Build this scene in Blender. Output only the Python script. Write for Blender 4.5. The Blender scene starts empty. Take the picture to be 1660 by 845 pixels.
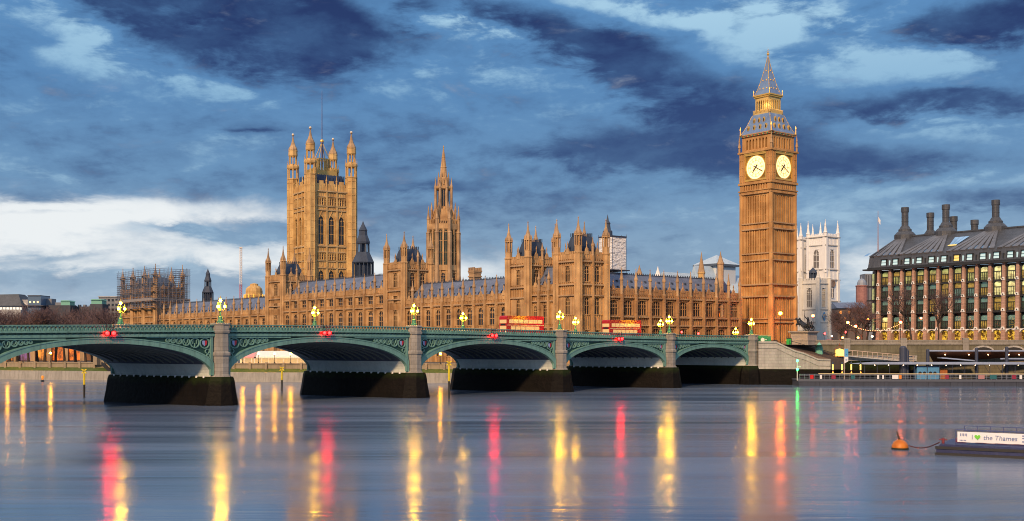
import bpy, bmesh, math, random
from mathutils import Vector, Matrix
R = math.radians
rnd = random.Random(7)
scene = bpy.context.scene
COL = scene.collection

# ------------------------------------------------------------------ camera
F, CH, HOR = 1800.0, 10.28, 557.0          # focal length in photo pixels, eye height above the water, horizon row
cam = bpy.data.cameras.new("camera")
cam.sensor_width = 36.0
cam.lens = 36.0 * F / 1660.0
cam.shift_y = (HOR - 422.5) / 1660.0
cam.clip_start, cam.clip_end = 0.5, 20000.0
camo = bpy.data.objects.new("camera", cam)
COL.objects.link(camo)
camo.location = (0, 0, CH)
camo.rotation_euler = (R(90), 0, 0)
scene.camera = camo

def at(x, y, d):
    """the point that lies d metres ahead of the camera at photo pixel x, y (used to survey the place)"""
    return Vector(((x - 830.0) * d / F, d, CH + (HOR - y) * d / F))

# ------------------------------------------------------------------ view, world, sun
scene.view_settings.view_transform = 'Standard'
scene.view_settings.look = 'None'
scene.view_settings.exposure = 0.0
scene.view_settings.gamma = 1.0
scene.view_settings.use_curve_mapping = False
scene.cycles.use_denoising = True
scene.cycles.pixel_filter_type = 'BLACKMAN_HARRIS'
scene.cycles.filter_width = 1.0
scene.cycles.sample_clamp_indirect = 12.0
scene.cycles.sample_clamp_direct = 0.0
scene.cycles.max_bounces = 6
scene.cycles.caustics_reflective = False

SUN_EL, SUN_AZ = 30.0, 203.0                # azimuth measured clockwise from the view direction (+Y)
world = bpy.data.worlds.new("World")
scene.world = world
world.use_nodes = True
wn = world.node_tree
wn.nodes.clear()

class NT:
    """small helper to write node maths"""
    def __init__(s, t): s.t = t
    def n(s, kind, **kw):
        nd = s.t.nodes.new(kind)
        for k, v in kw.items(): setattr(nd, k, v)
        return nd
    def put(s, sock, v):
        if isinstance(v, bpy.types.NodeSocket): s.t.links.new(v, sock)
        elif v is not None: sock.default_value = v
    def m(s, op, a, b=None, c=None, clamp=False):
        nd = s.n('ShaderNodeMath', operation=op, use_clamp=clamp)
        for i, v in enumerate((a, b, c)):
            if v is not None: s.put(nd.inputs[i], v)
        return nd.outputs[0]
    def mix(s, f, a, b, mode='MIX'):
        nd = s.n('ShaderNodeMix', data_type='RGBA', blend_type=mode)
        s.put(nd.inputs[0], f); s.put(nd.inputs[6], a); s.put(nd.inputs[7], b)
        return nd.outputs[2]
    def ramp(s, f, stops):
        nd = s.n('ShaderNodeValToRGB')
        el = nd.color_ramp.elements
        while len(el) < len(stops): el.new(0.5)
        for e, (p, c) in zip(el, stops):
            e.position = p
            e.color = (c, c, c, 1) if isinstance(c, (int, float)) else (*c, 1)
        s.put(nd.inputs[0], f)
        return nd.outputs[0]
    def noise(s, vec, scale, detail=4, rough=0.55, dist=0.0):
        nd = s.n('ShaderNodeTexNoise')
        if vec is not None: s.put(nd.inputs['Vector'], vec)
        nd.inputs['Scale'].default_value = scale
        nd.inputs['Detail'].default_value = detail
        nd.inputs['Roughness'].default_value = rough
        nd.inputs['Distortion'].default_value = dist
        return nd.outputs[0]
    def mapping(s, vec, scale=(1, 1, 1), rot=(0, 0, 0), loc=(0, 0, 0)):
        nd = s.n('ShaderNodeMapping')
        s.put(nd.inputs[0], vec)
        nd.inputs[1].default_value = loc; nd.inputs[2].default_value = rot; nd.inputs[3].default_value = scale
        return nd.outputs[0]

def srgb(r, g, b):
    f = lambda c: (c / 255 / 12.92) if c / 255 <= 0.04045 else ((c / 255 + 0.055) / 1.055) ** 2.4
    return (f(r), f(g), f(b))

def build_sky():
    W = NT(wn)
    tc = W.n('ShaderNodeTexCoord')
    sep = W.n('ShaderNodeSeparateXYZ'); W.put(sep.inputs[0], tc.outputs['Generated'])
    X, Y, Z = sep.outputs
    az = W.m('MULTIPLY', W.m('ARCTAN2', X, Y), 57.2958)                  # degrees
    el = W.m('MULTIPLY', W.m('ARCSINE', Z), 57.2958)
    # warp the directions so cloud edges are ragged
    cv = W.n('ShaderNodeCombineXYZ'); W.put(cv.inputs[0], W.m('MULTIPLY', az, 0.045)); W.put(cv.inputs[1], W.m('MULTIPLY', el, 0.14)); W.put(cv.inputs[2], W.m('MULTIPLY', Y, 0.7))
    vec = cv.outputs[0]
    n1 = W.noise(W.mapping(vec, rot=(0, 0, R(-14))), 2.2, 7, 0.58, 0.4)
    n2 = W.noise(W.mapping(vec, rot=(0, 0, R(-14)), loc=(3.1, 7.7, 0)), 6.0, 6, 0.62, 0.3)
    n3 = W.noise(W.mapping(vec, loc=(9.1, 1.3, 0)), 1.6, 4, 0.5, 0.2)
    wa = W.m('ADD', az, W.m('MULTIPLY', W.m('SUBTRACT', n3, 0.5), 9.0))
    wa = W.m('ADD', wa, W.m('MULTIPLY', W.m('SUBTRACT', n2, 0.5), 2.5))
    we = W.m('ADD', el, W.m('MULTIPLY', W.m('SUBTRACT', n1, 0.5), 3.2))
    we = W.m('ADD', we, W.m('MULTIPLY', W.m('SUBTRACT', n2, 0.5), 1.2))
    def blob(px, py, sx, sy, amp, tilt=0):
        a0 = math.degrees(math.atan((px - 830) / F)); e0 = math.degrees(math.atan((HOR - py) / F * math.cos(R(a0))))
        sa, se = sx / F * 57.3, sy / F * 57.3
        c, s_ = math.cos(R(tilt)), math.sin(R(tilt))
        da, de = W.m('SUBTRACT', wa, a0), W.m('SUBTRACT', we, e0)
        p = W.m('DIVIDE', W.m('ADD', W.m('MULTIPLY', da, c), W.m('MULTIPLY', de, s_)), sa)
        q = W.m('DIVIDE', W.m('SUBTRACT', W.m('MULTIPLY', de, c), W.m('MULTIPLY', da, s_)), se)
        r2 = W.m('ADD', W.m('MULTIPLY', p, p), W.m('MULTIPLY', q, q))
        if amp > 0.5: r2 = W.m('POWER', r2, 1.5)
        return W.m('MULTIPLY', W.m('EXPONENT', W.m('MULTIPLY', r2, -1.0)), amp)
    blobs = [  # photo survey of where the cloud bank is thick (+) or open (-); tilt in degrees
        (380, 40, 250, 66, 0.72, -3), (545, 50, 90, 40, 0.35, -25), (700, 22, 52, 22, 0.55, -10), (900, 62, 165, 42, 0.62, -16), (1075, 130, 175, 52, 0.62, -22), (1090, 245, 200, 40, 0.66, 0),
        (1280, 190, 130, 60, 0.45, -12), (1560, 162, 140, 24, 0.72, -4), (1610, 18, 105, 26, 0.72, 0), (1390, 24, 70, 16, 0.45, 10), (1170, 55, 40, 14, 0.3, 10), (1300, 72, 70, 10, 0.3, 0),
        (1420, 262, 190, 34, 0.42, 0), (1585, 330, 110, 18, 0.6, 0), (150, 262, 330, 50, 0.2, 0), (850, 310, 330, 80, 0.26, 0),
        (720, 298, 60, 9, 0.4, 4), (410, 206, 40, 7, 0.45, 6), (0, 75, 50, 30, 0.3, 0), (40, 120, 150, 20, 0.18, -12),
        (70, 50, 120, 50, -0.30, -20), (770, 48, 110, 20, -0.38, -14), (1010, 30, 120, 22, -0.30, -10), (1210, 45, 120, 36, -0.34, 0),
        (1330, 85, 400, 80, -0.26, 0), (1480, 105, 170, 32, -0.26, 5), (640, 118, 110, 34, -0.22, 0), (1520, 222, 130, 18, -0.32, -6), (1480, 305, 150, 20, -0.28, 0),
        (420, 240, 170, 26, -0.16, 0), (690, 275, 140, 18, -0.2, 0), (300, 150, 200, 24, -0.1, -6)]
    n4 = W.noise(W.mapping(vec, scale=(1.1, 0.7, 1), rot=(0, 0, R(-10)), loc=(1.7, 4.2, 0)), 14.0, 5, 0.6, 0.1)
    D = W.m('MULTIPLY_ADD', W.m('SUBTRACT', n1, 0.5), 1.15, 0.45)
    D = W.m('ADD', D, W.m('MULTIPLY', W.m('SUBTRACT', n2, 0.5), 1.0))
    D = W.m('ADD', D, W.m('MULTIPLY', W.m('SUBTRACT', n4, 0.5), 0.55))
    for b in blobs: D = W.m('ADD', D, blob(*b))
    e100 = W.m('DIVIDE', el, 30.0, clamp=True)
    clear = W.ramp(e100, [(0.0, srgb(200, 209, 220)), (0.10, srgb(172, 195, 214)), (0.25, srgb(142, 178, 206)), (0.40, srgb(136, 178, 210)), (0.54, srgb(164, 202, 226)), (1.0, srgb(150, 185, 215))])
    mid = W.ramp(e100, [(0.0, srgb(172, 189, 207)), (0.13, srgb(136, 164, 190)), (0.27, srgb(104, 144, 183)), (0.42, srgb(88, 134, 181)), (0.57, srgb(89, 138, 187)), (0.72, srgb(192, 204, 224))])
    cloud = W.ramp(e100, [(0.0, srgb(122, 143, 168)), (0.13, srgb(80, 109, 147)), (0.27, srgb(48, 75, 123)), (0.42, srgb(36, 58, 108)), (0.57, srgb(31, 50, 98)), (0.72, srgb(150, 165, 195))])
    f1 = W.n('ShaderNodeMapRange', interpolation_type='SMOOTHSTEP'); W.put(f1.inputs[0], D); f1.inputs[1].default_value = 0.06; f1.inputs[2].default_value = 0.44
    f2 = W.n('ShaderNodeMapRange', interpolation_type='SMOOTHSTEP'); W.put(f2.inputs[0], D); f2.inputs[1].default_value = 0.42; f2.inputs[2].default_value = 1.08
    n5 = W.noise(W.mapping(vec, scale=(1.0, 0.7, 1), rot=(0, 0, R(-18)), loc=(5.7, 2.2, 0)), 5.5, 7, 0.6, 0.2)
    cloud = W.mix(W.ramp(n5, [(0.42, 0.0), (0.68, 0.26)]), cloud, mid)
    mid = W.mix(W.ramp(n5, [(0.32, 0.22), (0.50, 0.0)]), mid, cloud)
    col = W.mix(f2.outputs[0], W.mix(f1.outputs[0], clear, mid), cloud)
    glow = None
    for b in [(90, 356, 430, 30, 1.15, 3), (620, 440, 160, 36, 0.85, 0), (250, 415, 330, 26, 0.75, 0), (1390, 450, 80, 44, 0.8, 0), (830, 440, 130, 30, 0.55, 0), (20, 328, 130, 10, 0.4, 0), (-900, 420, 900, 80, 0.6, 0)]:
        g = blob(*b); glow = g if glow is None else W.m('ADD', glow, g)
    for b in [(520, 366, 130, 12, -0.6, 0), (90, 412, 110, 9, -0.6, 4), (330, 386, 120, 9, -0.6, -4), (200, 458, 260, 24, -0.5, 0), (60, 342, 120, 6, -0.35, 0)]:
        glow = W.m('ADD', glow, blob(*b))
    glow = W.m('ADD', glow, W.m('MULTIPLY', W.m('SUBTRACT', n2, 0.5), 1.3))
    glow = W.m('ADD', glow, W.m('MULTIPLY', W.m('SUBTRACT', n4, 0.5), 0.5))
    gm = W.n('ShaderNodeMapRange', interpolation_type='SMOOTHSTEP'); W.put(gm.inputs[0], glow); gm.inputs[1].default_value = 0.1; gm.inputs[2].default_value = 1.15
    col = W.mix(gm.outputs[0], col, (*srgb(234, 238, 240), 1))
    sky = W.n('ShaderNodeTexSky', sky_type='NISHITA', sun_disc=False)
    sky.sun_elevation = R(SUN_EL); sky.sun_rotation = R(SUN_AZ)
    bg1 = W.n('ShaderNodeBackground'); W.put(bg1.inputs[0], col); bg1.inputs[1].default_value = 1.0
    bg2 = W.n('ShaderNodeBackground'); W.put(bg2.inputs[0], sky.outputs[0]); bg2.inputs[1].default_value = 0.004
    add = W.n('ShaderNodeAddShader'); W.put(add.inputs[0], bg1.outputs[0]); W.put(add.inputs[1], bg2.outputs[0])
    out = W.n('ShaderNodeOutputWorld'); W.put(out.inputs[0], add.outputs[0])
build_sky()

sd = bpy.data.lights.new("sun", 'SUN')
sd.energy, sd.angle, sd.color = 3.9, R(4), (1.0, 0.64, 0.33)
so = bpy.data.objects.new("sun", sd)
COL.objects.link(so)
dx, dy = math.sin(R(SUN_AZ)) * math.cos(R(SUN_EL)), math.cos(R(SUN_AZ)) * math.cos(R(SUN_EL))
so.rotation_euler = Vector((dx, dy, math.sin(R(SUN_EL)))).to_track_quat('Z', 'Y').to_euler()
so.location = (0, -50, 200)

# ------------------------------------------------------------------ materials
MATS = {}
def mat(name, color, rough=0.7, metal=0.0, emit=None, estr=0.0, spec=0.5):
    if name in MATS: return MATS[name]
    m = bpy.data.materials.new(name); m.use_nodes = True
    b = m.node_tree.nodes['Principled BSDF']
    b.inputs['Base Color'].default_value = (*color, 1)
    b.inputs['Roughness'].default_value = rough
    b.inputs['Metallic'].default_value = metal
    b.inputs['Specular IOR Level'].default_value = spec
    if emit:
        b.inputs['Emission Color'].default_value = (*emit, 1)
        b.inputs['Emission Strength'].default_value = estr
    MATS[name] = m
    return m

def weathered(name, c1, c2, rough=0.8, scale=0.25, streak=0.6, courses=None, bump=0.25, dirt=None, metal=0.0, spec=0.35):
    """stone, metal or timber with patches, vertical rain streaks and optional courses of blocks"""
    m = mat(name, c1, rough, metal, spec=spec)
    T = NT(m.node_tree); b = m.node_tree.nodes['Principled BSDF']
    tc = T.n('ShaderNodeTexCoord').outputs['Object']
    geo = T.n('ShaderNodeNewGeometry').outputs['Position']
    p = T.noise(geo, scale, 5, 0.6)
    col = T.mix(T.ramp(p, [(0.35, 0.0), (0.68, 1.0)]), (*c1, 1), (*c2, 1))
    st = T.noise(T.mapping(geo, scale=(1.6, 1.6, 0.09)), 1.0, 4, 0.65)
    col = T.mix(T.m('MULTIPLY', T.ramp(st, [(0.45, 0.0), (0.72, 1.0)]), streak), col, (*(dirt or tuple(v * 0.45 for v in c1)), 1))
    fine = T.noise(geo, 1.0, 4, 0.75)
    col = T.mix(0.5, col, T.mix(fine, (0.25, 0.25, 0.25, 1), (0.85, 0.85, 0.85, 1)), 'OVERLAY')
    h = T.noise(geo, 1.4, 4, 0.6)
    if courses:
        br = T.n('ShaderNodeTexBrick')
        T.put(br.inputs['Vector'], T.mapping(tc, rot=(R(90), 0, 0)))
        br.inputs['Color1'].default_value = (1, 1, 1, 1); br.inputs['Color2'].default_value = (0.72, 0.72, 0.72, 1); br.inputs['Mortar'].default_value = (0.35, 0.35, 0.35, 1)
        br.inputs['Scale'].default_value = 1.0; br.inputs['Mortar Size'].default_value = 0.03
        br.inputs['Brick Width'].default_value, br.inputs['Row Height'].default_value = courses
        col = T.mix(0.55, col, br.outputs[0], 'MULTIPLY')
    T.put(b.inputs['Base Color'], col)
    bp = T.n('ShaderNodeBump'); bp.inputs['Strength'].default_value = bump; bp.inputs['Distance'].default_value = 0.3
    T.put(bp.inputs['Height'], h); T.put(b.inputs['Normal'], bp.outputs[0])
    return m

STONE = weathered('honey_limestone', (0.60, 0.38, 0.185), (0.29, 0.165, 0.08), streak=0.8)  # soot patches and streaks, strengthened to imitate facade highlights and shadows
STONE_D = weathered('limestone_trim', (0.54, 0.365, 0.21), (0.24, 0.15, 0.09), streak=0.8)  # trim stone, less saturated than the walls
STONE_V = weathered('golden_limestone', (0.70, 0.46, 0.19), (0.42, 0.245, 0.095), streak=0.65)
STONE_B = weathered('clock_tower_limestone', (0.62, 0.35, 0.135), (0.34, 0.17, 0.06), streak=0.75)  # redder, standing in for the street lamps' orange light on the tower
STONE_N = weathered('brown_limestone', (0.50, 0.295, 0.145), (0.25, 0.135, 0.07), streak=0.9)  # browner and darker stone for the north front
SLATE = weathered('blue_grey_slate', (0.165, 0.205, 0.31), (0.105, 0.135, 0.215), rough=0.5, streak=0.4, courses=(0.9, 0.5))
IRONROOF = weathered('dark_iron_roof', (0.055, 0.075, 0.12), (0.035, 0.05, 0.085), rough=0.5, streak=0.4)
BLUEROOF = weathered('blue_cast_iron_tile', (0.17, 0.27, 0.46), (0.12, 0.19, 0.36), rough=0.45, streak=0.3)
WHITESTONE = weathered('pale_portland_stone', (0.84, 0.84, 0.84), (0.74, 0.74, 0.75), streak=0.22)  # paleness raised to stand in for the abbey's floodlighting
GLASS = mat('dark_window_glass', (0.018, 0.022, 0.03), 0.12, 0, spec=0.6)
GLASS_R = mat('leaded_brown_glass', (0.06, 0.035, 0.02), 0.3)
GOLD = mat('gilding', (0.80, 0.48, 0.11), 0.35, 0.45)
TEAL = weathered('green_bridge_paint', (0.155, 0.315, 0.275), (0.12, 0.255, 0.225), rough=0.5, scale=0.2, streak=0.55, bump=0.05, spec=0.4, dirt=(0.06, 0.11, 0.09))
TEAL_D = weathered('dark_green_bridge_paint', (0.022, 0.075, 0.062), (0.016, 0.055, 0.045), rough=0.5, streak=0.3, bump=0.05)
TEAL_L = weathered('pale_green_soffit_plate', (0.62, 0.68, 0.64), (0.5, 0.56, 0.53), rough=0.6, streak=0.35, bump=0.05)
GRANITE = weathered('grey_granite', (0.34, 0.32, 0.29), (0.25, 0.235, 0.215), streak=0.6, courses=(1.4, 0.7))
GRANITE_L = weathered('pale_granite', (0.46, 0.45, 0.43), (0.36, 0.35, 0.34), streak=0.5, courses=(1.6, 0.75))
BLACK = mat('black_paint', (0.012, 0.012, 0.014), 0.5)
STEEL = mat('galvanised_steel', (0.42, 0.45, 0.50), 0.45, 0.6)
DARKSTEEL = mat('dark_blue_steel', (0.05, 0.06, 0.095), 0.5, 0.3)
RED = mat('red_paint', (0.55, 0.02, 0.015), 0.3)
WHITE = mat('white_paint', (0.78, 0.78, 0.78), 0.5)
LAMP_Y = mat('lamp_glow_yellow', (1, 0.8, 0.4), 0.4, emit=(1.0, 0.50, 0.009), estr=230)
LAMP_O = mat('lamp_glow_orange', (1, 0.5, 0.2), 0.4, emit=(1.0, 0.15, 0.003), estr=300)
LAMP_W = mat('lamp_glow_white', (1, 0.9, 0.8), 0.4, emit=(1.0, 0.62, 0.3), estr=10)
LAMP_R = mat('signal_red', (1, 0.1, 0.1), 0.4, emit=(1.0, 0.001, 0.001), estr=120)
LAMP_G = mat('signal_green', (0.1, 1, 0.3), 0.4, emit=(0.01, 1.0, 0.10), estr=40)
LIT_Y = mat('lit_window_yellow', (0.5, 0.4, 0.2), 0.4, emit=(1.0, 0.68, 0.12), estr=0.75)
LIT_O = mat('lit_window_orange', (0.5, 0.3, 0.1), 0.4, emit=(1.0, 0.26, 0.03), estr=1.1)
LIT_C = mat('lit_window_cool', (0.3, 0.4, 0.4), 0.3, emit=(0.5, 0.85, 0.78), estr=0.5)
LIT_W = mat('lit_window_white', (0.5, 0.5, 0.5), 0.3, emit=(0.85, 0.9, 0.8), estr=0.8)

def tide_material():
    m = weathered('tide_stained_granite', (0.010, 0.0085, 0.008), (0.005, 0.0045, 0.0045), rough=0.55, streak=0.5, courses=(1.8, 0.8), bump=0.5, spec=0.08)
    T = NT(m.node_tree); b = m.node_tree.nodes['Principled BSDF']
    old = b.inputs['Base Color'].links[0].from_socket
    sp = T.n('ShaderNodeSeparateXYZ'); T.put(sp.inputs[0], T.n('ShaderNodeNewGeometry').outputs['Position'])
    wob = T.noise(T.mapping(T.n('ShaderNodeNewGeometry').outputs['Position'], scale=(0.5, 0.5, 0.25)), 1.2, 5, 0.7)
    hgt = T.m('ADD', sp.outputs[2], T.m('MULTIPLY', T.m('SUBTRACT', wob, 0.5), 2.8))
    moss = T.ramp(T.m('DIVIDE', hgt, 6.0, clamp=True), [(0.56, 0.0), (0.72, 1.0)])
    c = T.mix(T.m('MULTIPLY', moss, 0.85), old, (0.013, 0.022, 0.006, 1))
    T.put(b.inputs['Base Color'], c)
    return m
TIDE = tide_material()

# ------------------------------------------------------------------ mesh helpers
class MB:
    """collects shapes and links them as ONE mesh object"""
    def __init__(s, T=None): s.v, s.f, s.m, s.T, s.mi = [], [], [], T, 0
    def add(s, vs, fs):
        o = len(s.v)
        for p in vs:
            s.v.append(tuple(s.T(*p)) if s.T else tuple(p))
        for f in fs:
            s.f.append(tuple(i + o for i in f)); s.m.append(s.mi)
        return s
    def box(s, x0, x1, y0, y1, z0, z1):
        return s.add([(x0, y0, z0), (x1, y0, z0), (x1, y1, z0), (x0, y1, z0), (x0, y0, z1), (x1, y0, z1), (x1, y1, z1), (x0, y1, z1)],
                     [(3, 2, 1, 0), (4, 5, 6, 7), (0, 1, 5, 4), (1, 2, 6, 5), (2, 3, 7, 6), (3, 0, 4, 7)])
    def hex8(s, p):
        return s.add(p, [(3, 2, 1, 0), (4, 5, 6, 7), (0, 1, 5, 4), (1, 2, 6, 5), (2, 3, 7, 6), (3, 0, 4, 7)])
    def lathe(s, cx, cy, prof, n=8, rot=None, sx=1.0, sy=1.0):
        rot = math.pi / n if rot is None else rot
        vs, fs = [], []
        for r, z in prof:
            for k in range(n):
                a = rot + 2 * math.pi * k / n
                vs.append((cx + r * sx * math.cos(a), cy + r * sy * math.sin(a), z))
        for j in range(len(prof) - 1):
            for k in range(n):
                k2 = (k + 1) % n
                fs.append((j * n + k, j * n + k2, (j + 1) * n + k2, (j + 1) * n + k))
        fs.append(tuple(range(n - 1, -1, -1)))
        fs.append(tuple((len(prof) - 1) * n + k for k in range(n)))
        return s.add(vs, fs)
    def tube(s, a, b, r0, r1=None, n=5):
        r1 = r0 if r1 is None else r1
        a, b = Vector(a), Vector(b)
        d = b - a
        if d.length < 1e-6: return s
        q = d.to_track_quat('Z', 'Y')
        vs = []
        for c, r in ((a, r0), (b, r1)):
            for k in range(n):
                t = 2 * math.pi * k / n
                vs.append(c + q @ Vector((r * math.cos(t), r * math.sin(t), 0)))
        fs = [(k, (k + 1) % n, n + (k + 1) % n, n + k) for k in range(n)]
        fs += [tuple(range(n - 1, -1, -1)), tuple(range(n, 2 * n))]
        return s.add(vs, fs)
    def poly(s, pts, a, b, plane='xz'):
        """extrude a 2-D outline between a and b along the remaining axis"""
        n = len(pts)
        def P(p, w): return (p[0], w, p[1]) if plane == 'xz' else ((w, p[0], p[1]) if plane == 'yz' else (p[0], p[1], w))
        vs = [P(p, a) for p in pts] + [P(p, b) for p in pts]
        fs = [tuple(range(n)), tuple(range(2 * n - 1, n - 1, -1))] + [(k, n + k, n + (k + 1) % n, (k + 1) % n) for k in range(n)]
        return s.add(vs, fs)
    def sphere(s, c, r, n=8, m=6, sz=1.0):
        prof = [(max(r * math.sin(math.pi * j / m), 0.001), c[2] - r * sz * math.cos(math.pi * j / m)) for j in range(m + 1)]
        return s.lathe(c[0], c[1], prof, n)
    def ring(s, c, r, t, n=12, axis='y', d=0.1):
        """a flat-section hoop standing in the xz plane (axis y), or in the yz plane (axis x)"""
        vs, fs = [], []
        for k in range(n):
            a = 2 * math.pi * k / n
            for rr, dd in ((r - t, -d), (r + t, -d), (r + t, d), (r - t, d)):
                u, w = rr * math.cos(a), rr * math.sin(a)
                vs.append((c[0] + u, c[1] + dd, c[2] + w) if axis == 'y' else (c[0] + dd, c[1] + u, c[2] + w))
        for k in range(n):
            for j in range(4):
                j2 = (j + 1) % 4; k2 = (k + 1) % n
                fs.append((k * 4 + j, k * 4 + j2, k2 * 4 + j2, k2 * 4 + j))
        return s.add(vs, fs)
    def merge(s, o, mi):
        n = len(s.v); s.v += o.v; s.f += [tuple(i + n for i in f) for f in o.f]; s.m += [mi] * len(o.f)
        return s
    def mesh(s, name, mats):
        me = bpy.data.meshes.new(name)
        me.from_pydata(s.v, [], s.f)
        for m in (mats if isinstance(mats, (list, tuple)) else [mats]): me.materials.append(m)
        if any(s.m):
            me.polygons.foreach_set('material_index', s.m)
        bm = bmesh.new(); bm.from_mesh(me)
        bmesh.ops.recalc_face_normals(bm, faces=bm.faces)
        bm.to_mesh(me); bm.free()
        me.update()
        return me
    def obj(s, name, mats, parent=None, smooth=False):
        me = s.mesh(name, mats)
        if smooth: me.polygons.foreach_set('use_smooth', [True] * len(me.polygons))
        return link(name, me, parent)

def link(name, me, parent=None, loc=None):
    o = bpy.data.objects.new(name, me)
    COL.objects.link(o)
    if parent is not None: o.parent = parent
    if loc is not None: o.location = loc
    return o
def tag(o, label=None, cat=None, group=None, kind=None):
    if label: o['label'] = label
    if cat: o['category'] = cat
    if group: o['group'] = group
    if kind: o['kind'] = kind
    return o
def thing(name, label, cat, loc=(0, 0, 0), rz=0.0, group=None):
    o = bpy.data.objects.new(name, None)
    o.empty_display_size = 1.0
    COL.objects.link(o)
    o.location = loc; o.rotation_euler = (0, 0, rz)
    return tag(o, label, cat, group)
def dup(root, loc=None, rz=None, label=None, group=None, scale=None):
    kids = {}
    for o in COL.objects:
        if o.parent: kids.setdefault(o.parent, []).append(o)
    def cp(o, par):
        c = o.copy(); COL.objects.link(c)
        if par: c.parent = par
        for k in kids.get(o, []): cp(k, c)
        return c
    r = cp(root, None)
    if loc is not None: r.location = loc
    if rz is not None: r.rotation_euler = (0, 0, rz)
    if label: r['label'] = label
    if group: r['group'] = group
    if scale: r.scale = scale
    return r
def ogee(r, z0, z1, ball=0.0):
    """profile of a gothic ogee cap from radius r at z0 up to its finial at z1"""
    h = z1 - z0
    p = [(r, z0), (r * 1.12, z0 + 0.06 * h), (r * 1.0, z0 + 0.16 * h), (r * 0.62, z0 + 0.32 * h), (r * 0.36, z0 + 0.5 * h), (r * 0.2, z0 + 0.72 * h)]
    if ball: p += [(r * 0.1, z1 - 2.2 * ball), (ball, z1 - 1.3 * ball), (ball * 0.9, z1 - 0.6 * ball), (0.02, z1)]
    else: p += [(r * 0.12, z0 + 0.86 * h), (r * 0.24, z0 + 0.9 * h), (r * 0.08, z0 + 0.94 * h), (0.02, z1)]
    return p

# ------------------------------------------------------------------ water and land
def water_material():
    m = mat('river_water', (0.10, 0.115, 0.155), 0.16, spec=0.5)
    T = NT(m.node_tree); b = m.node_tree.nodes['Principled BSDF']
    b.inputs['IOR'].default_value = 4.0
    pos = T.n('ShaderNodeNewGeometry').outputs['Position']
    big = T.noise(T.mapping(pos, scale=(0.006, 0.085, 1), rot=(0, 0, R(-2))), 1.0, 5, 0.62, 0.2)
    mid = T.noise(T.mapping(pos, scale=(0.035, 0.6, 1), rot=(0, 0, R(1.5))), 1.0, 3, 0.55)
    fine = T.noise(T.mapping(pos, scale=(0.6, 2.6, 1), rot=(0, 0, R(-6))), 1.0, 2, 0.5)
    h = T.m('ADD', T.m('MULTIPLY', big, 0.42), T.m('ADD', T.m('MULTIPLY', mid, 0.04), T.m('MULTIPLY', fine, 0.014)))
    bp = T.n('ShaderNodeBump'); bp.inputs['Strength'].default_value = 0.5; bp.inputs['Distance'].default_value = 0.6
    T.put(bp.inputs['Height'], h); T.put(b.inputs['Normal'], bp.outputs[0])
    T.put(b.inputs['Roughness'], T.ramp(big, [(0.36, 0.11), (0.62, 0.24)]))
    T.put(b.inputs['Base Color'], T.mix(big, (0.055, 0.09, 0.155, 1), (0.14, 0.195, 0.30, 1)))
    return m
w = MB()
w.add([(-2500, -200, 0), (2500, -200, 0), (2500, 420, 0), (-2500, 420, 0)], [(0, 1, 2, 3)])
tag(w.obj('water', water_material()), kind='structure')
GROUND = weathered('grey_ground', (0.12, 0.115, 0.105), (0.09, 0.085, 0.08), streak=0.0)
ASPHALT = weathered('asphalt', (0.05, 0.05, 0.052), (0.06, 0.06, 0.062), streak=0.0)
GRASS = weathered('wall_weed', (0.05, 0.085, 0.018), (0.08, 0.11, 0.03), streak=0.2)

# the west bank: a river wall that runs from the bridge abutment leftwards
BANK = [(66, 287.5), (40, 288), (-17.7, 289.5), (-66, 296), (-127, 313), (-190, 330), (-330, 372), (-900, 500)]
def offs(d): return [(x - 0.06 * d, y + d) for x, y in BANK]
def strip(mb, a, za, b, zb):
    for i in range(len(a) - 1):
        mb.add([(*a[i], za), (*a[i + 1], za), (*b[i + 1], zb), (*b[i], zb)], [(0, 1, 2, 3)])
WALLC = weathered('concrete_river_wall', (0.36, 0.34, 0.31), (0.27, 0.26, 0.235), streak=0.7, bump=0.3)
WALLS = weathered('terrace_wall_stone', (0.33, 0.27, 0.19), (0.25, 0.20, 0.14), streak=0.5)
rw = thing('river_wall', 'low grey concrete river wall under the palace terrace behind the bridge arches', 'river wall', (0, 0, 0))
m1 = MB(); strip(m1, offs(0), -1.5, offs(0.5), 2.5); strip(m1, offs(0.5), 2.5, offs(1.4), 2.55); m1.obj('lower_wall', WALLC, rw)
m1 = MB(); strip(m1, offs(1.4), 2.56, offs(3.0), 3.5); m1.obj('weed_ledge', GRASS, rw)
m1 = MB(); strip(m1, offs(3.05), 2.5, offs(3.1), 4.7); strip(m1, offs(2.9), 4.7, offs(2.9), 5.0); strip(m1, offs(2.9), 4.7, offs(3.1), 4.7); strip(m1, offs(2.9), 5.0, offs(3.6), 5.0); strip(m1, offs(3.6), 5.0, offs(3.6), 4.2); m1.obj('parapet', WALLS, rw)
m1 = MB()
for i in range(len(BANK) - 3):
    (x0, y0), (x1, y1) = offs(2.75)[i], offs(2.75)[i + 1]
    n = max(2, int(abs(x1 - x0) / 4.5))
    for k in range(n):
        x, y = x0 + (x1 - x0) * k / n, y0 + (y1 - y0) * k / n
        m1.box(x - 0.3, x + 0.3, y - 0.12, y + 0.75, 3.3, 5.16)
m1.obj('pier_block', WALLS, rw)
land = offs(3.3)
g = MB(); g.add([(x, y, 4.3) for x, y in land] + [(-6000, 600, 4.3), (-6000, 9000, 4.3), (6000, 9000, 4.3), (6000, 290, 4.3)], [tuple(range(len(land) + 4))])
tag(g.obj('ground', GROUND), kind='structure')
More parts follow.
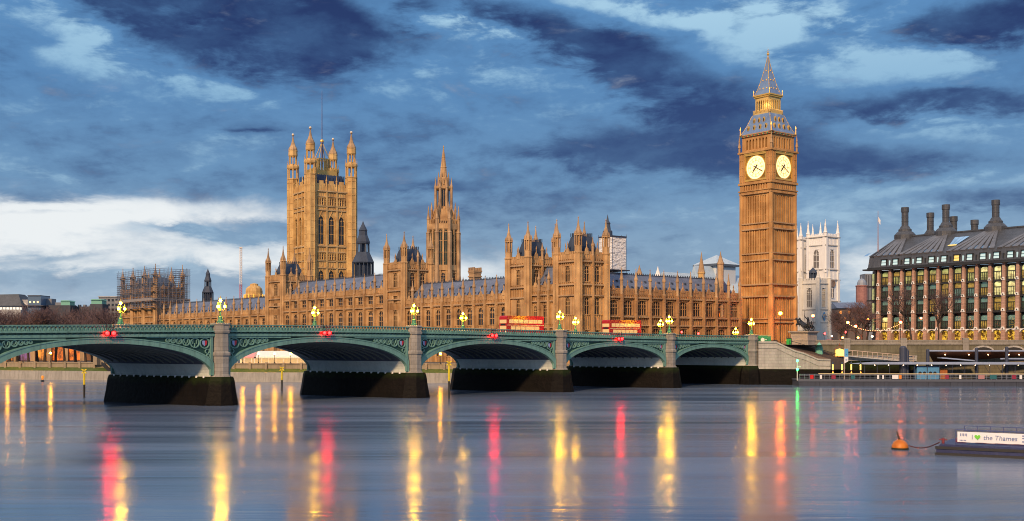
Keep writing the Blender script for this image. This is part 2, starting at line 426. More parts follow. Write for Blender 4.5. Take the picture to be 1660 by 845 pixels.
# ------------------------------------------------------------------ street level behind the embankment wall
P0 = Vector((60.1, 278.9, 0)); U = Vector((-0.757, -0.653, 0)); V = Vector((-0.858, 0.513, 0))
def B(s, v, z): return P0 + U * s + V * v + Vector((0, 0, z))
def BL(s, v, z): return U * s + V * v + Vector((0, 0, z))
g = MB()
SL = [(60.1, 279.2), (78.6, 275.6), (78.9, 288.6), (127.2, 276.6), (320, 230), (6000, 230), (6000, 9000), (72, 9000), (72, 348), (40, 322), (39.7, 291.3)]
g.add([(x, y, 9.9) for x, y in SL] + [(x, y, -1) for x, y in SL[-3:]] , [tuple(range(len(SL))), (8, 9, 12, 11), (9, 10, 13, 12)])
tag(g.obj('street', ASPHALT), kind='structure')

# ------------------------------------------------------------------ the bridge
def ptop(s):
    t = min(1.0, abs(s - 124) / 124.0)
    return 13.5 - 1.25 * (1 - math.cos(math.pi * t)) / 2
SUP = [0.0, 31.0, 66.0, 104.0, 143.6, 181.6, 216.6, 248.0]     # support centre lines along the bridge
WID = 24.6
SPR = 4.7
bridge = thing('road_bridge', 'long green painted iron bridge on granite piers with wide low arches', 'bridge', P0)
def sweep(mb, v0, v1, za, zb, s0=0.0, s1=248.0, step=2.0):
    """a slab between the curves ptop+za and ptop+zb"""
    n = max(1, int((s1 - s0) / step))
    vs, fs = [], []
    for k in range(n + 1):
        s = s0 + (s1 - s0) * k / n
        for v, dz in ((v0, za), (v1, za), (v1, zb), (v0, zb)): vs.append(BL(s, v, ptop(s) + dz))
    for k in range(n):
        for j in range(4):
            fs.append((k * 4 + j, k * 4 + (j + 1) % 4, k * 4 + 4 + (j + 1) % 4, k * 4 + 4 + j))
    fs += [(0, 1, 2, 3), (n * 4 + 3, n * 4 + 2, n * 4 + 1, n * 4)]
    mb.add(vs, fs)
mb = MB(); sweep(mb, 0.6, WID - 0.6, -1.95, -1.15, -12); mb.obj('deck', ASPHALT, bridge)
mb = MB(); sweep(mb, 0.55, 3.4, -1.148, -1.02); sweep(mb, WID - 3.4, WID - 0.55, -1.148, -1.02); mb.obj('footway', GRANITE, bridge)
def parapet(v, sgn):
    mb = MB()
    sweep(mb, v - 0.12 * sgn, v + 0.2 * sgn, -1.02, -0.9); sweep(mb, v - 0.2 * sgn, v + 0.25 * sgn, -0.16, 0.0)
    sweep(mb, v + 0.14 * sgn, v + 0.18 * sgn, -0.9, -0.55)
    par = mb.obj('parapet', TEAL, bridge)
    t = MB()
    s = 0.6
    while s < 247:       # trefoil openwork between the rails
        z = ptop(s)
        t.hex8([BL(s, v, z - 0.9), BL(s + 0.16, v, z - 0.9), BL(s + 0.16, v + 0.12 * sgn, z - 0.9), BL(s, v + 0.12 * sgn, z - 0.9),
                BL(s + 0.26, v, z - 0.16), BL(s + 0.42, v, z - 0.16), BL(s + 0.42, v + 0.12 * sgn, z - 0.16), BL(s + 0.26, v + 0.12 * sgn, z - 0.16)])
        t.hex8([BL(s + 0.3, v + 0.003, z - 0.9), BL(s + 0.46, v + 0.003, z - 0.9), BL(s + 0.46, v + 0.12 * sgn, z - 0.9), BL(s + 0.3, v + 0.12 * sgn, z - 0.9),
                BL(s + 0.04, v + 0.003, z - 0.16), BL(s + 0.2, v + 0.003, z - 0.16), BL(s + 0.2, v + 0.12 * sgn, z - 0.16), BL(s + 0.04, v + 0.12 * sgn, z - 0.16)])
        s += 0.62
    t.obj('openwork', TEAL, par)
    c = MB(); sweep(c, v - 0.42 * sgn, v + 0.3 * sgn, -1.22, -1.02); sweep(c, v - 0.18 * sgn, v + 0.3 * sgn, -1.95, -1.5); c.obj('cornice', TEAL, bridge)
    d = MB(); sweep(d, v - 0.1 * sgn, v + 0.3 * sgn, -1.5, -1.22)
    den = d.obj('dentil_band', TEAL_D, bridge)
    d = MB(); s = 0.8
    while s < 247.5:
        z = ptop(s)
        a, b_ = (v - 0.32 * sgn, v - 0.09 * sgn)
        d.hex8([BL(s, a, z - 1.42), BL(s + 0.28, a, z - 1.42), BL(s + 0.28, b_, z - 1.42), BL(s, b_, z - 1.42), BL(s, a, z - 1.22), BL(s + 0.28, a, z - 1.22), BL(s + 0.28, b_, z - 1.22), BL(s, b_, z - 1.22)])
        s += 0.8
    d.obj('dentil', TEAL_D, den)
parapet(0.0, 1); parapet(WID, -1)

SHR = mat('shield_red', (0.5, 0.03, 0.05), 0.5); SHB = mat('shield_blue', (0.25, 0.35, 0.6), 0.5)
def arch(i):
    s0, s1 = SUP[i] + 1.35, SUP[i + 1] - 1.35
    cs, a = (s0 + s1) / 2, (s1 - s0) / 2
    crown = ptop(cs) - 2.95
    N = 36
    def inn(t): return cs - a * math.cos(t), SPR + (crown - SPR) * math.sin(t) ** 0.92
    def out(t):
        x, z = inn(t)
        th = 0.92 + 0.25 * abs(math.cos(t)) ** 3
        nx, nz = math.cos(t) * (crown - SPR) / a, math.sin(t)
        l = math.hypot(nx, nz)
        return min(max(x - th * nx / l, s0 + 0.01), s1 - 0.01), z + th * nz / l
    ts = [math.pi * k / N for k in range(N + 1)]
    span = thing('arch_span', None, None); span.parent = bridge
    # face ring
    for nm, va, vb in (('arch_ring', -0.16, 0.5), ('arch_ring', WID + 0.16, WID - 0.5)):
        mb = MB(); vs, fs = [], []
        for t in ts:
            (xi, zi), (xo, zo) = inn(t), out(t)
            vs += [BL(xi, va, zi), BL(xo, va, zo), BL(xo, vb, zo), BL(xi, vb, zi)]
        for k in range(N):
            for j in range(4): fs.append((k * 4 + j, k * 4 + (j + 1) % 4, k * 4 + 4 + (j + 1) % 4, k * 4 + 4 + j))
        mb.add(vs, fs); mb.obj(nm, TEAL, span)
    # raised fillet along the ring's edge
    mb = MB(); vs, fs = [], []
    for t in ts:
        (xi, zi), (xo, zo) = inn(t), out(t)
        f = lambda u: (xi + (xo - xi) * u, zi + (zo - zi) * u)
        p, q = f(0.8), f(0.97)
        vs += [BL(p[0], -0.24, p[1]), BL(q[0], -0.24, q[1]), BL(q[0], -0.1, q[1]), BL(p[0], -0.1, p[1])]
    for k in range(N):
        for j in range(4): fs.append((k * 4 + j, k * 4 + (j + 1) % 4, k * 4 + 4 + (j + 1) % 4, k * 4 + 4 + j))
    mb.add(vs, fs); mb.obj('ring_moulding', TEAL, span)
    # soffit, pale plates low down and above them the underside's shade put into a dark colour
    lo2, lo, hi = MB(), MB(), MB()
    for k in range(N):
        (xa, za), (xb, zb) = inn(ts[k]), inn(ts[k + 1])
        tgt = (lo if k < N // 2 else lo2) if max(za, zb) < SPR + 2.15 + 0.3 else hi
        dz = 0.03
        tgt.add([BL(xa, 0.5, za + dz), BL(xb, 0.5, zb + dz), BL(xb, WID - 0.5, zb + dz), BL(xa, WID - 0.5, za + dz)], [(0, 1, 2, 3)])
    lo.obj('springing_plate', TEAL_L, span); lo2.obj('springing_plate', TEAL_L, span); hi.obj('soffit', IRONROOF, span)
    rb = MB()
    for j in range(1, 13):
        v = 0.5 + (WID - 1) * j / 13
        vs, fs = [], []
        for t in ts[5:-5]:
            x, z = inn(t)
            vs += [BL(x, v - 0.12, z + 0.02), BL(x, v + 0.12, z + 0.02), BL(x, v + 0.12, z - 0.22), BL(x, v - 0.12, z - 0.22)]
        for k in range(len(ts) - 11):
            for q in range(4): fs.append((k * 4 + q, k * 4 + (q + 1) % 4, k * 4 + 4 + (q + 1) % 4, k * 4 + 4 + q))
        rb.add(vs, fs)
    rb.obj('soffit_rib', mat('rib_iron', (0.10, 0.12, 0.12), 0.6), span)
    # spandrels
    for va, sg in ((0.0, 1), (WID, -1)):
        mb = MB()
        for k in range(N):
            (xa, za), (xb, zb) = out(ts[k]), out(ts[k + 1])
            ta, tb = ptop(xa) - 1.95, ptop(xb) - 1.95
            if min(za - ta, zb - tb) < 0 and xb > xa + 1e-4:
                za, zb = min(za, ta), min(zb, tb)
                mb.add([BL(xa, va + 0.32 * sg, za - .3), BL(xb, va + 0.32 * sg, zb - .3), BL(xb, va + 0.32 * sg, tb), BL(xa, va + 0.32 * sg, ta)], [(0, 1, 2, 3)])
        if not mb.v: continue
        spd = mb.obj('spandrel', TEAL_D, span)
        for side in (0, 1):
            fr = MB(T=lambda s_, v_, z_: BL(s_, v_, z_)); sh1 = MB(T=fr.T); sh2 = MB(T=fr.T)
            se = s0 if side == 0 else s1
            d = 1 if side == 0 else -1
            lo_, hi_ = sorted((se, se + 0.42 * d))
            fr.box(lo_, hi_, *sorted((va - 0.05 * sg, va + 0.3 * sg)), SPR + 0.3, ptop(se) - 1.94)
            z1 = ptop(se) - 2.2
            ze, n2 = se + 0.42 * d, 16
            for k in range(n2):     # top rail of the panel
                xa, xb = sorted((ze + d * a * 0.62 * k / n2, ze + d * a * 0.62 * (k + 1) / n2))
                fr.box(xa, xb, *sorted((va - 0.05 * sg, va + 0.3 * sg)), z1, z1 + 0.26)
            # circles of tracery shrinking towards the crown, the first holds a painted shield
            x = ze; j = 0
            while True:
                # room between the rail and the extrados at x
                def ext(px):
                    u = (cs - px) / a
                    return SPR + (crown - SPR) * max(0, 1 - u * u) ** 0.46 + 0.95 / max(0.5, math.sqrt(max(0.05, 1 - u * u)))
                r = 0.9
                while r > 0.16:
                    cx, cz = x + d * r, z1 - r
                    if all(cz - r * math.sin(q) >= ext(cx + d * r * math.cos(q)) - 0.15 for q in (0.3, 0.9, 1.57)): break
                    r *= 0.93
                if r <= 0.2 or j > 5: break
                fr.ring((cx, va + 0.2 * sg, cz), r - 0.07, 0.075, 14, 'y', 0.11)
                if j == 0:
                    q = r * 0.48
                    pts = [(cx - q, cz + q), (cx, cz + q), (cx, cz - q * 1.1), (cx - q * 0.8, cz - q * .4)]
                    sh1.poly(pts, va + 0.16 * sg, va + 0.26 * sg); sh2.poly([(2 * cx - p[0], p[1]) for p in pts], va + 0.155 * sg, va + 0.26 * sg)
                else:
                    for q in range(3):
                        an = 0.5 + q * 2.1
                        fr.box(cx + r * .45 * math.cos(an) - .05, cx + r * .45 * math.cos(an) + .05, *sorted((va + .14 * sg, va + .3 * sg)), cz + r * .45 * math.sin(an) - r * .4, cz + r * .45 * math.sin(an) + r * .4)
                if j == 0:
                    # the big panel also fills downwards with smaller circles
                    zz = cz - r
                    for q in (0.42, 0.3, 0.2):
                        fr.ring((ze + d * q, va + 0.2 * sg, zz - q), q - 0.05, 0.055, 10, 'y', 0.1); zz -= 2 * q
                x = cx + d * r; j += 1
            fr.obj('tracery', TEAL, span); sh1.obj('shield', SHR, span); sh2.obj('shield', SHB, span)
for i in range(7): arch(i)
def pier(i):
    c = SUP[i]
    p = thing('pier', None, None); p.parent = bridge
    # stepped cutwater, pointed to both streams
    mb = MB()
    prof = [(-2.0, 3.1), (0.3, 2.85), (2.2, 2.45), (4.1, 2.15), (4.75, 1.9)]
    vs, fs = [], []
    for z, h in prof:
        nose = 0.7 + h * 0.75
        for s_, v_ in ((-h, -0.2), (-h * 0.55, -nose * .75), (0, -nose), (h * .55, -nose * .75), (h, -0.2), (h, WID + .2), (h * .55, WID + nose * .75), (0, WID + nose), (-h * .55, WID + nose * .75), (-h, WID + 0.2)):
            vs.append(BL(c + s_, v_, z))
    n = 10
    for j in range(len(prof) - 1):
        for k in range(n): fs.append((j * n + k, j * n + (k + 1) % n, (j + 1) * n + (k + 1) % n, (j + 1) * n + k))
    fs.append(tuple((len(prof) - 1) * n + k for k in range(n)))
    mb.add(vs, fs)
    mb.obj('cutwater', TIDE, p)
    for va in (0.0, WID):
        T = lambda x, y, z: BL(c + x, va + y, z)
        mb = MB(T=T); pt = ptop(c)
        mb.lathe(0, 0, [(1.6, 4.7), (1.45, 5.0), (1.3, 5.15), (1.3, 8.1), (1.5, 8.3), (1.5, 8.75), (1.24, 8.95), (1.2, pt - 1.5), (1.42, pt - 1.35), (1.5, pt - 1.0), (1.32, pt - 0.9), (1.32, pt - 0.1), (1.5, pt), (1.46, pt + 0.22), (0.8, pt + 0.3)], 8)
        mb.obj('pilaster', GRANITE, p)
    mb = MB()
    mb.T = BL
    mb.box(c - 1.3, c + 1.3, 0.55, WID - 0.55, 4.7, ptop(c) - 1.96)
    # white spring pins along the top of the granite
    mb.mi = 1
    for k in range(14):
        v = 1.2 + k * 1.7
        for s_ in (c - 1.98, c + 1.78): mb.box(s_, s_ + 0.2, v, v + 0.35, 4.35, 4.9)
    mb.obj('pier_shaft', [GRANITE, WHITE], p)
for i in range(1, 7): pier(i)
# abutment blocks at both ends
for s_, d in ((0.0, -1), (248.0, 1)):
    ab = thing('abutment', None, None); ab.parent = bridge
    mb = MB(T=BL); lo_, hi_ = sorted((s_ - 1.3 * d * -1, s_ + 14 * d)); mb.box(lo_ if d > 0 else s_ - 14, (s_ + 14) if d > 0 else s_ + 1.3, 0.6, WID - 0.6, -2, ptop(s_) - 1.96)
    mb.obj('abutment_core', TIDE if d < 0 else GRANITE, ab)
    for va in (0.0, WID):
        T = lambda x, y, z: BL(s_ + x, va + y, z)
        mb = MB(T=T); pt = ptop(s_)
        mb.lathe(0, 0, [(1.8, 4.6), (1.5, 5.1), (1.5, 8.0), (1.7, 8.3), (1.42, 8.9), (1.38, pt - 1.5), (1.68, pt - 1.0), (1.5, pt - 0.9), (1.5, pt - 0.1), (1.72, pt), (1.66, pt + 0.22), (0.9, pt + 0.3)], 8)
        mb.obj('pilaster', GRANITE, ab)
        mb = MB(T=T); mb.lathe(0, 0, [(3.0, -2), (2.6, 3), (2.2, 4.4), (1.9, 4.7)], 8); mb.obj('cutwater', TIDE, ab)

# ------------------------------------------------------------------ bridge lamps: post with three globes
LAMPGREEN = mat('lamp_post_green', (0.05, 0.22, 0.13), 0.4); 
def make_bridge_lamp():
    r = thing('bridge_lamp', 'x', 'street lamp')
    mb = MB(); mb.lathe(0, 0, [(0.55, 0), (0.55, 0.35), (0.42, 0.42), (0.36, 1.0), (0.42, 1.1), (0.2, 1.2)], 8); mb.obj('pedestal', LAMPGREEN, r)
    mb = MB(); mb.lathe(0, 0, [(0.15, 1.2), (0.11, 1.9), (0.16, 2.0), (0.09, 2.1), (0.08, 2.9), (0.14, 3.0), (0.1, 3.2), (0.07, 3.36)], 8); mb.obj('post', LAMPGREEN, r)
    mb = MB()
    for k in range(3):
        a = k * 2.094 + 0.35
        c, s_ = math.cos(a) * 0.7, math.sin(a) * 0.7
        mb.tube((0, 0, 2.35), (c * 0.7, s_ * 0.7, 2.1), 0.05); mb.tube((c * 0.7, s_ * 0.7, 2.1), (c, s_, 2.4), 0.05)
    mb.obj('bracket', GOLD, r)  # gold colour stands in for the globes' amber glow on the arms
    for k in range(3):
        a = k * 2.094 + 0.35
        c, s_ = math.cos(a) * 0.7, math.sin(a) * 0.7
        gl = MB().sphere((c, s_, 2.78), 0.21, 10, 8, 1.15).obj('lamp_globe', LAMP_Y, r, True)
        MB().lathe(c, s_, [(0.2, 3.14), (0.12, 3.25), (0.02, 3.5)], 6).obj('globe_cap', GOLD, gl)
    gl = MB().sphere((0, 0, 3.78), 0.23, 10, 8, 1.15).obj('lamp_globe', LAMP_Y, r, True)
    MB().lathe(0, 0, [(0.2, 4.12), (0.12, 4.25), (0.02, 4.55)], 6).obj('globe_cap', GOLD, gl)
    return r
lampspots = [(143.6, 0, 'nearest pier, before the far palace wing'), (104.0, 0, 'pier below the octagonal spire tower'),
             (66.0, 0, 'pier below the twin turreted pavilions'), (31.0, 0, 'last pier, close beside a smaller one'),
             (0.0, 0, 'bridge end beside the green hoarding'),
             (143.6, WID, 'far kerb, before the scaffolded pavilion'), (104.0, WID, 'far kerb, below the great square tower'),
             (66.0, WID, 'far kerb, left of the first bus'), (31.0, WID, 'far kerb, between the two buses'),
             (0.0, WID, 'far kerb, just left of the last pier lamp'), (-30.0, WID - 1, 'foot of the clock tower')]
lp = None
for i, (s, v, txt) in enumerate(lampspots):
    vv = v if v == 0 else v - 0.0
    p = B(s, vv, ptop(max(s, 0)) + 0.24 if s >= 0 else 10.6)
    lab = 'lit green branched lamp post at ' + txt
    if lp is None: lp = make_bridge_lamp(); lp.location = p; lp['label'] = lab; lp['group'] = 'lit lamps along the bridge'; lp.rotation_euler = (0, 0, 0.0)
    else: dup(lp, p, rnd.uniform(-.1, .1), lab)
# ------------------------------------------------------------------ pairs of red navigation signals over the arches
def make_signal():
    r = thing('navigation_light', 'x', 'signal light', group='red signal pairs over the arches')
    mb = MB(); mb.box(-0.62, 0.62, 0.06, 0.14, -0.3, 0.3); mb.tube((0, 0.1, 0.2), (0, 0.1, 1.5), 0.05); mb.box(-0.6, 0.6, 0.08, 0.12, 0.9, 1.0); mb.box(-0.6, -0.52, 0.08, 0.12, 0.3, 1.5); mb.box(0.52, 0.6, 0.08, 0.12, 0.3, 1.5); mb.obj('bracket', BLACK, r)
    for x in (-0.5, 0.5):
        MB().sphere((x, -0.1, 0), 0.3, 10, 8).obj('lamp', LAMP_R, r, True)
        MB().ring((x, 0.0, 0), 0.4, 0.05, 12, 'y', 0.12).obj('hood', BLACK, r)
    return r
sg = None
for i, txt in ((4, 'leftmost arch nearest the camera'), (3, 'arch framing the white marquee'), (2, 'arch below the first bus'), (1, 'arch below the second bus')):
    c = (SUP[i] + SUP[i + 1]) / 2
    p = B(c, -0.75, ptop(c) - 1.35)
    lab = 'pair of glowing red signal lamps on the ' + txt
    a = math.atan2(-U.y, -U.x)
    if sg is None: sg = make_signal(); sg.location = p; sg.rotation_euler = (0, 0, a); sg['label'] = lab
    else: dup(sg, p, a, lab)
# ------------------------------------------------------------------ gothic building kit
WINCACHE = {}
def window_meshes(w, h, lights, arch, glass, stone):
    key = (round(w, 2), round(h, 2), lights, arch, glass.name, stone.name)
    if key in WINCACHE: return WINCACHE[key]
    g = MB(); g.add([(-w / 2, 0.4, 0), (w / 2, 0.4, 0), (w / 2, 0.4, h), (-w / 2, 0.4, h)], [(0, 1, 2, 3)])
    m = MB()
    t = 0.1 if w > 1.5 else 0.08
    for k in range(1, lights):
        x = -w / 2 + w * k / lights
        m.box(x - t / 2, x + t / 2, 0.16, 0.38, 0.0, h)
    for fz in ((0.5, ) if h < 5 else (0.36, 0.68)): m.box(-w / 2, w / 2, 0.18, 0.37, h * fz - 0.09, h * fz + 0.09)
    m.box(-w / 2, w / 2, -0.1, 0.39, -0.16, 0.06)
    m.box(-w / 2 - 0.12, w / 2 + 0.12, -0.12, 0.3, h, h + 0.16)
    if arch:
        ah = min(w * 0.75, h * 0.3)
        for sgn in (-1, 1):
            pts = [(sgn * w / 2, h - ah), (sgn * w * 0.44, h - ah * 0.55), (sgn * w * 0.28, h - ah * 0.2), (0, h + 0.01), (sgn * w / 2, h + 0.01)]
            m.poly(pts, 0.1, 0.395)
        for k in range(lights):
            x0 = -w / 2 + w * k / lights; x1 = x0 + w / lights; xm = (x0 + x1) / 2; zt = h - ah * 0.85
            m.poly([(x0, zt - 0.5), (x0, zt + .1), (xm, zt + .1)], 0.22, 0.34); m.poly([(x1, zt - 0.5), (x1, zt + .1), (xm, zt + .1)], 0.22, 0.34)
    WINCACHE[key] = (g.mesh('window', glass), m.mesh('mullion', stone))
    return WINCACHE[key]
def put_window(parent, T, x, z, w, h, lights=2, arch=True, glass=GLASS, stone=STONE, depth=0.0):
    gm, mm = window_meshes(w, h, lights, arch, glass, stone)
    p0 = Vector(T(x, depth, z)); px = Vector(T(x + 1, depth, z)) - p0; py = Vector(T(x, depth + 1, z)) - p0
    M4 = Matrix(((px.x, py.x, 0, p0.x), (px.y, py.y, 0, p0.y), (0, 0, 1, p0.z), (0, 0, 0, 1)))
    o = link('window', gm, parent); o.matrix_local = M4
    f = link('mullion', mm, o)
    return o
class Facade:
    """a bayed stone front in local coordinates x along, y inwards, z up (T maps them into the parent)"""
    def __init__(s, parent, T, L, bays, floors, z0, z1, stone=STONE, trim=STONE_D, glass=GLASS, lit=0.0, margin=0.0, ribs=True, wall=None, lights=2, win_w=0.42):
        s.p, s.T, s.L, s.n = parent, T, L, bays
        own = wall is None
        wall = wall or MB()
        wall.T = T
        b = (L - 2 * margin) / bays
        zs = [z0] + [q for f in floors for q in f[:2]] + [z1]
        E = 0.02
        # solid bands
        for k in range(0, len(zs), 2):
            if ribs and zs[k + 1] - zs[k] > 0.9:
                wall.box(E, L - E, 0.24, 0.45, zs[k], zs[k + 1]); wall.box(E, L - E, 0.0, 0.3, zs[k], zs[k] + 0.14); wall.box(E, L - E, 0.0, 0.3, zs[k + 1] - 0.14, zs[k + 1])
            else: wall.box(E, L - E, 0.0, 0.45, zs[k], zs[k + 1])
        for fl in floors:
            sill, head = fl[:2]
            kind = fl[2] if len(fl) > 2 else True
            ww = b * win_w
            edges = [E]
            for k in range(bays):
                c = margin + b * (k + 0.5)
                edges += [c - ww / 2, c + ww / 2]
            edges.append(L - E)
            for k in range(0, len(edges), 2): wall.box(edges[k], edges[k + 1], 0.0, 0.448, sill, head)
            for k in range(bays):
                c = margin + b * (k + 0.5)
                gl = glass
                r = rnd.random()
                if lit and r < lit: gl = LIT_O if rnd.random() < 0.6 else LIT_Y
                put_window(parent, T, c, sill, ww, head - sill, lights, kind, gl, stone)
        # blind tracery ribs on the bands
        if ribs:
            for k in range(0, len(zs), 2):
                if zs[k + 1] - zs[k] > 0.9:
                    nr = max(3, int(b / 0.75))
                    for j in range(bays):
                        for q in range(1, nr):
                            x = margin + b * (j + q / nr)
                            wall.box(x - 0.1, x + 0.1, -0.06, 0.26, zs[k] + 0.12, zs[k + 1] - 0.12)
            for fl in floors:
                for j in range(bays):
                    for q in (0.17, 0.83):
                        x = margin + b * (j + q); wall.box(x - 0.08, x + 0.08, -0.1, 0.02, fl[0], fl[1])
        if own: wall.obj('wall', stone, parent)
        s.b, s.margin, s.trim = b, margin, trim
    def string(s, mb, z, h=0.4, out=0.5):
        mb.T = s.T; mb.box(-out * 0.5, s.L + out * 0.5, -out, 0.3, z, z + h)
BUTT = {}
def buttress(parent, T, x, z0, zs, ztop, w=0.85, out=0.8, stone=STONE, trim=STONE_D):
    """stepped buttress with its octagonal pinnacle"""
    key = (z0, zs, ztop, w, out, stone.name)
    if key not in BUTT:
        m = MB(); h = zs - z0
        m.box(-w / 2 - 0.1, w / 2 + 0.1, -out - 0.15, 0.2, z0, z0 + h * 0.35)
        m.box(-w / 2, w / 2, -out, 0.2, z0 + h * 0.35, zs)
        for f in (0.55, 0.75, 0.9):
            m.box(-w / 2 - 0.06, w / 2 + 0.06, -out - 0.08, 0.1, z0 + h * f, z0 + h * f + 0.2)
        m.box(-w * 0.12, w * 0.12, -out - 0.1, -out + 0.02, z0 + h * 0.36, zs)
        p = MB(); H = ztop - zs
        p.lathe(0, -out * 0.45, [(w * 0.62, zs - 0.01), (w * 0.62, zs + 0.3), (w * 0.5, zs + 0.4), (w * 0.5, zs + H * 0.5), (w * 0.66, zs + H * 0.52), (w * 0.66, zs + H * 0.57), (w * 0.42, zs + H * 0.66), (w * 0.26, zs + H * 0.78), (w * 0.1, zs + H * 0.9), (w * 0.2, zs + H * 0.93), (w * 0.05, zs + H * 0.96), (0.02, ztop)], 8)
        BUTT[key] = (m.mesh('buttress', stone), p.mesh('pinnacle', trim))
    bm_, pm_ = BUTT[key]
    p0 = Vector(T(x, 0, 0)); px = Vector(T(x + 1, 0, 0)) - p0; py = Vector(T(x, 1, 0)) - p0
    o = link('buttress', bm_, parent); o.matrix_local = Matrix(((px.x, py.x, 0, p0.x), (px.y, py.y, 0, p0.y), (0, 0, 1, p0.z), (0, 0, 0, 1)))
    link('pinnacle', pm_, o)
def battlement(mb, T, L, z, h, bays, margin=0.0, gable=True):
    """pierced parapet with a stepped gablet in the middle of every bay"""
    mb.T = T
    b = (L - 2 * margin) / bays
    mb.box(0.03, L - 0.03, 0.05, 0.4, z, z + h * 0.62)
    for j in range(bays):
        x = margin + b * j
        n = max(4, int(b / 0.7))
        for k in range(n):
            xa = x + b * k / n
            mb.box(xa + 0.06, xa + b / n * 0.62, 0.07, 0.38, z + h * 0.62, z + h)
            mb.box(xa + b / n * 0.3, xa + b / n * 0.5, -0.05, 0.06, z + 0.1, z + h * 0.6)
        if gable:
            c = x + b / 2
            mb.poly([(c - 0.85, z + h * 0.6), (c + 0.85, z + h * 0.6), (c + 0.45, z + h * 1.25), (c, z + h * 1.6), (c - 0.45, z + h * 1.25)], -0.08, 0.3)
            mb.lathe(c, 0.1, [(0.13, z + h * 1.5), (0.1, z + h * 1.9), (0.2, z + h * 2.0), (0.02, z + h * 2.5)], 6)

PN = Vector((18.2, 305.0, 0)); PS = Vector((-0.622, 0.783, 0)); PW = Vector((0.783, 0.622, 0))
A_E = math.atan2(-PS.y, -PS.x)          # fronts that look to the river: x runs north
A_N = math.atan2(PW.y, PW.x)            # fronts that look to the bridge: x runs west
ID = lambda x, y, z: (x, y, z)
def wing(label, group, origin, ang, L, bays, floors, strings, zpar, ztop, roofz, depth, z0=4.0, lit=0.0, win_w=0.42, lights=2, bw=0.85, first=1, stone=STONE):
    r = thing('palace_wing', label, 'palace wing', origin, ang, group)
    wall = MB(T=ID)
    fc = Facade(r, ID, L, bays, floors, z0, zpar, stone=stone, wall=wall, lit=lit, win_w=win_w, lights=lights)
    wall.T = ID
    wall.box(0.04, L - 0.04, 0.46, depth, z0, zpar - 0.02)
    st = MB()
    for z in strings: fc.string(st, z)
    wall.merge(st, 1); wall.obj('wall', [stone, STONE_D], r)
    bt = MB(); battlement(bt, ID, L, zpar, 1.7, bays); bt.obj('parapet', stone, r)
    for k in range(first, bays + 1):
        buttress(r, ID, fc.b * k if k < bays else L - 0.5, z0, zpar, ztop, bw, stone=stone)
    ro = MB(); ridge = min(depth * 0.5, (roofz - zpar) * 1.1 + 1.2)
    ro.poly([(1.0, zpar + 0.05), (ridge, roofz), (depth - ridge, roofz), (depth - 0.6, zpar + 0.05)], 0.2, L - 0.2, 'yz')
    roof = ro.obj('roof', SLATE, r)
    cr = MB(); k = 0.4
    cr.box(0.3, L - 0.3, ridge - 0.1, ridge + 0.1, roofz, roofz + 0.22)
    while k < L - 0.5:
        cr.box(k, k + 0.25, ridge - 0.06, ridge + 0.06, roofz + 0.2, roofz + 0.62); k += 0.8
    cr.obj('roof_cresting', IRONROOF, roof)
    # vents in two rows on the slates
    vm = MB(); vm.poly([(0, -0.12), (0.0, 0.5), (0.45, 0.62), (0.75, 0.45)], -0.3, 0.3, 'yz'); vme = vm.mesh('roof_vent', IRONROOF)
    for k in range(bays):
        for q, f in ((0.3, 0.32), (0.72, 0.32), (0.5, 0.62)):
            y = 1.0 + (ridge - 1.0) * f - 0.15; z = zpar + (roofz - zpar) * f
            link('roof_vent', vme, roof, (fc.b * (k + q), y, z))
    for k in range(1, bays):        # lead rolls that break the slope into panels
        pass
    return r

GRP = 'gothic palace wings'
FLN = [(6.2, 9.2, False), (10.2, 14.6), (18.35, 22.6)]
wing('honey stone north front with tall dark windows, between turreted pavilion and clock tower', GRP, PN + PW * 10.4, A_N, 57.3, 10, FLN, [15.3, 17.7, 23.2], 24.3, 32.0, 30.4, 13, win_w=0.62, lights=4, first=1, lit=0.05, stone=STONE_N)
wing('river front wing with pinnacled buttresses, between the spire tower and the twin pavilions', GRP, PN + PS * 87.6, A_E, 57.1, 10, [(6.2, 9.0, False), (10.0, 13.6), (15.9, 21.2)], [14.6, 22.2], 23.6, 31.2, 30.4, 14, win_w=0.44)
wing('tallest middle part of river front with two rows of windows showing above the bridge', GRP, PN + PS * 176, A_E, 77.2, 11, [(6.2, 9.0, False), (10.0, 13.6), (15.9, 21.6), (24.1, 26.6, False)], [14.6, 22.6, 26.9], 27.9, 35.2, 34.8, 15, win_w=0.44)
wing('far river front wing running from the great square tower to the scaffolded pavilion', GRP, PN + PS * 309, A_E, 119.6, 15, [(6.2, 9.0, False), (10.0, 13.6), (15.9, 20.6)], [14.6, 21.6], 22.7, 31.0, 29.8, 14, win_w=0.4, bw=1.0)
# recessed front between the two north pavilions
wing('short recessed front between the twin turreted pavilions with dark roof behind', GRP, PN + PS * 21.8 + PW * 0.9, A_E, 13.0, 3, [(6.2, 9.0, False), (10.0, 13.6), (15.9, 21.2)], [14.6, 22.2, 24.0], 25.4, 31.5, 32.5, 12, win_w=0.34)

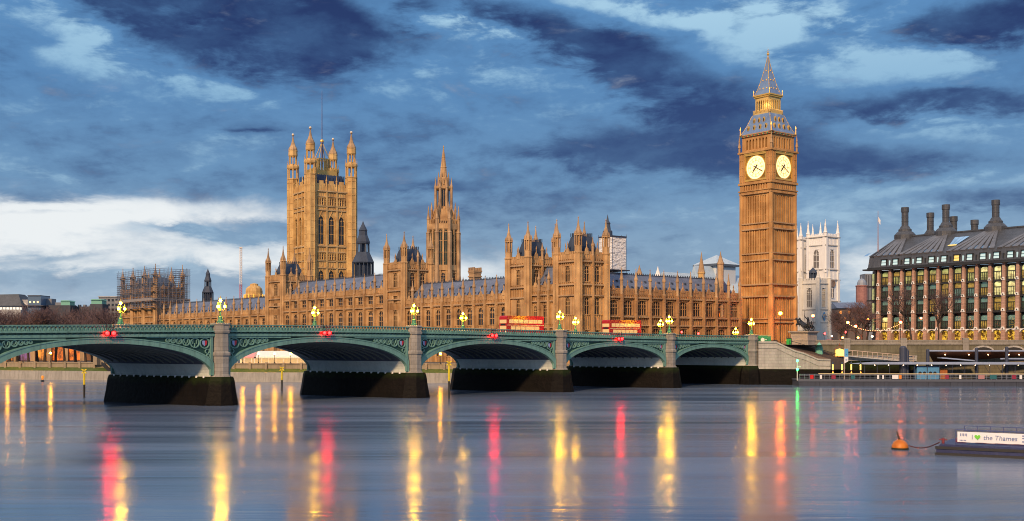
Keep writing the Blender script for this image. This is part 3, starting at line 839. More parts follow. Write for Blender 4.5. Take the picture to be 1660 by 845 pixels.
def turret(parent, x, y, r, z0, zb, ztop, stone=STONE):
    """octagonal corner turret: shaft, open lantern, ogee cap"""
    H = ztop - zb
    m = MB(); m.lathe(x, y, [(r * 1.12, z0), (r * 1.12, z0 + (zb - z0) * 0.4), (r, z0 + (zb - z0) * 0.42), (r, zb), (r * 1.18, zb + 0.15), (r * 1.18, zb + 0.5), (r * 0.96, zb + 0.7), (r * 0.96, zb + H * 0.2)], 8)
    for k in range(8):
        a = math.pi / 8 + k * math.pi / 4
        m.tube((x + r * math.cos(a), y + r * math.sin(a), z0), (x + r * math.cos(a), y + r * math.sin(a), zb), 0.13, n=4)
    t = m.obj('turret', stone, parent)
    l = MB()
    za, zc = zb + H * 0.2, zb + H * 0.48
    l.lathe(x, y, [(r * 0.55, za), (r * 0.55, zc)], 8)
    for k in range(8):
        a = math.pi / 8 + k * math.pi / 4
        l.tube((x + r * 0.86 * math.cos(a), y + r * 0.86 * math.sin(a), za), (x + r * 0.86 * math.cos(a), y + r * 0.86 * math.sin(a), zc + 0.1), 0.17, n=5)
        l.tube((x + r * 1.02 * math.cos(a), y + r * 1.02 * math.sin(a), zc), (x + r * 0.98 * math.cos(a), y + r * 0.98 * math.sin(a), zc + H * 0.13), 0.13, 0.02, n=4)
    l.lathe(x, y, [(r * 0.9, za - 0.15), (r * 1.02, za), (r * 0.9, za + 0.2)], 8)
    l.lathe(x, y, [(r * 0.95, zc - 0.1), (r * 1.1, zc), (r * 1.05, zc + 0.25), (r * 0.7, zc + 0.4)], 8)
    l.obj('lantern', stone, t)
    c = MB(); c.lathe(x, y, ogee(r * 0.82, zc + 0.3, ztop), 8); c.obj('ogee_cap', STONE_D, t)
def pavilion(label, group, ne, a, b, z_mid, zpar, ztop, roofz, fl, wx=2, wy=2, z0=4.0, lit=0.0, stone=STONE, ang=A_E, scaffold=False):
    org = Vector(ne)
    r = thing('pavilion_tower', label, 'tower', org, ang, group)
    T_e = lambda x, y, z: (x - a, y, z)                # east front: x 0..a -> local -a..0
    T_n = lambda x, y, z: (-y, x, z)                   # north front
    T_w = lambda x, y, z: (-x, b - y, z)
    T_s = lambda x, y, z: (-a + y, b - x, z)
    core = MB(T=ID); core.box(-a + 0.46, -0.46, 0.46, b - 0.46, z0, zpar - 0.02)
    for T, L, n in ((T_e, a, wx), (T_n, b, wy), (T_w, a, wx), (T_s, b, wy)):
        f = Facade(r, T, L, n, fl, z0, zpar, stone=stone, wall=core, margin=1.3, win_w=0.45 if n > 1 else 0.3, lights=2 if n > 1 else 3, lit=lit)
    core.T = ID
    st = MB()
    for T, L, n in ((T_e, a, wx), (T_n, b, wy), (T_w, a, wx), (T_s, b, wy)):
        st.T = T
        for z in (z_mid - 3.0, z_mid, zpar - 1.0): st.box(-0.1, L + 0.1, -0.45, 0.2, z, z + 0.42)
    core.merge(st, 1); core.obj('wall', [stone, STONE_D], r)
    bt = MB()
    for T, L, n in ((T_e, a, wx), (T_n, b, wy), (T_w, a, wx), (T_s, b, wy)): battlement(bt, T, L, zpar, 2.0, max(1, n), 1.2)
    bt.obj('parapet', stone, r)
    for i, (x, y) in enumerate(((0, 0), (-a, 0), (-a, b), (0, b))): turret(r, x, y, 1.12, z0, zpar + 1.2, ztop, stone)
    for T, L, n in ((T_e, a, wx), (T_n, b, wy)):
        if n > 1: buttress(r, T, L / 2, z0, zpar + 0.8, zpar + 6.2, 0.75, 0.5, stone)
    ro = MB(); i = 1.1; q = 0.32
    x0, x1, y0, y1 = -a + i, -i, i, b - i
    dx, dy = (x1 - x0) * q, (y1 - y0) * q
    ro.add([(x0, y0, zpar), (x1, y0, zpar), (x1, y1, zpar), (x0, y1, zpar), (x0 + dx * .7, y0 + dy * .7, roofz), (x1 - dx * .7, y0 + dy * .7, roofz), (x1 - dx * .7, y1 - dy * .7, roofz), (x0 + dx * .7, y1 - dy * .7, roofz)],
           [(0, 1, 5, 4), (1, 2, 6, 5), (2, 3, 7, 6), (3, 0, 4, 7), (4, 5, 6, 7)])
    roof = ro.obj('roof', IRONROOF, r)
    cr = MB()
    for k in range(7):
        for fx, fy in ((k / 6, 0), (k / 6, 1), (0, k / 6), (1, k / 6)):
            x = x0 + dx * .7 + (x1 - x0 - dx * 1.4) * fx; y = y0 + dy * .7 + (y1 - y0 - dy * 1.4) * fy
            cr.box(x - 0.09, x + 0.09, y - 0.09, y + 0.09, roofz - 0.02, roofz + 1.0)
    cr.obj('roof_cresting', IRONROOF, roof)
    dm = MB()
    for T, L in ((T_e, a), (T_n, b)):
        dm.T = T
        for f in ((0.36, 0.64) if True else ()):
            x = L * f
            dm.poly([(x - 0.5, zpar + 1.2), (x + 0.5, zpar + 1.2), (x + 0.5, zpar + 2.6), (x, zpar + 3.6), (x - 0.5, zpar + 2.6)], 1.2, 2.6)
    dm.obj('dormer', IRONROOF, roof)
    return r
GP = 'turreted pavilions of the palace'
FP = [(6.2, 9.0, False), (10.0, 14.0), (18.3, 23.2), (27.4, 31.8)]
pavilion('square pavilion nearest the bridge with four slim turrets, right of its twin', GP, PN, 9.0, 10.4, 26.4, 33.8, 45.4, 40.2, FP, 1, 2, lit=0.0)
pavilion('square pavilion with four slim turrets, left of its twin near the bridge', GP, PN + PS * 21.8, 9.0, 10.4, 26.4, 33.8, 46.0, 40.2, FP, 1, 2, lit=0.0)
FP2 = [(6.2, 9.0, False), (10.0, 13.6), (15.9, 21.6), (24.1, 26.4, False), (29.4, 34.2)]
pavilion('square turreted pavilion standing left of the octagonal spire tower', GP, PN + PS * 87.6, 11.0, 10.8, 28.0, 36.0, 48.2, 42.5, FP2, 1, 2)
pavilion('square turreted pavilion below the left side of the great square tower', GP, PN + PS * 176, 13.2, 11.8, 28.0, 36.0, 49.4, 42.5, FP2, 1, 2)

# ------------------------------------------------------------------ scaffolded pavilion block at the south end
sp0 = PN + PS * 309.5 + PW * (-1.5)
SB = pavilion('broad far pavilion block at the left end of the palace, wrapped in scaffolding', GP, sp0, 46.0, 13.8, 23.5, 36.5, 49.8, 43.5, [(6.2, 9.0, False), (10.0, 13.6), (15.9, 20.6), (25.0, 30.0)], 6, 2)

for x in (-14.5, -31):
    for y in (0, 13.8): turret(SB, x, y, 1.4, 4.0, 37.7, 49.4)
sc = thing('scaffolding', 'grey tube scaffolding with boarded walkways round the far left pavilion block', 'scaffolding', sp0, A_E)
SCT = mat('scaffold_tube', (0.14, 0.185, 0.29), 0.5, 0.3); BOARD = weathered('scaffold_board', (0.30, 0.28, 0.28), (0.2, 0.19, 0.2), streak=0.2)
def scaf(x0, x1, y, zs, horiz):
    m = MB(); n = int(abs(x1 - x0) / 2.1) + 1
    for k in range(n + 1):
        x = x0 + (x1 - x0) * k / n
        for yy in (y, y - 1.4): m.tube((x, yy, zs[0]) if horiz else (yy, x, zs[0]), (x, yy, zs[-1] + rnd.uniform(0.3, 2)) if horiz else (yy, x, zs[-1] + rnd.uniform(.3, 2)), 0.06, n=4)
    b = MB()
    for i, z in enumerate(zs):
        for yy in (y, y - 1.4):
            for dz in (0, 1.0):
                p, q = (x0 - 1.2, yy, z + dz), (x1 + 1.2, yy, z + dz)
                if not horiz: p, q = (yy, x0 - 1.2, z + dz), (yy, x1 + 1.2, z + dz)
                m.tube(p, q, 0.05, n=4)
        if i % 2 == 0:
            if horiz: b.box(x0 - 1, x1 + 1, y - 1.3, y - 0.1, z, z + 0.14)
            else: b.box(y - 1.3, y - 0.1, x0 - 1, x1 + 1, z, z + 0.14)
    for k in range(n):
        xa, xb = x0 + (x1 - x0) * k / n, x0 + (x1 - x0) * (k + 1) / n
        z = zs[rnd.randrange(len(zs) - 1)]
        m.tube((xa, y - 1.4, z) if horiz else (y - 1.4, xa, z), (xb, y - 1.4, z + 4) if horiz else (y - 1.4, xb, z + 4), 0.07, n=4)
    m.obj('tube_frame', SCT, sc); b.obj('boarding', BOARD, sc)
ZS = [28.0 + 2.0 * k for k in range(10)]
scaf(-47, 1, -1.2, ZS, True)
scaf(-1, 15.5, 3.6, ZS, False)
scaf(-1, 15, -47.5, ZS[:9], False)
scaf(-47, 1, 17.0, ZS, True)
m = MB(); m.box(-50, 3.2, -2.9, -2.7, 31.4, 32.7); m.box(3.0, 3.2, -2.7, 16.5, 31.2, 32.5); m.obj('toe_board', BOARD, sc)
nt = MB()
for (x0, x1, y0, y1, z0_, z1_) in ((-47, 1, -2.66, -2.62, 34.0, 40.5), (3.4, 3.44, -1, 15.5, 14.0, 40)):
    if x1 - x0 > 1:
        k = x0
        while k < x1: nt.box(k, k + 0.12, y0, y1, z0_, z1_); k += 0.55
    else:
        k = y0
        while k < y1: nt.box(x0, x1, k, k + 0.12, z0_, z1_); k += 0.55
nt.obj('debris_netting', mat('netting', (0.10, 0.11, 0.15), 0.8), sc)

# ------------------------------------------------------------------ great square tower
def great_tower():
    ctr = at(522, 557, 555); ctr.z = 0
    ang = A_E - R(5.0)
    a = 22.8; h = a / 2
    r = thing('square_tower', 'great square stone tower with four tall corner turrets and a thin flagpole', 'tower', ctr, ang)
    st_ = STONE_V
    faces = [lambda x, y, z: (x - h, y - h, z), lambda x, y, z: (h - y, x - h, z), lambda x, y, z: (h - x, h - y, z), lambda x, y, z: (y - h, h - x, z)]
    wall = MB(T=ID); wall.box(-h + 1.3, h - 1.3, -h + 1.3, h - 1.3, 4, 84.5)
    st = MB(); bt = MB()
    lo, hi = 3.3, a - 3.3
    for fi, T in enumerate(faces):
        wall.T = T
        b = (hi - lo) / 3
        LV = [(36.0, 46.0, 2.9), (58.9, 72.6, 2.9)]
        zs = [4] + [q for l in LV for q in l[:2]] + [84.6]
        for k in range(0, len(zs), 2):
            if k == 0: wall.box(lo, hi, 0.0, 1.4, zs[k], zs[k + 1])
            else: wall.box(lo, hi, 0.0, 1.4, zs[k], zs[k + 1])
        for z0_, z1_, ww in LV:
            ed = [lo]
            for k in range(3):
                c = lo + b * (k + 0.5); ed += [c - ww / 2, c + ww / 2]
            ed.append(hi)
            for k in range(0, 8, 2): wall.box(ed[k], ed[k + 1], 0.02, 1.38, z0_, z1_)
            for k in range(3):
                c = lo + b * (k + 0.5)
                if fi < 2: put_window(r, T, c, z0_, ww, z1_ - z0_, 2, True, GLASS if fi else GLASS_R, st_, 0.25)
                # moulded arch surround
                for sg_ in (-1, 1):
                    wall.poly([(c + sg_ * ww / 2, z1_ - 2.2), (c + sg_ * ww * .4, z1_ - 1.0), (c, z1_ + .02), (c + sg_ * ww / 2, z1_ + .02)], 0.05, 0.9)
                    wall.box(*sorted((c + sg_ * (ww / 2 + .1), c + sg_ * (ww / 2 + .32))), -0.22, 0.1, z0_, z1_ - 1.5)
                    wall.tube((c + sg_ * (ww / 2 + .2), -0.12, z1_ - 1.5), (c, -0.12, z1_ + 1.6), 0.16, n=4)
                wall.lathe(c, -0.1, [(0.2, z1_ + 1.4), (0.35, z1_ + 2.0), (0.02, z1_ + 3.4)], 6)
        # two rows of small lights
        for z0_, z1_ in ((51.3, 54.4), (78.0, 81.4)) if fi < 2 else ():
            for k in range(3):
                for q in range(4):
                    x = lo + b * k + 0.75 + q * (b - 1.5) / 3
                    put_window(r, T, x, z0_, 0.62, z1_ - z0_, 1, True, GLASS_R, st_, -0.42)
            for k in range(3):
                for q in range(5):
                    x = lo + b * k + 0.75 + (q - 0.5) * (b - 1.5) / 3
                    wall.box(x - 0.17, x + 0.17, -0.42, 0.02, z0_ - 0.2, z1_ + 0.2)
        # pilaster strips and panel ribs
        for k in range(4):
            x = lo + b * k
            wall.box(x - 0.42, x + 0.42, -0.5, 0.1, 34, 84.4)
        for z0_, z1_ in ((47.5, 50.2), (55.2, 57.2), (76.0, 77.0), (82, 84)):
            for q in range(1, 18):
                x = lo + (hi - lo) * q / 18; wall.box(x - 0.09, x + 0.09, -0.16, 0.05, z0_, z1_)
        st.T = T
        for z, hh, o in ((34, .5, .5), (47.0, .45, .5), (50.4, .4, .5), (54.9, .4, .45), (57.6, .6, .6), (75.3, .5, .55), (77.2, .45, .5), (82.0, .35, .4), (84.5, .6, .7)): st.box(1.5, a - 1.5, -o, 0.3, z, z + hh)
        bt.T = T
        bt.box(lo, hi, 0.0, 0.5, 85.1, 87.2)
        for k in range(3):
            c = lo + b * (k + .5)
            bt.poly([(c - 2.1, 87.1), (c + 2.1, 87.1), (c + 2.1, 88.6), (c + 1.2, 88.6), (c + 1.2, 90.0), (c - 1.2, 90.0), (c - 1.2, 88.6), (c - 2.1, 88.6)], 0.02, 0.48)
            for q in range(-2, 3): bt.box(c + q * .8 - .1, c + q * .8 + .1, -0.12, 0.03, 85.3, 88)
        for k in range(4):
            x = lo + b * k
            bt.lathe(x, 0.0, [(0.4, 85), (0.4, 89.5), (0.55, 89.8), (0.25, 90.8), (0.02, 92.8)], 6)
    wall.T = ID
    wall.merge(st, 1); wall.obj('wall', [st_, weathered('tower_trim', (0.60, 0.44, 0.25), (0.34, 0.23, 0.12), streak=.6)], r); bt.obj('parapet', st_, r)
    for x, y in ((h, -h), (-h, -h), (-h, h), (h, h)):
        t_ = 0.5
        cx, cy = x - math.copysign(t_, x), y - math.copysign(t_, y)
        m = MB(); rr = 2.75
        m.lathe(cx, cy, [(rr, 4), (rr, 92.2), (rr * 1.1, 92.4), (rr * 1.1, 92.9)], 8)
        for k in range(8):
            an = math.pi / 8 + k * math.pi / 4
            m.tube((cx + rr * math.cos(an), cy + rr * math.sin(an), 4), (cx + rr * math.cos(an), cy + rr * math.sin(an), 92), 0.25, n=4)
        for z in [36 + 3.4 * k for k in range(17)]: m.lathe(cx, cy, [(rr * .98, z), (rr * 1.06, z + .1), (rr * 1.06, z + .35), (rr * .98, z + .45)], 8)
        tt = m.obj('turret', st_, r)
        m = MB()
        for k in range(8):
            an = math.pi / 8 + k * math.pi / 4
            c, s = math.cos(an), math.sin(an)
            m.tube((cx + rr * .92 * c, cy + rr * .92 * s, 92.9), (cx + rr * .92 * c, cy + rr * .92 * s, 98.6), 0.36, n=5)
            m.tube((cx + rr * 1.02 * c, cy + rr * 1.02 * s, 98.8), (cx + rr * 1.0 * c, cy + rr * 1.0 * s, 102), 0.24, 0.03, n=4)
            m.tube((cx + rr * .66 * c, cy + rr * .66 * s, 100), (cx + rr * .66 * c, cy + rr * .66 * s, 104.4), 0.27, n=5)
        m.lathe(cx, cy, [(rr * 1.0, 97.6), (rr * 1.12, 98.2), (rr * 1.12, 99.0), (rr * .8, 100.2)], 8)
        m.lathe(cx, cy, [(rr * .72, 104.0), (rr * .84, 104.6), (rr * .8, 106.6), (rr * .86, 107), (rr * .7, 107.6)], 8)
        m.obj('lantern', st_, tt)
        m = MB(); m.lathe(cx, cy, ogee(rr * .74, 107.0, 115.6, 0.62), 8); m.obj('ogee_cap', STONE_D, tt)
        MB().sphere((cx, cy, 115.2), 0.66, 8, 6).obj('finial_ball', mat('pale_finial', (0.7, 0.62, 0.5), 0.5), tt)
    # iron roof, its gilded crown and the flagpole
    m = MB(); m.add([(-8.6, -8.6, 85), (8.6, -8.6, 85), (8.6, 8.6, 85), (-8.6, 8.6, 85), (-7.6, -7.6, 93.4), (7.6, -7.6, 93.4), (7.6, 7.6, 93.4), (-7.6, 7.6, 93.4)], [(0, 1, 5, 4), (1, 2, 6, 5), (2, 3, 7, 6), (3, 0, 4, 7), (4, 5, 6, 7)])
    for k in range(10):
        for T in faces:
            m.T = T; x = 3.6 + k * (a - 7.2) / 9; m.box(x - .1, x + .1, 2.3, 2.6, 86, 93.4)
    m.T = None
    rf = m.obj('roof', mat('blue_iron_roof', (0.03, 0.055, 0.13), 0.45), r)
    m = MB()
    for T in faces:
        m.T = T
        m.box(6.0, a - 6.0, 5.6, 5.9, 93.41, 96.0)
        k = 6.0
        while k < a - 6:
            m.box(k, k + 0.3, 5.5, 5.8, 96, 97.2); k += 0.75
        for q in range(5): m.box(h - 2.9 + q * 1.35, h - 2.5 + q * 1.35, h - 2.9, h - 2.5, 94, 101.8)
        m.tube((h - 3.2, h - 3.2, 101), (h, h, 111), 0.2, n=5); m.tube((6.0, 6.0, 93.5), (h - 3, h - 3, 99), .2, n=4)
        m.box(h - 3.0, h + 3.0, h - 3.0, h - 2.6, 101.8, 102.4)
    m.T = None
    cw = m.obj('gilded_crown', mat('dull_gilding', (.52, .36, .12), .5, .3), rf)
    m = MB(); m.lathe(0, 0, [(0.5, 93.4), (0.45, 110), (0.8, 110.4), (0.75, 111.6), (0.24, 112), (0.2, 124), (0.12, 136), (0.02, 137.2)], 8); m.obj('flagpole', mat('flagpole_blue', (0.10, 0.11, 0.24), 0.5), r)
    MB().sphere((0, 0, 111.4), 0.95, 8, 6).obj('crown_ball', GOLD, r)
great_tower()

# ------------------------------------------------------------------ octagonal spire tower
def spire_tower():
    c = at(719, 557, 487); c.z = 0
    r = thing('spire_tower', 'octagonal stone tower tapering in tiers to a slender spire', 'tower', c, A_E + R(9))
    def octo(mb, rad, z0, z1, k=8): mb.lathe(0, 0, [(rad, z0), (rad, z1)], k)
    m = MB()
    octo(m, 6.6, 4, 62); 
    m.obj('wall', STONE, r)
    fl = 6.6 * math.cos(math.pi / 8)
    for k in range(8):
        an = k * math.pi / 4
        ca, sa = math.cos(an), math.sin(an)
        T = lambda x, y, z, ca=ca, sa=sa: (ca * (fl + .45 - y) - sa * x, sa * (fl + .45 - y) + ca * x, z)
        # two tall lights per side set between stone strips
        for x in (-1.15, 1.15): put_window(r, T, x, 44.3, 1.5, 15.4, 2, True, mat('green_brown_glass', (0.035, 0.05, 0.035), 0.25), STONE)
        put_window(r, T, 0, 36.3, 1.6, 4.6, 2, True, GLASS, STONE)
        w_ = MB(T=T)
        for x in (-2.2, 0, 2.2): w_.box(x - .3, x + .3, -0.15, 0.5, 43.5, 61)
        w_.box(-2.5, 2.5, -0.2, 0.5, 60, 62.3); w_.box(-2.5, 2.5, -0.2, 0.5, 42, 44.2); w_.box(-2.5, -0.9, 0, .45, 35, 42); w_.box(.9, 2.5, 0, .45, 35, 42)
        for q in range(5): w_.box(-2.2 + q * 1.0, -1.8 + q * 1.0, -0.25, 0.3, 62.3, 64.2)
        w_.obj('panel', STONE, r)
        # corner buttress and pinnacle
        b = an + math.pi / 8; cb, sb = math.cos(b), math.sin(b)
        m = MB(); R0 = 7.1
        m.lathe(R0 * cb, R0 * sb, [(1.5, 4), (1.35, 37), (1.0, 40), (0.95, 58), (1.1, 58.4), (0.72, 59), (0.7, 64), (0.85, 64.4), (0.4, 66.4), (0.03, 70.5)], 6)
        bt = m.obj('buttress', STONE_D, r)
        m = MB(); m.tube((6.6 * cb, 6.6 * sb, 62), (3.8 * cb, 3.8 * sb, 69.5), 0.42, n=4); m.obj('flying_buttress', STONE, bt)
        m = MB(); m.lathe(5.6 * cb, 5.6 * sb, [(0.5, 62), (0.45, 68), (0.55, 68.4), (0.03, 72)], 6); m.lathe(3.75 * cb, 3.75 * sb, [(0.62, 64), (0.55, 78), (0.68, 78.4), (0.35, 80), (0.03, 83)], 6); m.lathe(2.35 * cb, 2.35 * sb, [(0.4, 79), (0.35, 82), (0.45, 82.3), (0.03, 85.5)], 6); m.obj('pinnacle', STONE_D, bt)
    m = MB()
    m.lathe(0, 0, [(6.7, 62), (5.2, 64.5), (4.2, 68.2), (4.2, 68.9), (3.3, 69.1), (2.0, 69.2)], 8); m.obj('crown_stage', STONE, r)
    m = MB()
    octo(m, 2.5, 69, 78.6)
    m.lathe(0, 0, [(3.3, 77.5), (3.9, 78.0), (3.9, 78.9), (2.9, 79.2), (2.7, 82.6), (2.2, 83)], 8)
    lan = m.obj('lantern', STONE, r)
    for k in range(8):
        an = k * math.pi / 4; ca, sa = math.cos(an), math.sin(an)
        T = lambda x, y, z, ca=ca, sa=sa: (ca * (2.75 - y) - sa * x, sa * (2.75 - y) + ca * x, z)
        w_ = MB(T=T); w_.add([(-.55, .18, 70.4), (.55, .18, 70.4), (.55, .18, 77.3), (-.55, .18, 77.3)], [(0, 1, 2, 3)]); w_.obj('opening', GLASS, lan)
        w_ = MB(T=T); w_.box(-.06, .06, 0, .17, 70, 77.4); w_.add([(-.35, -.28, 79.6), (.35, -.28, 79.6), (.35, -.28, 82), (-.35, -.28, 82)], [(0, 1, 2, 3)]); w_.obj('mullion', STONE_D, lan)
    m = MB(); m.lathe(0, 0, [(1.75, 82.6), (1.35, 87.3), (1.5, 87.5), (1.28, 87.8), (0.8, 91.6), (0.9, 91.8), (0.74, 92.1), (0.2, 96.0), (0.32, 96.3), (0.02, 97.3)], 8); m.obj('spire', STONE, r)
spire_tower()

# ------------------------------------------------------------------ dark iron ventilation turrets
def iron_turret(label, px, py_top, d, w, base_z):
    c = at(px, 557, d); c.z = 0
    top = CH + (HOR - py_top) * d / F
    r = thing('ventilation_turret', label, 'turret', c, 0.2, 'dark iron roof turrets')
    m = MB(); h = top - base_z; q = w / 2
    IR = IRONROOF
    m.lathe(0, 0, [(q * 1.25, base_z - 16), (q * 1.25, base_z), (q * 1.05, base_z + h * .06), (q * 1.0, base_z + h * .1)], 8); m.obj('base', IR, r)
    m = MB(); m.lathe(0, 0, [(q * .72, base_z + h * .1), (q * .72, base_z + h * .36)], 8)
    for k in range(16):
        a = k * math.pi / 8 + math.pi / 8
        m.tube((q * .98 * math.cos(a), q * .98 * math.sin(a), base_z + h * .1), (q * .98 * math.cos(a), q * .98 * math.sin(a), base_z + h * .37), w * .03, n=4)
    m.obj('louvre_stage', IR, r)
    m = MB(); m.lathe(0, 0, [(q * 1.02, base_z + h * .35), (q * 1.12, base_z + h * .37), (q * .72, base_z + h * .5), (q * .66, base_z + h * .52), (q * .4, base_z + h * .53)], 8); m.obj('skirt_roof', IR, r)
    m = MB()
    for k in range(8):
        a = k * math.pi / 4 + math.pi / 8
        m.tube((q * .58 * math.cos(a), q * .58 * math.sin(a), base_z + h * .52), (q * .56 * math.cos(a), q * .56 * math.sin(a), base_z + h * .66), w * .045, n=4)
    m.lathe(0, 0, [(q * .3, base_z + h * .5), (q * .3, base_z + h * .66)], 6)
    m.obj('lantern', IR, r)
    m = MB(); m.lathe(0, 0, [(q * .68, base_z + h * .65), (q * .7, base_z + h * .68), (q * .45, base_z + h * .78), (q * .4, base_z + h * .84), (q * .45, base_z + h * .85), (q * .12, base_z + h * .95), (0.02, top)], 8); m.obj('cap', IR, r)
iron_turret('dark blue iron turret in openwork tiers right beside the great square tower', 588.5, 358, 505, 9.4, 36)
iron_turret('small dark stepped turret on the far roof right of the scaffolding', 337, 435, 565, 5.4, 29)

# chimney stack behind the wing
ch = thing('chimney_stack', 'brown brick chimney stack rising behind the slate roof right of the spire tower', 'chimney', at(770, 557, 385), A_E)
ch.location.z = 0
m = MB(); m.box(-1.5, 1.5, -1.5, 1.5, 22, 34.6); m.obj('stack', STONE_D, ch)
m = MB(); m.box(-1.75, 1.75, -1.75, 1.75, 33.2, 33.7); m.box(-1.8, 1.8, -1.8, 1.8, 35, 35.5)
for x in (-1.4, -.45, .5, 1.4):
    for y in (-1.4, 1.4): m.box(x - .25, x + .25, y - .25, y + .25, 34.61, 36.6)
m.box(-1.62, 1.62, -1.62, 1.62, 34.4, 35.05)
m.obj('crown', STONE_D, ch)
# ------------------------------------------------------------------ the clock tower
def clock_tower():
    c = Vector((83.0, 360.0, 0.0))
    r = thing('clock_tower', 'tall honey stone clock tower with glowing yellow dials and pointed blue iron roof', 'clock tower', c, A_E)
    a = 12.3; h = a / 2
    def faces(w):
        q = w / 2
        return [lambda x, y, z: (x - q, y - q, z), lambda x, y, z: (q - y, x - q, z), lambda x, y, z: (q - x, q - y, z), lambda x, y, z: (y - q, q - x, z)]
    S, D = STONE_B, weathered('clock_tower_trim', (0.50, 0.33, 0.18), (0.38, 0.23, 0.12))
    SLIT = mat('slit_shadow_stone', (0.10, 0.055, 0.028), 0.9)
    sh = MB(T=ID); sh.box(-h + 0.75, h - 0.75, -h + .75, h - .75, 4, 60)
    bands, slit = MB(), MB()
    panels = [(11.0, 16.6), (18.4, 25.0), (29.4, 36.6), (39.4, 46.6), (49.0, 57.6)]
    for fi, T in enumerate(faces(a)):
        sh.T = T
        sh.box(0.02, 1.75, 0.0, 0.8, 4, 58.6); sh.box(a - 1.75, a - 0.02, 0.01, 0.8, 4, 58.6)
        for x0 in (0.25, 1.0, a - 1.2, a - .45): sh.box(x0, x0 + 0.22, -0.16, 0.05, 10, 58)
        zs = [4] + [q for p in panels for q in p] + [58.6]
        for k in range(0, len(zs), 2): sh.box(1.75, a - 1.75, 0.12, 0.8, zs[k], zs[k + 1])
        for z0, z1 in panels:
            nr = 9
            for k in range(nr + 1):
                x = 1.75 + (a - 3.5) * k / nr
                w_ = 0.19 if k % 3 else 0.3
                sh.box(x - w_, x + w_, 0.08 if k % 2 else -0.02, 0.8, z0, z1)
            for k in range(nr):
                x0 = 1.75 + (a - 3.5) * k / nr; x1 = 1.75 + (a - 3.5) * (k + 1) / nr
                xm = (x0 + x1) / 2
                sh.box(xm - 0.09, xm + 0.09, 0.3, 0.8, z0, z1)
                for zz in [z0 + 2.2 * j for j in range(1, int((z1 - z0) / 2.2) + 1)]:
                    sh.box(x0 + .2, x1 - .2, 0.33, 0.78, zz - .14, zz + .14)
        for z0, z1 in ((25.2, 29.2), (36.8, 39.2), (46.8, 48.8)):
            for k in range(15):
                x = 1.9 + (a - 3.8) * k / 14
                sh.box(x - .1, x + .1, -0.05, 0.2, z0, z1)
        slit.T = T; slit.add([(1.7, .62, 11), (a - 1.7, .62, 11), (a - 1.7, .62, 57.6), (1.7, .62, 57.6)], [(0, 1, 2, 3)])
        bands.T = T
        for z, hh, o in ((10.0, .6, .35), (16.8, .35, .35), (18.0, .35, .3), (25.1, .45, .55), (28.9, .5, .6), (36.7, .4, .4), (38.9, .4, .4), (46.7, .4, .4), (48.6, .4, .4), (58.3, .35, .5)):
            bands.box(-o * .8, a + o * .8, -o, 0.3, z, z + hh)
    sh.T = ID
    for x in (-h, h):
        for y in (-h, h):
            sh.lathe(x * .97, y * .97, [(1.0, 4), (1.0, 25), (0.75, 27), (0.7, 58.5)], 8)
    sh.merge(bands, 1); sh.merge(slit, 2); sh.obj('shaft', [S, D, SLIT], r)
    # corbelled gallery below the dials, then the clock stage
    g = MB(T=ID); g.box(-h + .6, h - .6, -h + .6, h - .6, 58, 62.6)
    cs = 12.9; q = cs / 2
    for T in faces(cs):
        g.T = T
        g.box(0, cs, 0, .8, 58.65, 59.3); g.box(-.25, cs + .25, -.3, .8, 59.25, 59.65); g.box(0.0, cs, 0.5, 1.2, 59.6, 61.4)
        g.box(-.3, cs + .3, -.35, .8, 61.4, 62.1)
        for k in range(13): x = 0.5 + (cs - 1.0) * k / 12; g.box(x - .26, x + .26, 0.02, .9, 59.6, 61.45)
        for k in range(25): x = 0.3 + (cs - .6) * k / 24; g.box(x - .12, x + .12, -.22, 0.3, 58.2, 58.9)
    g.T = None
    g.obj('gallery', S, r)
    c2 = MB(T=ID); c2.box(-q + 1.0, q - 1.0, -q + 1.0, q - 1.0, 62, 72)
    gd = MB(); 
    for T in faces(cs):
        c2.T = T
        for x0 in (0.0, cs - 2.15):
            c2.box(x0 + .02, x0 + 2.13, 0.0, 1.1, 62.1, 71.6)
            for k in range(3): c2.box(x0 + .2 + k * .75, x0 + .42 + k * .75, -.2, .1, 62.3, 71.4)
            for zz in (64.5, 67, 69.4): c2.box(x0 + .05, x0 + 2.1, -.12, .1, zz, zz + .25)
        c2.box(2.1, cs - 2.1, 0.25, 1.1, 62.1, 62.5); c2.box(2.1, cs - 2.1, 0.3, 1.1, 71.0, 71.6)
        c2.box(-.35, cs + .35, -.45, .9, 71.6, 72.15)
        gd.T = T
        # gilded square frame and cornice round the dial
        zc = 66.8
        gd.box(2.14, cs - 2.14, 0.02, .5, 62.5, 63.1)
        gd.box(2.14, 2.44, 0.05, .5, 63.1, 70.7); gd.box(cs - 2.44, cs - 2.14, 0.05, .5, 63.1, 70.7)
        gd.box(2.14, cs - 2.14, -0.12, .5, 70.7, 71.15); gd.box(2.1, cs - 2.1, -0.2, .3, 71.2, 71.55)
    c2.T = None
    c2.obj('clock_stage', S, r)
    gd.T = None; gd.obj('gilded_frame', GOLD, r)
    DIAL = mat('lit_opal_dial', (0.9, 0.85, 0.7), 0.4, emit=(1.0, 0.62, 0.17), estr=1.5)
    RING = mat('dial_iron_gold', (0.55, 0.33, 0.06), 0.5); HAND = mat('dark_clock_hand', (0.03, 0.025, 0.02), 0.5)
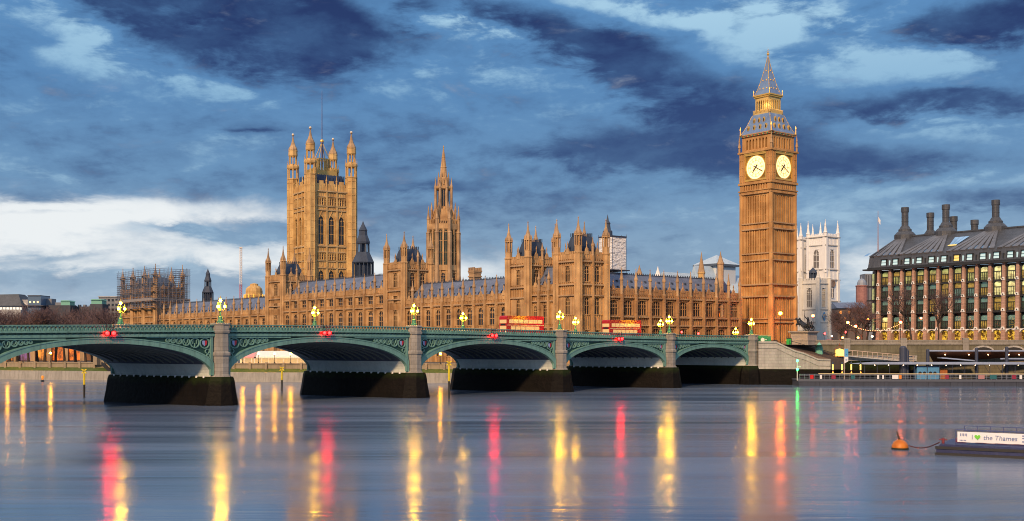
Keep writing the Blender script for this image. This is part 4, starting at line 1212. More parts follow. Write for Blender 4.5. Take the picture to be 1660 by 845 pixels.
    for T in faces(cs):
        zc, cx = 66.8, cs / 2
        d = MB(T=T); n = 40
        vs = [(cx + 3.9 * math.cos(2 * math.pi * k / n), 0.34, zc + 3.9 * math.sin(2 * math.pi * k / n)) for k in range(n)]
        d.add(vs, [tuple(range(n))])
        di = d.obj('clock_dial', DIAL, r)
        m = MB(T=T)
        sp_ = [(2.44, 63.1), (cs - 2.44, 63.1), (cs - 2.44, 70.7), (2.44, 70.7)]
        # spandrel plate: square with the round hole
        vs, fs = [], []
        for k in range(n):
            an = 2 * math.pi * k / n; ca, sa = math.cos(an), math.sin(an)
            qd = 4.02 / max(abs(ca), abs(sa))
            zz = max(63.1, min(70.7, zc + qd * sa)); xx = max(2.44, min(cs - 2.44, cx + qd * ca))
            vs += [(cx + 3.93 * ca, .36, zc + 3.93 * sa), (xx, .36, zz)]
        for k in range(n): fs.append((2 * k, 2 * k + 1, (2 * k + 3) % (2 * n), (2 * k + 2) % (2 * n)))
        m.add(vs, fs)
        for sx in (-1, 1):
            for sz in (-1, 1): m.ring((cx + sx * 3.35, 0.3, zc + sz * 3.25), .38, .1, 10, 'y', .06)
        m.obj('dial_spandrel', mat('dial_spandrel_gold', (0.42, 0.24, 0.05), 0.45, 0.5), di)
        m = MB(T=T)
        m.ring((cx, .28, zc), 3.9, .16, 40, 'y', .1)
        for rr, t in ((3.05, .035), (2.15, .045), (1.0, .05)): m.ring((cx, .32, zc), rr, t, 40, 'y', .015)
        for k in range(12):
            an = k * math.pi / 6; ca, sa = math.cos(an), math.sin(an)
            def P(u, v): return (cx + u * sa + v * ca, .315, zc + u * ca - v * sa)
            for o in ((-.14, .14) if k % 3 else (-.2, 0, .2)):
                vs = [P(2.2, o - .05), P(2.2, o + .05), P(3.0, o + .05), P(3.0, o - .05)]
                m.add(vs, [(0, 1, 2, 3)])
            m.add([P(.9, -.03), P(.9, .03), P(2.1, .05), P(2.1, -.05)], [(0, 1, 2, 3)])
        m.obj('dial_ring', RING, di)
        # twenty past seven
        m = MB(T=T)
        def hand(deg, ln, w_):
            an = R(deg); sa, ca = math.sin(an), math.cos(an)
            def P(u, v): return (cx + u * sa + v * ca, zc + u * ca - v * sa)
            m.poly([P(-.9, -w_), P(-.9, w_), P(ln * .6, w_), P(ln, w_ * .3), P(ln, -w_ * .3), P(ln * .6, -w_)], .2, .27)
        hand(120, 3.35, .13); m.obj('minute_hand', HAND, di)
        m = MB(T=T); hand(220, 2.1, .22); m.lathe(cx, .24, [(.34, zc - .3), (.34, zc + .3)], 8); m.obj('hour_hand', HAND, di)
    # corner finials of the clock stage
    m = MB(T=ID)
    for x in (-q, q):
        for y in (-q, q): m.lathe(x, y, [(.34, 71.5), (.3, 73.6), (.5, 73.8), (.2, 75.4), (.3, 75.6), (.02, 77.6)], 6)
    m.obj('corner_finial', D, r)
    # belfry arcade
    b = MB(T=ID); bw = 11.6; k2 = bw / 2
    b.box(-k2 + 1.2, k2 - 1.2, -k2 + 1.2, k2 - 1.2, 72, 77)
    for T in faces(bw):
        b.T = T
        b.box(0.02, 1.3, 0, 1.1, 72.1, 77.0); b.box(bw - 1.3, bw - 0.02, 0, 1.1, 72.1, 77)
        b.box(1.3, bw - 1.3, .05, 1.1, 72.1, 72.8); b.box(1.3, bw - 1.3, .03, 1.1, 76.1, 77)
        for k in range(8):
            x = 1.3 + (bw - 2.6) * k / 7; b.box(x - .27, x + .27, 0.02, .9, 72.8, 76.2)
        for k in range(7):
            x = 1.3 + (bw - 2.6) * (k + .5) / 7
            for sg_ in (-1, 1): b.poly([(x + sg_ * .4, 75.3), (x + sg_ * .33, 75.7), (x, 76.15), (x + sg_ * .4, 76.15)], .1, .7)
    b.T = None; b.obj('belfry', S, r)
    m = MB()
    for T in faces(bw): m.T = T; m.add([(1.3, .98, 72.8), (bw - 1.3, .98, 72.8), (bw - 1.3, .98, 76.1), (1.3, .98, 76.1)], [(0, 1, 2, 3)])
    m.T = None; m.obj('arcade_shade', SLIT, r)  # dark sheet stands in for the shade behind the arcade
    cr = MB(); cw = 12.2
    for T in faces(cw): cr.T = T; cr.box(-.1, cw + .1, -.1, .8, 77, 77.4); cr.box(-.35, cw + .35, -.35, .8, 77.42, 77.8)
    cr.T = None; cr.obj('cornice', D, r)
    cc = MB()
    for T in faces(cw):
        cc.T = T
        for k in range(24):
            cc.mi = k % 3; x = .3 + (cw - .6) * k / 23; cc.box(x - .17, x + .17, -.2, 0.0, 77.02, 77.38)
    cc.T = None; cc.obj('painted_shield', [mat('shield_green', (.05, .35, .2), .5), mat('shield_crimson', (.45, .05, .05), .5), GOLD], r)
    # lower roof
    ro = MB(); prof = [(6.2, 77.85), (5.55, 79.0), (4.75, 80.8), (4.1, 82.6), (3.5, 84.2)]
    vs, fs = [], []
    for w_, z in prof: vs += [(-w_, -w_, z), (w_, -w_, z), (w_, w_, z), (-w_, w_, z)]
    for j in range(len(prof) - 1):
        for k in range(4): fs.append((j * 4 + k, j * 4 + (k + 1) % 4, j * 4 + 4 + (k + 1) % 4, j * 4 + 4 + k))
    fs.append(tuple(range(16, 20)))
    ro.add(vs, fs)
    roof = ro.obj('lower_roof', BLUEROOF, r)
    def slope(z):
        for (w0, z0), (w1, z1) in zip(prof, prof[1:]):
            if z0 <= z <= z1: return w0 + (w1 - w0) * (z - z0) / (z1 - z0)
    gm = MB(T=ID)
    for x in (-1, 1):
        for y in (-1, 1):
            for (w0, z0), (w1, z1) in zip(prof, prof[1:]): gm.tube((x * w0, y * w0, z0), (x * w1, y * w1, z1), .09, n=5)
            for z in (78.6, 80, 81.6, 83.2): gm.sphere((x * slope(z), y * slope(z), z), .18, 6, 4)
            gm.lathe(x * 6.25, y * 6.25, [(.2, 77.8), (.12, 79.4), (.25, 79.5), (.02, 80.6)], 6)
    for sgn in range(4):
        T = faces(2)[sgn]
    gm.obj('gilded_ridge', GOLD, roof)
    for fi in range(4):
        ang = fi * math.pi / 2
        ca, sa = math.cos(ang), math.sin(ang)
        def T(x, y, z): return (ca * x - sa * y, sa * x + ca * y, z)
        for z, n in ((79.0, 4), (81.4, 3)):
            for k in range(n):
                w_ = slope(z); x = (k - (n - 1) / 2) * 2.35 * (w_ / 5.5)
                m = MB(T=T); y = -w_
                m.poly([(x - .36, z), (x + .36, z), (x + .36, z + .9), (x, z + 1.6), (x - .36, z + .9)], y - .12, y + 1.0)
                dmo = m.obj('dormer', GOLD, roof)
                m = MB(T=T); m.add([(x - .22, y - .14, z + .15), (x + .22, y - .14, z + .15), (x + .22, y - .14, z + .85), (x, y - .14, z + 1.2), (x - .22, y - .14, z + .85)], [(0, 1, 2, 3, 4)]); m.obj('opening', HAND, dmo)
        m = MB(T=T)
        for k in range(17):
            for (w0, z0), (w1, z1) in zip(prof, prof[1:]):
                f = (k - 8) / 8.5
                m.tube((f * w0, -w0, z0), (f * w1, -w1, z1), .07, n=4)
        m.obj('roof_roll', BLUEROOF, roof)
    # gilded lantern
    l = MB(T=ID); lw = 5.7
    for T in faces(6.7):
        l.T = T; l.box(-.05, 6.75, -.05, .6, 84.2, 84.7)
        for k in range(13): x = .1 + 6.5 * k / 12; l.box(x - .1, x + .1, -.06, .06, 84.7, 85.3); l.lathe(x, 0, [(.08, 85.3), (.15, 85.5), (.02, 85.8)], 5)
        l.box(0, 6.7, -.04, .04, 85.2, 85.3)
    for T in faces(lw):
        l.T = T
        for k in range(7):
            x = .2 + (lw - .4) * k / 6; l.box(x - (.2 if k in (0, 6) else .12), x + (.2 if k in (0, 6) else .12), 0.02, .4, 84.6, 89.6)
        for k in range(6):
            x = .2 + (lw - .4) * (k + .5) / 6
            for sg_ in (-1, 1): l.poly([(x + sg_ * .4, 88.2), (x, 88.9), (x + sg_ * .4, 88.9)], .1, .35)
        l.box(0, lw, .03, .4, 88.9, 89.7); l.box(0, lw, .03, .4, 84.6, 85.4)
    l.T = None
    lan = l.obj('gilded_lantern', mat('lit_gilding', (0.72, 0.50, 0.18), 0.5, 0.3), r)
    m = MB(); m.box(-1.6, 1.6, -1.6, 1.6, 84.2, 89.6); m.obj('lantern_core', mat('lantern_warm_wall', (0.75, 0.55, 0.28), 0.7), lan)
    m = MB()
    for T in faces(6.2): m.T = T; m.box(-.05, 6.25, -.1, .7, 89.72, 90.2); m.box(-.3, 6.5, -.35, .7, 90.2, 90.6)
    m.T = None; m.obj('lantern_cornice', GOLD, lan)
    # spire
    s_ = MB(); prof2 = [(3.05, 90.6), (2.5, 92.0), (1.7, 95.0), (.95, 98.4), (.42, 101.2), (.16, 103.0)]
    vs, fs = [], []
    for w_, z in prof2: vs += [(-w_, -w_, z), (w_, -w_, z), (w_, w_, z), (-w_, w_, z)]
    for j in range(len(prof2) - 1):
        for k in range(4): fs.append((j * 4 + k, j * 4 + (k + 1) % 4, j * 4 + 4 + (k + 1) % 4, j * 4 + 4 + k))
    fs.append(tuple(range(20, 24))); s_.add(vs, fs)
    sp = s_.obj('spire', BLUEROOF, r)
    def slope2(z):
        for (w0, z0), (w1, z1) in zip(prof2, prof2[1:]):
            if z0 <= z <= z1: return w0 + (w1 - w0) * (z - z0) / (z1 - z0)
    m = MB(T=ID)
    for x in (-1, 1):
        for y in (-1, 1):
            for (w0, z0), (w1, z1) in zip(prof2, prof2[1:]): m.tube((x * w0, y * w0, z0), (x * w1, y * w1, z1), .1, n=4)
            for z in (92, 94, 96, 98): m.sphere((x * slope2(z), y * slope2(z), z), .2, 6, 4)
            m.lathe(x * 3.2, y * 3.2, [(.14, 90.6), (.1, 91.6), (.2, 91.7), (.02, 92.4)], 6)
    for T4 in range(4):
        ang = T4 * math.pi / 2; ca, sa = math.cos(ang), math.sin(ang)
        for z, n in ((92.6, 3), (95.4, 2), (98.6, 1)):
            for k in range(n):
                w_ = slope2(z); x = (k - (n - 1) / 2) * 1.35
                m.sphere((ca * x + sa * w_, sa * x - ca * w_, z), .26, 6, 4)
    m.lathe(0, 0, [(.2, 102.8), (.14, 103.6), (.42, 103.9), (.42, 104.2), (.12, 104.5), (.3, 104.8), (.05, 105.1), (.02, 106.4)], 8)
    m.box(-.35, .35, -.05, .05, 105.4, 105.5)
    m.obj('gilded_finial', GOLD, sp)
    return r
clock_tower()
def glow(name, loc, col, e, rad):
    d = bpy.data.lights.new(name, 'POINT'); d.energy, d.color, d.shadow_soft_size = e, col, rad
    o = bpy.data.objects.new(name, d); COL.objects.link(o); o.location = loc
    return o
# floodlamps that the photograph shows lit: lantern, dials and the crown of the great tower
# ------------------------------------------------------------------ office building with tall chimneys (right)
def office():
    L, nb, sp = 50.0, 13, 3.8
    org = Vector((106.0, 324.0, 0)); ang = math.atan2(-0.795, 0.608)
    r = thing('office_building', 'wide office block with pink stone piers, glowing windows and tall round roof chimneys', 'building', org, ang)
    PK = weathered('pink_sandstone_pier', (0.52, 0.34, 0.27), (0.42, 0.26, 0.205), streak=0.3, courses=(1.2, 0.4))
    BR = weathered('dark_bronze_cladding', (0.045, 0.05, 0.055), (0.03, 0.033, 0.04), rough=0.45, streak=0.3, metal=0.3)
    RT = weathered('lead_grey_roof', (0.095, 0.105, 0.125), (0.07, 0.078, 0.095), rough=0.45, streak=0.5, courses=(0.8, 1.1), metal=0.2)
    RL = weathered('pale_roof_rib', (0.19, 0.20, 0.225), (0.14, 0.15, 0.175), rough=0.45, streak=0.4, courses=(2, 0.9), metal=0.2)
    z0, zt = 9.0, 31.6
    body = MB(T=ID); body.box(-2.0, L, 1.6, 26, z0, zt - .1)
    body.poly([(-2.0, 1.55), (0.2, -0.2), (0.2, 1.55)], z0, zt - .12, 'xy')
    body.obj('wall', BR, r)
    flo = [(27.2, 30.9), (23.1, 26.6), (19.0, 22.4), (14.2, 18.2)]
    x0 = 1.06
    pm = MB()
    pm.hex8([(-.58, -.55, 10), (.58, -.55, 10), (.58, 1.2, 10), (-.58, 1.2, 10), (-.36, -.12, zt), (.36, -.12, zt), (.36, 1.2, zt), (-.36, 1.2, zt)])
    pme = pm.mesh('pier', PK)
    bo = MB()
    for z in (27.4, 23.3, 19.2, 14.3):
        wd = .58 - .22 * (z - 10) / 21.6; yy = -.55 + .43 * (z - 10) / 21.6
        bo.poly([(-wd * 1.15, z - .35), (wd * 1.15, z - .35), (wd * .7, z + .42), (-wd * .7, z + .42)], yy - .2, yy + .12)
    bome = bo.mesh('pier_bracket', WHITESTONE)
    bh = MB()
    for z in (27.4, 23.3, 19.2, 14.3):
        yy = -.55 + .43 * (z - 10) / 21.6
        bh.lathe(0, yy - .2, [(.17, z - .16), (.17, z + .16)], 6)
    bhe = bh.mesh('bracket_hole', BLACK)
    up = MB(); up.add([(-1.0, .75, 2.35), (1.0, .75, 2.35), (1.0, .75, 3.3), (.6, .75, 3.6), (-.6, .75, 3.6), (-1.0, .75, 3.3)], [(0, 1, 2, 3, 4, 5)])
    dn = MB(); dn.add([(-1.0, .7, .15), (1.0, .7, .15), (1.0, .7, 2.15), (-1.0, .7, 2.15)], [(0, 1, 2, 3)])
    fr = MB(); fr.box(-1.3, -1.02, .3, 1.5, -.2, 3.75); fr.box(1.02, 1.3, .3, 1.5, -.2, 3.75); fr.box(-1.02, 1.02, .45, 1.5, 2.15, 2.35); fr.box(-1.02, 1.02, .4, 1.5, -.25, .13)
    for x in (-.5, 0, .5): fr.box(x - .06, x + .06, .55, .8, .1, 2.15)
    fr.box(-1.28, 1.28, .05, .9, -.45, -.22)
    for x in (-1.2, -.6, 0, .6, 1.2): fr.box(x - .03, x + .03, .08, .14, -.2, .75)
    fr.box(-1.28, 1.28, .06, .16, .72, .8)
    frm = fr.mesh('window_frame', BR)
    mats_up = {}
    def pane(kind):
        if kind not in mats_up: mats_up[kind] = (up.mesh('window', kind), dn.mesh('window', kind))
        return mats_up[kind]
    TQ = mat('teal_painted_reflection', (0.10, 0.19, 0.18), 0.15, emit=(0.28, 0.55, 0.45), estr=0.16)  # weak glow stands in for the pale reflection in these panes
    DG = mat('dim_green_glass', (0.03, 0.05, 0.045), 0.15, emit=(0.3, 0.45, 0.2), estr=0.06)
    YD = mat('dim_yellow_window', (0.2, 0.15, 0.05), 0.3, emit=(0.95, 0.62, 0.10), estr=0.28)
    YG = mat('yellow_green_window', (0.2, 0.2, 0.1), 0.3, emit=(0.72, 0.75, 0.22), estr=0.4)
    YB = mat('pale_yellow_window', (0.4, 0.38, 0.2), 0.3, emit=(1.0, 0.9, 0.36), estr=0.75)
    for q_, mm in enumerate((TQ, DG, YD, YG, YB)):       # uneven glow: lit rooms behind, and on the teal panes the painted reflection
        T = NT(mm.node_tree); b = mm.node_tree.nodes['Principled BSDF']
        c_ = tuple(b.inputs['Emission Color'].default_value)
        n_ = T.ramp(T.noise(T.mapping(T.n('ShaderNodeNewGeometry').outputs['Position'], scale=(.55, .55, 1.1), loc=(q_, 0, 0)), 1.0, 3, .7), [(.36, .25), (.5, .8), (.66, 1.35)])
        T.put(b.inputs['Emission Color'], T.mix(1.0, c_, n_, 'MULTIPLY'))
    for k in range(nb):
        x = x0 + sp * k
        pr = link('pier', pme, r, (x, 0, 0)); link('pier_bracket', bome, pr); link('bracket_hole', bhe, pr)
    for k in range(nb):
        x = x0 + sp * (k + .5)
        for fi, (za, zb) in enumerate(flo):
            t = rnd.random()
            f = k / nb
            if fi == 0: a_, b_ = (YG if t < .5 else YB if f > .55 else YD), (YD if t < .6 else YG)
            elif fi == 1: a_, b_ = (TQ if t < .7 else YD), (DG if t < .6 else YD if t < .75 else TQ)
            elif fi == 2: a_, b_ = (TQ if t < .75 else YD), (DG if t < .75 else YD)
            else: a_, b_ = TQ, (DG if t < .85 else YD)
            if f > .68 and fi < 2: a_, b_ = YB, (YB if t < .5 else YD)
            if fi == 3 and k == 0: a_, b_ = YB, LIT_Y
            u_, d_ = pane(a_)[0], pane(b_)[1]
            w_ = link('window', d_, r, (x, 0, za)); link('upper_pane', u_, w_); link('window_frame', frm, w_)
    # glowing arcade at street level
    am = MB()
    am.poly([(-1.32, 3.3), (-.9, 3.9), (0, 4.2), (.9, 3.9), (1.32, 3.3), (1.32, 4.3), (-1.32, 4.3)], -.1, 1.0)
    ame = am.mesh('arcade_arch', WHITESTONE)
    gm = MB(); gm.add([(-1.4, 1.2, .1), (1.4, 1.2, .1), (1.4, 1.2, 4.2), (-1.4, 1.2, 4.2)], [(0, 1, 2, 3)])
    def shopmat():
        m = mat('lit_shop_front', (0.05, 0.03, 0.01), 0.4); T = NT(m.node_tree); b = m.node_tree.nodes['Principled BSDF']
        pos = T.n('ShaderNodeNewGeometry').outputs['Position']
        n_ = T.ramp(T.noise(T.mapping(pos, scale=(1.2, 1.2, 0.9)), 1.3, 3, .7), [(.46, 0), (.62, 1)])
        T.put(b.inputs['Emission Color'], T.mix(n_, (0.05, .02, .002, 1), (1.0, .56, .05, 1))); b.inputs['Emission Strength'].default_value = 1.1
        return m
    gme = gm.mesh('shop_front', shopmat())
    for k in range(nb):
        x = x0 + sp * (k + .5)
        o = link('shop_front', gme, r, (x, 0, 9.9)); link('arcade_arch', ame, o)
    # corner bays
    cb = MB()
    for za, zb in flo:
        cb.box(-2.9, -.5, -.1, 1.2, za - .5, za - .1)
    cb.obj('corner_balcony', BR, r)
    cg = MB()
    for za, zb in flo: cg.add([(-1.9, 1.42, za), (-.2, .1, za), (-.2, .1, zb - .3), (-1.9, 1.42, zb - .3)], [(0, 1, 2, 3)])
    cg.T = None; cgo = cg.obj('corner_window', YG, r); cgo.location = (-.12, -.12, 0)
    # eaves and the window course in the mansard
    ev = MB(); ev.box(-3.6, L, -1.1, 2, 31.6, 32.0); ev.box(-2.4, L, -.5, 2, 32.0, 32.4); ev.obj('eaves', BR, r)
    ms = MB(); ms.poly([(-.3, 32.4), (.5, 35.4), (1.2, 35.4), (1.2, 32.4)], -2.3, L, 'yz'); ms.obj('mansard_course', RT, r)
    wm = MB(); wm.add([(-.8, -.28, 32.9), (.8, -.28, 32.9), (.8, .1, 34.4), (-.8, .1, 34.4)], [(0, 1, 2, 3)])
    wf = MB(); wf.box(-.95, -.8, -.36, .7, 32.6, 34.6); wf.box(.8, .95, -.36, .7, 32.6, 34.6); wf.box(-.95, .95, -.36, .7, 34.5, 34.7); wf.box(-.8, .8, -.3, .2, 33.6, 33.7)
    WL = mat('pale_cyan_lit_window', (.3, .35, .35), .3, emit=(.55, .85, .86), estr=.62)
    wme, wfe = wm.mesh('attic_window', WL), wf.mesh('window_frame', BR)
    wme2 = wm.mesh('attic_window', LIT_Y)
    for k in range(nb):
        x = x0 + sp * (k + .5)
        o = link('attic_window', wme2 if k == 6 else wme, r, (x, 0, 0)); link('window_frame', wfe, o)
        m = MB(); m.box(x + 1.78, x + 2.02, -.34, .1, 32.8, 34.2); m.obj('attic_slot', WL if k % 2 == 0 else GLASS, r)
    # main slope
    ro = MB(); zr, yr = 42.0, 13.0
    ro.add([(-1.6, .5, 35.4), (L, .5, 35.4), (L, yr, zr), (-.6, yr, zr), (-1.6, 26, 35.4), (-.6, yr + 1.5, zr), (L, yr + 1.5, zr), (L, 26, 35.4)], [(0, 1, 2, 3), (0, 3, 5, 4), (3, 2, 6, 5), (4, 5, 6, 7)])
    roof = ro.obj('roof', RT, r)
    def onslope(x, u): return Vector((x, .5 + (yr - .5) * u, 35.4 + (zr - 35.4) * u))
    cx = [0.9, 14.2, 29.3, 44.0]
    rb = MB()
    for c in cx:
        for j in (-3, -2, -1, 0, 1, 2, 3):
            xb = c + j * 2.1
            if xb < -1.5: xb = -1.2 + j * .1
            a, b = onslope(xb, 0.0), onslope(c + j * .38, .98)
            w0, w1 = .72 if j % 2 else .62, .3
            o = Vector((0, -.28, .4))
            rb.hex8([a + Vector((-w0, 0, 0)), a + Vector((w0, 0, 0)), b + Vector((w1, 0, 0)), b + Vector((-w1, 0, 0)), a + o + Vector((-w0, 0, 0)), a + o + Vector((w0, 0, 0)), b + o + Vector((w1, 0, 0)), b + o + Vector((-w1, 0, 0))])
    rb.obj('roof_rib', RL, roof)
    sk = MB()
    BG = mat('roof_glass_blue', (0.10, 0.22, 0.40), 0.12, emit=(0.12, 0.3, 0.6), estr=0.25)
    for c in cx:
        for j in (-2.5, -1.5, -.5, .5, 1.5, 2.5):
            xb = c + j * 2.1
            a, b = onslope(xb, .08), onslope(xb * .96 + c * .04, .22)
            o = Vector((0, -.1, .14))
            sk.add([a + o + Vector((-.62, 0, 0)), a + o + Vector((.62, 0, 0)), b + o + Vector((.5, 0, 0)), b + o + Vector((-.5, 0, 0))], [(0, 1, 2, 3)])
    sk.obj('rooflight', BG, roof)
    m = MB(); mid = (cx[1] + cx[2]) / 2
    for k in range(3):
        a0, b0 = onslope(mid - 1.1 + k * .8, .36), onslope(mid - 2.2 + k * 1.5, .72)
        a1, b1 = onslope(mid - .4 + k * .8, .36), onslope(mid - .8 + k * 1.5, .72); o = Vector((0, -.12, .18))
        m.add([a0 + o, a1 + o, b1 + o, b0 + o], [(0, 1, 2, 3)])
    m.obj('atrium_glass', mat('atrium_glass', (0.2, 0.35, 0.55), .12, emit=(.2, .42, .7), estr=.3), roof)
    m = MB(); a, b = onslope(mid - 1.3, .29), onslope(mid + 1.3, .29); o = Vector((0, -.14, .2)); a2, b2 = onslope(mid - 1.2, .35), onslope(mid + 1.2, .35)
    m.add([a + o, b + o, b2 + o, a2 + o], [(0, 1, 2, 3)]); m.obj('lit_strip', LIT_Y, roof)
    m = MB(); m.box(-.6, L, yr - .25, yr + 1.8, zr - .02, zr + .35); m.obj('ridge_cap', RT, roof)
    def chimney(x, y, zb, top, base=True):
        c_ = MB(); h = top - zb
        R_ = 0.98
        if base:
            c_.lathe(x, y, [(3.1, zb - 1.8), (3.1, zb + .6), (2.3, zb + 1.5), (1.9, zb + 1.7), (1.9, zb + 2.3), (1.6, zb + 2.5), (1.15, zb + 3.3), (R_, zb + 3.4)], 16)
            zb2 = zb + 3.3
        else: zb2 = zb - 2
        c_.lathe(x, y, [(R_, zb2), (R_, top - 1.5), (R_ * 1.15, top - 1.4), (R_ * 1.15, top)], 16)
        for z in [zb2 + 1.3 * k for k in range(1, int((top - zb2 - 1.5) / 1.3) + 1)]: c_.lathe(x, y, [(R_ * 1.0, z), (R_ * 1.05, z + .04), (R_ * 1.05, z + .14), (R_, z + .18)], 16)
        o = c_.obj('chimney', RT, roof)
    for c, t in zip(cx, (50.9, 50.4, 50.2, 50)): chimney(c, yr + .6, zr, t)
    for c, t in ((4.0, 49.6), (11.6, 47.8), (18.2, 46.2)): chimney(c, yr + 9.0, zr - 1.0, t, c == 4.0)
    return r
office()
fp = thing('flagpole', 'thin flagpole with a small pale flag at the corner of the office roof', 'flagpole', at(1424, 557, 326) * Vector((1, 1, 0)).x if False else (107.8, 327, 32))
m = MB(); m.lathe(0, 0, [(.3, 0), (.22, 2.0), (.14, 10), (.07, 17.2), (.02, 17.4)], 6); m.obj('pole', mat('pole_grey_pink', (.35, .25, .28), .5), fp)
m = MB(); m.add([(0.08, 0, 14.2), (0.7, .1, 13.2), (.75, .05, 14.6), (.1, 0, 15.6)], [(0, 1, 2, 3)]); m.add([(0.08, .03, 14.2), (0.7, .13, 13.2), (.75, .08, 14.6), (.1, .03, 15.6)], [(3, 2, 1, 0)]); m.obj('flag', WHITE, fp)

# ------------------------------------------------------------------ pale abbey towers and the small church tower
def abbey_tower(label, px, d, a, ztop):
    c = at(px, 557, d); c.z = 0
    r = thing('abbey_tower', label, 'church tower', c, A_E, 'pale abbey towers'); h = a / 2
    S = WHITESTONE
    faces = [lambda x, y, z: (x - h, y - h, z), lambda x, y, z: (h - y, x - h, z), lambda x, y, z: (h - x, h - y, z), lambda x, y, z: (y - h, h - x, z)]
    w_ = MB(T=ID); w_.box(-h + .5, h - .5, -h + .5, h - .5, 5, ztop)
    st = MB()
    for fi, T in enumerate(faces):
        w_.T = T
        ww = a * .3; c_ = a / 2
        z = ztop
        for za, zb in ((5, ztop - 17.5), (ztop - 7.2, ztop - .03)): w_.box(.02, a - .02, 0, .55, za, zb)
        w_.box(.02, c_ - ww / 2, 0.01, .55, ztop - 17.5, ztop - 7.2); w_.box(c_ + ww / 2, a - .02, 0.01, .55, ztop - 17.5, ztop - 7.2)
        if fi < 2:
            put_window(r, T, c_, ztop - 17.5, ww, 10.3, 2, True, mat('grey_louvre', (.16, .15, .15), .6), S)
            put_window(r, T, c_, ztop - 34, ww * .8, 7.5, 2, True, mat('grey_louvre', (.16, .15, .15), .6), S, -.42)
        for x in (1.0, a - 1.0):
            w_.box(x - .9, x + .9, -.7, .3, 5, ztop - 24); w_.box(x - .7, x + .7, -.45, .3, ztop - 24, ztop)
        for q in range(1, 10):
            x = a * q / 10; w_.box(x - .1, x + .1, -.14, .1, ztop - 4.5, ztop - .5); w_.box(x - .1, x + .1, -.14, .1, ztop - 23.5, ztop - 19.5)
        for q in range(7): w_.box(1.2 + q * (a - 2.4) / 7 + .1, 1.2 + q * (a - 2.4) / 7 + .85, .05, .4, ztop, ztop + 1.6)
        w_.box(.6, a - .6, .06, .4, ztop - .01, ztop + .8)
        st.T = T
        for z, o in ((ztop - .6, .6), (ztop - 5.2, .4), (ztop - 18.6, .5), (ztop - 24.2, .6), (ztop - 36, .7), (ztop - 44, .8)): st.box(-o, a + o, -o, .3, z, z + .5)
    w_.T = ID; w_.merge(st, 1); w_.obj('wall', [S, weathered('pale_stone_trim', (.5, .48, .45), (.4, .39, .37), streak=.3)], r)
    for x in (-h + .5, h - .5):
        for y in (-h + .5, h - .5):
            m = MB(); m.lathe(x, y, [(1.15, ztop - 20), (1.05, ztop + 1.6), (1.3, ztop + 2.0), (.9, ztop + 2.6), (.45, ztop + 5.6), (.55, ztop + 5.8), (.1, ztop + 8.4), (.2, ztop + 8.6), (.02, ztop + 9.4)], 8); m.obj('pinnacle', S, r)
    return r, faces
ab, fcs = abbey_tower('tall pale stone abbey tower with four pinnacles and a round clock', 1334, 620, 12.4, 69.5)
m = MB(T=fcs[1]); m.ring((6.2, -.5, 43.5), 1.7, .35, 20, 'y', .25); m.add([(6.2 + 1.5 * math.cos(2 * math.pi * k / 20), -.55, 43.5 + 1.5 * math.sin(2 * math.pi * k / 20)) for k in range(20)], [tuple(range(20))])
m.box(6.1, 6.3, -.62, -.56, 43.4, 44.7); m.box(6.2, 7.1, -.62, -.56, 43.4, 43.55)
m.obj('clock', mat('clock_blue_gold', (.25, .18, .14), .5), ab)
abbey_tower('pale abbey tower half hidden behind the right edge of the clock tower', 1295, 634, 12.0, 69.0)
